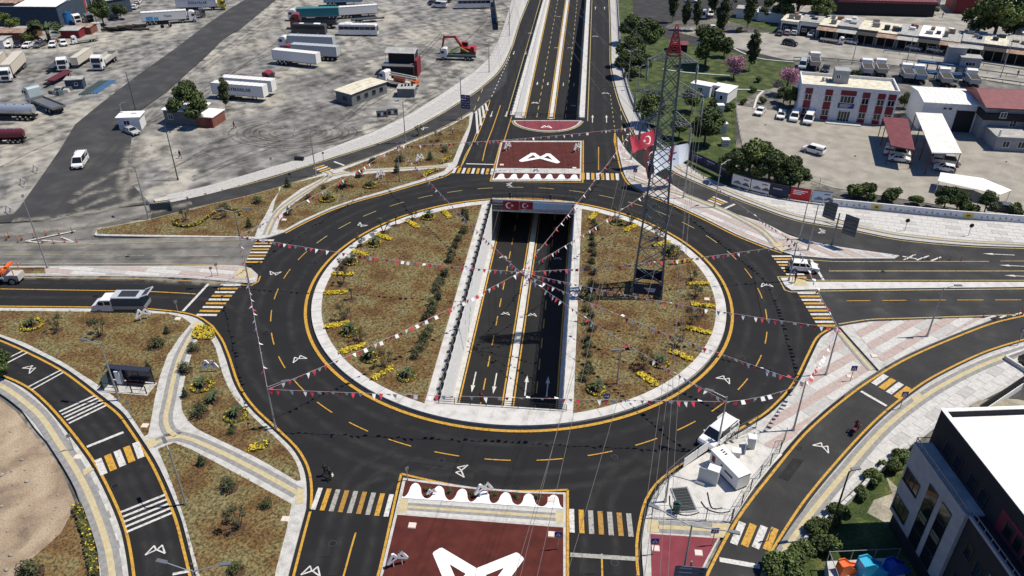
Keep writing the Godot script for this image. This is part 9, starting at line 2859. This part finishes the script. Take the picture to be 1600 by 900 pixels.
func fences() -> void:
	# printed fence along the park
	var pts := [v(26.5,-55.6),v(28.4,-53.4),v(30.6,-51.3),v(32.8,-48.6),v(35,-45.7),v(36.8,-42.88)]
	var t := thing("banner_fence","navy printed banner fence between the park and the slip road","fence",Vector3.ZERO)
	for i in pts.size() - 1:
		var b := N()
		b.bar(up3(pts[i],1.35),up3(pts[i + 1],1.35),0.08,2.1)
		var pn := obj("banner_panel",b,M.navy,t)
		var d: Vector2 = (pts[i + 1] - pts[i]).normalized()
		var nn := v(-d.y,d.x) * 0.06
		for k in 3:
			b = N()
			b.bar(up3(pts[i].lerp(pts[i + 1],0.15) + nn,1.9 - k * 0.4),up3(pts[i].lerp(pts[i + 1],0.75 - 0.2 * k) + nn,1.9 - k * 0.4),0.03,0.2)
			obj("print_line",b,mat("print_blue_grey",lin(0.10,0.13,0.22),0.7) if k else M.print_pale,pn)
		b = N()
		b.bar(up3(pts[i],0),up3(pts[i],2.5),0.12,0.12)
		obj("post",b,M.grey_metal,t)
	t = thing("park_wall","grey concrete wall with a railing along the park's road side","wall",Vector3.ZERO)
	var wp := resample([v(18.7,-201.1),v(18.4,-154.7),v(18.3,-119.6),v(19.6,-92.1),v(21.6,-74.1),v(24,-61.1),v(26.3,-55.6)],2)
	for i in wp.size() - 1:
		var b := N()
		b.bar(up3(wp[i],0.3),up3(wp[i + 1],0.3),0.3,0.9)
		obj("wall_panel",b,M.roof_grey,t)
		b = N()
		b.bar(up3(wp[i],0.75),up3(wp[i],1.7),0.06,0.06); b.bar(up3(wp[i],1.65),up3(wp[i + 1],1.65),0.05,0.05); b.bar(up3(wp[i],1.2),up3(wp[i + 1],1.2),0.04,0.04)
		obj("railing",b,M.galvanised,t)
	# billboards
	for q in [[[v(36.96,-40.54),v(39.94,-38.27)],M.pennant_white,"white billboard with two dark cars, leftmost of the row",2],[[v(40.06,-38.28),v(43.17,-36.65)],M.pennant_white,"white billboard with grey cars, second of the row",2],[[v(43.29,-36.66),v(46.39,-35.34)],M.navy,"black billboard with a small print block left of the red one",0],[[v(46.62,-35.36),v(50.07,-34.37)],M.red,"red billboard with white lettering lines",1],[[v(50.3,-34.39),v(53.65,-33.68)],mat("pale_print",lin(0.45,0.55,0.66),0.6),"pale blue billboard with a car picture right of the red one",2]]:
		var a: Vector2 = q[0][0]
		var e: Vector2 = q[0][1]
		t = thing("billboard",q[2],"billboard",up3(a,KERB),-atan2(e.y - a.y,e.x - a.x))
		var L := a.distance_to(e)
		sx(t,"panel",q[1],0.05,L - 0.05,0.35,2.5,-0.06,0.06)
		sx(t,"frame",M.black,0,L,2.5,2.58,-0.08,0.08); sx(t,"frame",M.black,0,L,0.27,0.35,-0.08,0.08)
		for x in [0.1,L - 0.1]: sx(t,"leg",M.black,x - 0.06,x + 0.06,-0.2,0.27,-0.06,0.06)
		if q[3] == 1:
			for k in 3: sx(t,"print_line",M.white,0.5,L - 0.6 - k * 0.5,1.95 - k * 0.32,2.12 - k * 0.32,0.06,0.07)
		elif q[3] == 2:
			for k in 2:
				var b := N()
				b.profile([v(0,0),v(0.02,0.3),v(0.3,0.38),v(0.55,0.62),v(1,0.62),v(1.25,0.36),v(1.5,0.28),v(1.5,0)],0.02)
				var o := obj("car_print",b,M.car_black if k else M.car_grey,t)
				o.position = P(0.5 + k * 1.7,0.8,0.075)
			sx(t,"print_line",M.panel_red,L - 1.4,L - 0.4,1.9,2.1,0.06,0.07)
		else: sx(t,"print_line",M.print_pale,0.5,L - 1.2,1.6,1.8,0.06,0.07)
	t = thing("painted_wall","long low white wall painted with yellow flowers and little marks","wall",Vector3.ZERO)
	var q2 := resample([v(53.88,-33.7),v(58.33,-33.11),v(66.84,-31.92),v(75.21,-30.89),v(85.62,-30.11),v(95.87,-29.47)],3)
	for i in q2.size() - 1:
		var b := N()
		b.bar(up3(q2[i],0.7),up3(q2[i + 1],0.7),0.25,1.5)
		obj("wall_panel",b,M.wall_white,t)
		var c: Vector2 = (q2[i] + q2[i + 1]) / 2
		var d: Vector2 = (q2[i + 1] - q2[i]).normalized()
		var nn := v(-d.y,d.x) * 0.14
		if i % 5 == 2:
			b = N()
			for k in 9: b.bar(up3(c + nn + d * cos(k * 0.7) * 0,0.75),up3(c + nn + d * cos(k * 0.7) * 0.95,0.75 + 0.6 * sin(k * 0.7)),0.03,0.28)
			obj("flower_print",b,mat("print_yellow",lin(0.62,0.50,0.10),0.8),t)
			b = N()
			b.bar(up3(c + nn * 1.2 - d * 0.2,0.75),up3(c + nn * 1.2 + d * 0.2,0.75),0.03,0.3)
			obj("flower_eye",b,M.dark_red,t)
		else:
			for k in 3:
				b = N()
				var p := c + nn + d * (k - 1) * 0.9
				b.bar(up3(p,0.45 + 0.2 * (k % 2)),up3(p + d * 0.18,0.8 + 0.2 * (k % 2)),0.03,0.12); b.bar(up3(p + d * 0.3,0.5),up3(p + d * 0.12,0.75),0.03,0.1)
				obj("mark_print",b,mat("print_grey",lin(0.16,0.18,0.20),0.8),t)
	t = thing("wire_fence","thin wire fence around the car park corner","fence",Vector3.ZERO)
	for s in [[v(44.6,-88.5),v(42.8,-72.3),v(42,-61.5)],[v(42,-61.5),v(45.3,-48.3),v(51.85,-43.54),v(55.78,-41.03)]]:
		var p := resample(s,2.6)
		for i in p.size() - 1:
			var b := N()
			b.bar(up3(p[i],-0.1),up3(p[i],1.7),0.07,0.07); b.bar(up3(p[i],1.65),up3(p[i + 1],1.65),0.04,0.04); b.bar(up3(p[i],0.9),up3(p[i + 1],0.9),0.03,0.03)
			obj("bay",b,M.galvanised,t)
	t = thing("street_barrier","grey guard rails in the middle of the street","barrier",Vector3.ZERO)
	for s in [[v(66.8,-129.2),v(77.3,-129),v(90,-124.8),v(121.3,-111.6),v(131.3,-106.4)],[v(94.3,-139.4),v(104.1,-136.5),v(126.7,-123.9),v(137.1,-118.2)],[v(96.9,-130.5),v(124.1,-117.9)]]:
		var p := resample(s,4)
		for i in p.size() - 1:
			var b := N()
			b.bar(up3(p[i],-0.1),up3(p[i],0.75),0.1,0.1); b.bar(up3(p[i],0.65),up3(p[i + 1],0.65),0.08,0.28)
			obj("rail",b,M.roof_grey,t)
	t = thing("kerb_line","pale garden kerb between lawn and path in the park","kerb",Vector3.ZERO)
	for s in [[v(29.2,-115.9),v(35,-113.5),v(46.6,-111.9)],[v(50.7,-141.7),v(56.2,-130),v(66.2,-126.6)],[v(44.9,-99.8),v(49.8,-100.3),v(53.5,-99.2)],[v(48.6,-85.7),v(51.2,-95.4),v(53,-99.1)]]:
		var p := resample(s,2)
		for i in p.size() - 1:
			var b := N()
			b.bar(up3(p[i],-0.05),up3(p[i + 1],-0.05),0.5,0.25)
			obj("kerb_stone",b,M.white_concrete,t)
	# grey mesh board lying at the slip road
	t = thing("crowd_barrier","grey sheet barrier standing on the slip road below the lot","barrier",up3(v(-65.26,-19.47),0.1),0.25)
	sx(t,"sheet",M.sign_back,-1.9,1.9,0.15,1.5,-0.04,0.04)
	for x in [-1.8,1.8]: sx(t,"leg",M.grey_metal,x - 0.05,x + 0.05,0,1.55,-0.3,0.3)
	for q in [[v(-96.28,-27.46),"left wooden trestle at the lot's edge"],[v(-91.58,-16.28),"front wooden trestle near the road corner"],[v(-97.67,-33.63),"right wooden trestle at the lot's edge"]]:
		t = thing("trestle",q[1],"trestle",up3(q[0],-0.15),1)
		for s in [-1,1]:
			for z in [-0.8,0.8]:
				var b := N()
				b.bar(P(s * 0.5,0,z),P(0,1.3,z),0.1,0.1)
				obj("leg",b,M.dirty_white,t)
		var b := N()
		b.bar(P(0,1.3,-1.1),P(0,1.3,1.1),0.12,0.12)
		obj("beam",b,M.dirty_white,t)

func compound() -> void:
	var y := KB+0.05
	var t := thing("generator","big white generator container with dark lettering in the fenced compound","generator",up3(v(25.95,35.88),y),-1.028)
	t.scale = Vector3.ONE * 0.85
	sx(t,"enclosure",M.trailer_white,-2.7,2.7,0.3,2.4,-0.95,0.95)
	sx(t,"skid",M.black_metal,-2.6,2.6,0,0.3,-0.85,0.85); sx(t,"roof",M.white,-2.75,2.75,2.4,2.46,-1,1)
	for k in 3: sx(t,"roof_vent",M.black_metal,-2.1 + k * 0.4,-1.9 + k * 0.4,2.46,2.5,-0.4,0)
	sx(t,"louvre",M.panel_red,-2.3,-1.7,0.9,1.9,0.95,0.98); sx(t,"emblem_print",M.letter_navy,-0.6,-0.3,1.5,1.8,0.95,0.98); sx(t,"print_line",M.letter_navy,0.2,1.7,1.25,1.55,0.95,0.98)
	for q in [[v(24.09,37.1),0,1.15,2,0.9,"tall open-doored cabinet in front of the generator"],[v(28.31,32.1),0.3,1,1.5,0.9,"middle white cabinet of the group behind the generator"],[v(29.09,31.2),0.3,0.8,1.5,0.8,"slim white cabinet between two others behind the generator"],[v(30.01,30.38),0.3,1,1.7,1,"tallest white cabinet at the compound's right corner"],[v(27.23,32.72),0.3,0.9,0.7,0.8,"low white box next to the cabinets"]]:
		t = thing("switch_cabinet",q[5],"cabinet",up3(q[0],y),q[1] - 0.4)
		sx(t,"body",mat("cabinet",lin(0.46,0.48,0.47),0.5),-q[2] / 2,q[2] / 2,0.08,q[3],-q[4] / 2,q[4] / 2); sx(t,"lid",M.trailer_white,-q[2] / 2 - 0.05,q[2] / 2 + 0.05,q[3],q[3] + 0.07,-q[4] / 2 - 0.05,q[4] / 2 + 0.05); sx(t,"plinth",M.concrete,-q[2] / 2,q[2] / 2,0,0.08,-q[4] / 2,q[4] / 2)
		if q[3] >= 2.0:
			sx(t,"open_door",M.cabinet,-q[2] / 2 - 0.9,-q[2] / 2,0.1,1.9,q[4] / 2 - 0.06,q[4] / 2)
			sx(t,"inside",M.shade,-q[2] / 2 - 0.01,-q[2] / 2 + 0.05,0.15,1.9,-0.35,0.38)
		else: sx(t,"door_gap",M.grey_metal,-0.01,0.01,0.15,q[3] - 0.1,q[4] / 2,q[4] / 2 + 0.01)
	t = thing("solar_tray","dark grille tray lying on the compound floor","grille",up3(v(20.84,39.96),y),0.22)
	sx(t,"frame",M.galvanised,-0.95,0.95,0,0.1,-1.7,1.7); sx(t,"grille",M.black,-0.8,0.8,0.1,0.12,-1.55,1.55)
	for k in 8: sx(t,"bar",M.dark_steel,-0.8,0.8,0.12,0.15,-1.4 + k * 0.38,-1.34 + k * 0.38)
	t = thing("bin","dark green waste bin on the compound floor","bin",up3(v(19.91,41.7),y))
	var b := N()
	b.cyl(Vector3.ZERO,P(0,1.2,0),0.36,0.44,12)
	obj("body",b,mat("bin_green",lin(0.01,0.05,0.04),0.6),t)
	b = N()
	b.ball(P(0,1.2,0),P(0.45,0.2,0.45),12,4)
	obj("lid",b,M.bin_green,t)
	for q in [[[v(19.41,39.56),v(19.43,41.15),v(20.27,42.01),v(21.44,41.98),v(22.26,41.56)],"thick black cable looping round the grille tray"],[[v(22.62,40.05),v(23.16,41.04),v(24.42,41.43),v(25.44,41.08)],"thin black cable curving over the compound floor"],[[v(23.43,38.72),v(23.65,40.82),v(24.7,40.72)],"bent black pipe on the compound floor"]]:
		b = N()
		var p := resample(q[0],0.3)
		for i in p.size() - 1: b.cyl(up3(p[i],y + 0.05),up3(p[i + 1],y + 0.05),0.055,0.055,5,false)
		tag(obj("cable",b,M.rubber),q[1],"cable")
	# mesh fence
	t = thing("compound_fence","wire mesh fence round the generator compound with white sheets tied on","fence",Vector3.ZERO)
	for s in [[v(17.39,42.29),v(18.2,39.77),v(19.45,37.27),v(21.11,35.39),v(24.09,32.31)],[v(25.35,31.36),v(27.39,30.11),v(30.18,28)],[v(17.37,42.71),v(21.38,42.57),v(25.3,42.52)],[v(25.45,42.34),v(26.74,40.17),v(28.28,37.52),v(30.07,34.9),v(31.81,32.57),v(33.13,29.76)]]:
		var p := resample(s,2.2)
		for i in p.size():
			b = N()
			b.bar(up3(p[i],y),up3(p[i],y + 1.9),0.07,0.07)
			obj("post",b,M.dark_steel,t)
			if i == p.size() - 1: continue
			b = N()
			for h in [0.1,1,1.85]: b.bar(up3(p[i],y + h),up3(p[i + 1],y + h),0.03,0.03)
			for k in 5: b.bar(up3(p[i].lerp(p[i + 1],(k + 0.5) / 5.0),y + 0.1),up3(p[i].lerp(p[i + 1],(k + 0.5) / 5.0),y + 1.85),0.015,0.015)
			obj("mesh_bay",b,M.grey_metal,t)
	for q in [[v(21.19,35.29),v(22.82,33.65)],[v(22.9,33.54),v(24.17,32.31)]]:
		b = N()
		b.bar(up3(q[0],y + 0.75),up3(q[1],y + 0.75),0.05,1.25)
		obj("white_sheet",b,M.pennant_white,t)

func shelter() -> void:
	var a := v(-48.89,28.94)
	var t := thing("shelter","black-framed glass shelter with a bench and white cabinet on the lawn","shelter",up3(a,KB+0.03),-0.028)
	var W := 5.6
	sx(t,"floor",M.concrete,-0.2,W + 0.2,0,0.06,-2.2,0.3)
	for x in [0,1.9,3.7,W]:
		for z in [0,-2]:
			sx(t,"post",M.black_metal,x - 0.05,x + 0.05,0.06,2.5 if z < 0 else 1.2,z - 0.05,z + 0.05)
	sx(t,"rear_panel",mat("smoked",lin(0.03,0.035,0.05),0.2),0.05,W - 0.05,0.3,2.3,-2.03,-1.97)
	var b := N()
	b.obox(Transform3D(Basis(Vector3.RIGHT,0.2),P(W / 2,2.5,-1.7)),P(W + 0.2,0.05,0.7))
	obj("roof",b,M.smoked,t)
	b = N()
	for x in [0,1.9,3.7,W]: b.bar(P(x,2.5,-2),P(x,2.3,-0.8),0.07,0.07)
	b.bar(P(0,1.2,0),P(W,1.2,0),0.06,0.06); b.bar(P(0,0.6,0),P(1.8,0.6,0),0.05,0.05); b.bar(P(3.8,0.6,0),P(W,0.6,0),0.05,0.05)
	obj("frame",b,M.black_metal,t)
	sx(t,"side_panel",M.sign_back,-0.03,0.03,0.2,1.8,-1.9,-0.1)
	sx(t,"bench",M.dark_red,2.2,4.6,0.42,0.52,-1.7,-1.2)
	for x in [2.4,4.4]: sx(t,"bench_leg",M.black_metal,x - 0.04,x + 0.04,0.06,0.42,-1.6,-1.3)
	sx(t,"white_cabinet",M.white,1.1,1.75,0.06,2.1,-1.8,-1.2)

func people() -> void:
	person("person in dark clothes walking over the road, further of the pair by the zebra",up3(v(-17.48,40.14),0.06),1.9,Color(0.012,0.012,0.014),Color(0.012,0.012,0.015),0.3)
	person("person in dark clothes carrying a white bag, nearer of the pair by the zebra",up3(v(-16.84,40.65),0.06),1.2,Color(0.02,0.02,0.022),Color(0.01,0.01,0.012),0.3,false,1,"bag")
	person("person in dark red riding the motorbike, bent over the handlebar",up3(v(41.69,27.31),0.03) + P(-0.1,-0.1,0.12),0.967,Color(0.10,0.012,0.016),Color(0.012,0.012,0.014),0,true,1.12)
	person("person in black walking alone over the lot",up3(v(-73.02,-43.3),-0.15),2.5,Color(0.012,0.012,0.014),Color(0.01,0.01,0.012),0.3)
	person("person in black walking in front of the pale hut heap",up3(v(-68.7,-60.6),-0.15),0.6,Color(0.012,0.012,0.014),Color(0.01,0.01,0.012),0.3)
	person("person in a white top standing on the upper lawn by the left lanes",up3(v(-19.8,-61.4),KB+0.02),0.3,Color(0.55,0.55,0.54),Color(0.012,0.012,0.014),0.1)
	person("person in black standing at the bridge railing over the tunnel mouth",up3(v(3.21,-29.58),0.22),-1.4,Color(0.012,0.012,0.014),Color(0.01,0.01,0.012),0.05)
	person("person in black at the left end of the bridge railing",up3(v(-4.18,-29.9),0.22),-1.4,Color(0.02,0.02,0.024),Color(0.01,0.01,0.012),0.05)
	person("person in pale clothes standing by the low lorry's tyre pair",up3(v(-124.1,-144.8),-0.15),0,Color(0.2,0.2,0.2),Color(0.03,0.03,0.04),0.1)
	person("person crossing the street toward the shop awnings",up3(v(99.9,-151.3),-0.1),0.9,Color(0.03,0.03,0.03),Color(0.02,0.02,0.03),0.3)
	person("person walking on the street a few steps left of the other",up3(v(95.9,-151.6),-0.1),2.2,Color(0.05,0.04,0.04),Color(0.02,0.02,0.03),0.3)
	person("person standing on the street's near edge at the right",up3(v(123,-119.5),-0.1),0.5,Color(0.02,0.02,0.02),Color(0.02,0.02,0.03),0.1)
	person("person between the red and white halls at the top right",up3(v(127.6,-186.4),-0.1),0.5,Color(0.02,0.02,0.02),Color(0.02,0.02,0.03),0.2)
	person("person in a blue jacket next to the sign on the east reserve's nose",up3(v(41.56,-5.69),KERB),0.5,Color(0.01,0.05,0.2),Color(0.3,0.22,0.02),0.1)
	person("small group's first person in red at the near railing of the sunken road",up3(v(-2.21,26.75),0.22),1.4,Color(0.2,0.01,0.02),Color(0.02,0.02,0.03),0.1)


func _ready() -> void:
	setup()
	materials()
	terrain()
	roads()
	pit()
	islands()
	markings()
	vehicles()
	buildings()
	street()
	plants()
	for o in protos.values():
		if o is Node3D: o.remove_meta("base")
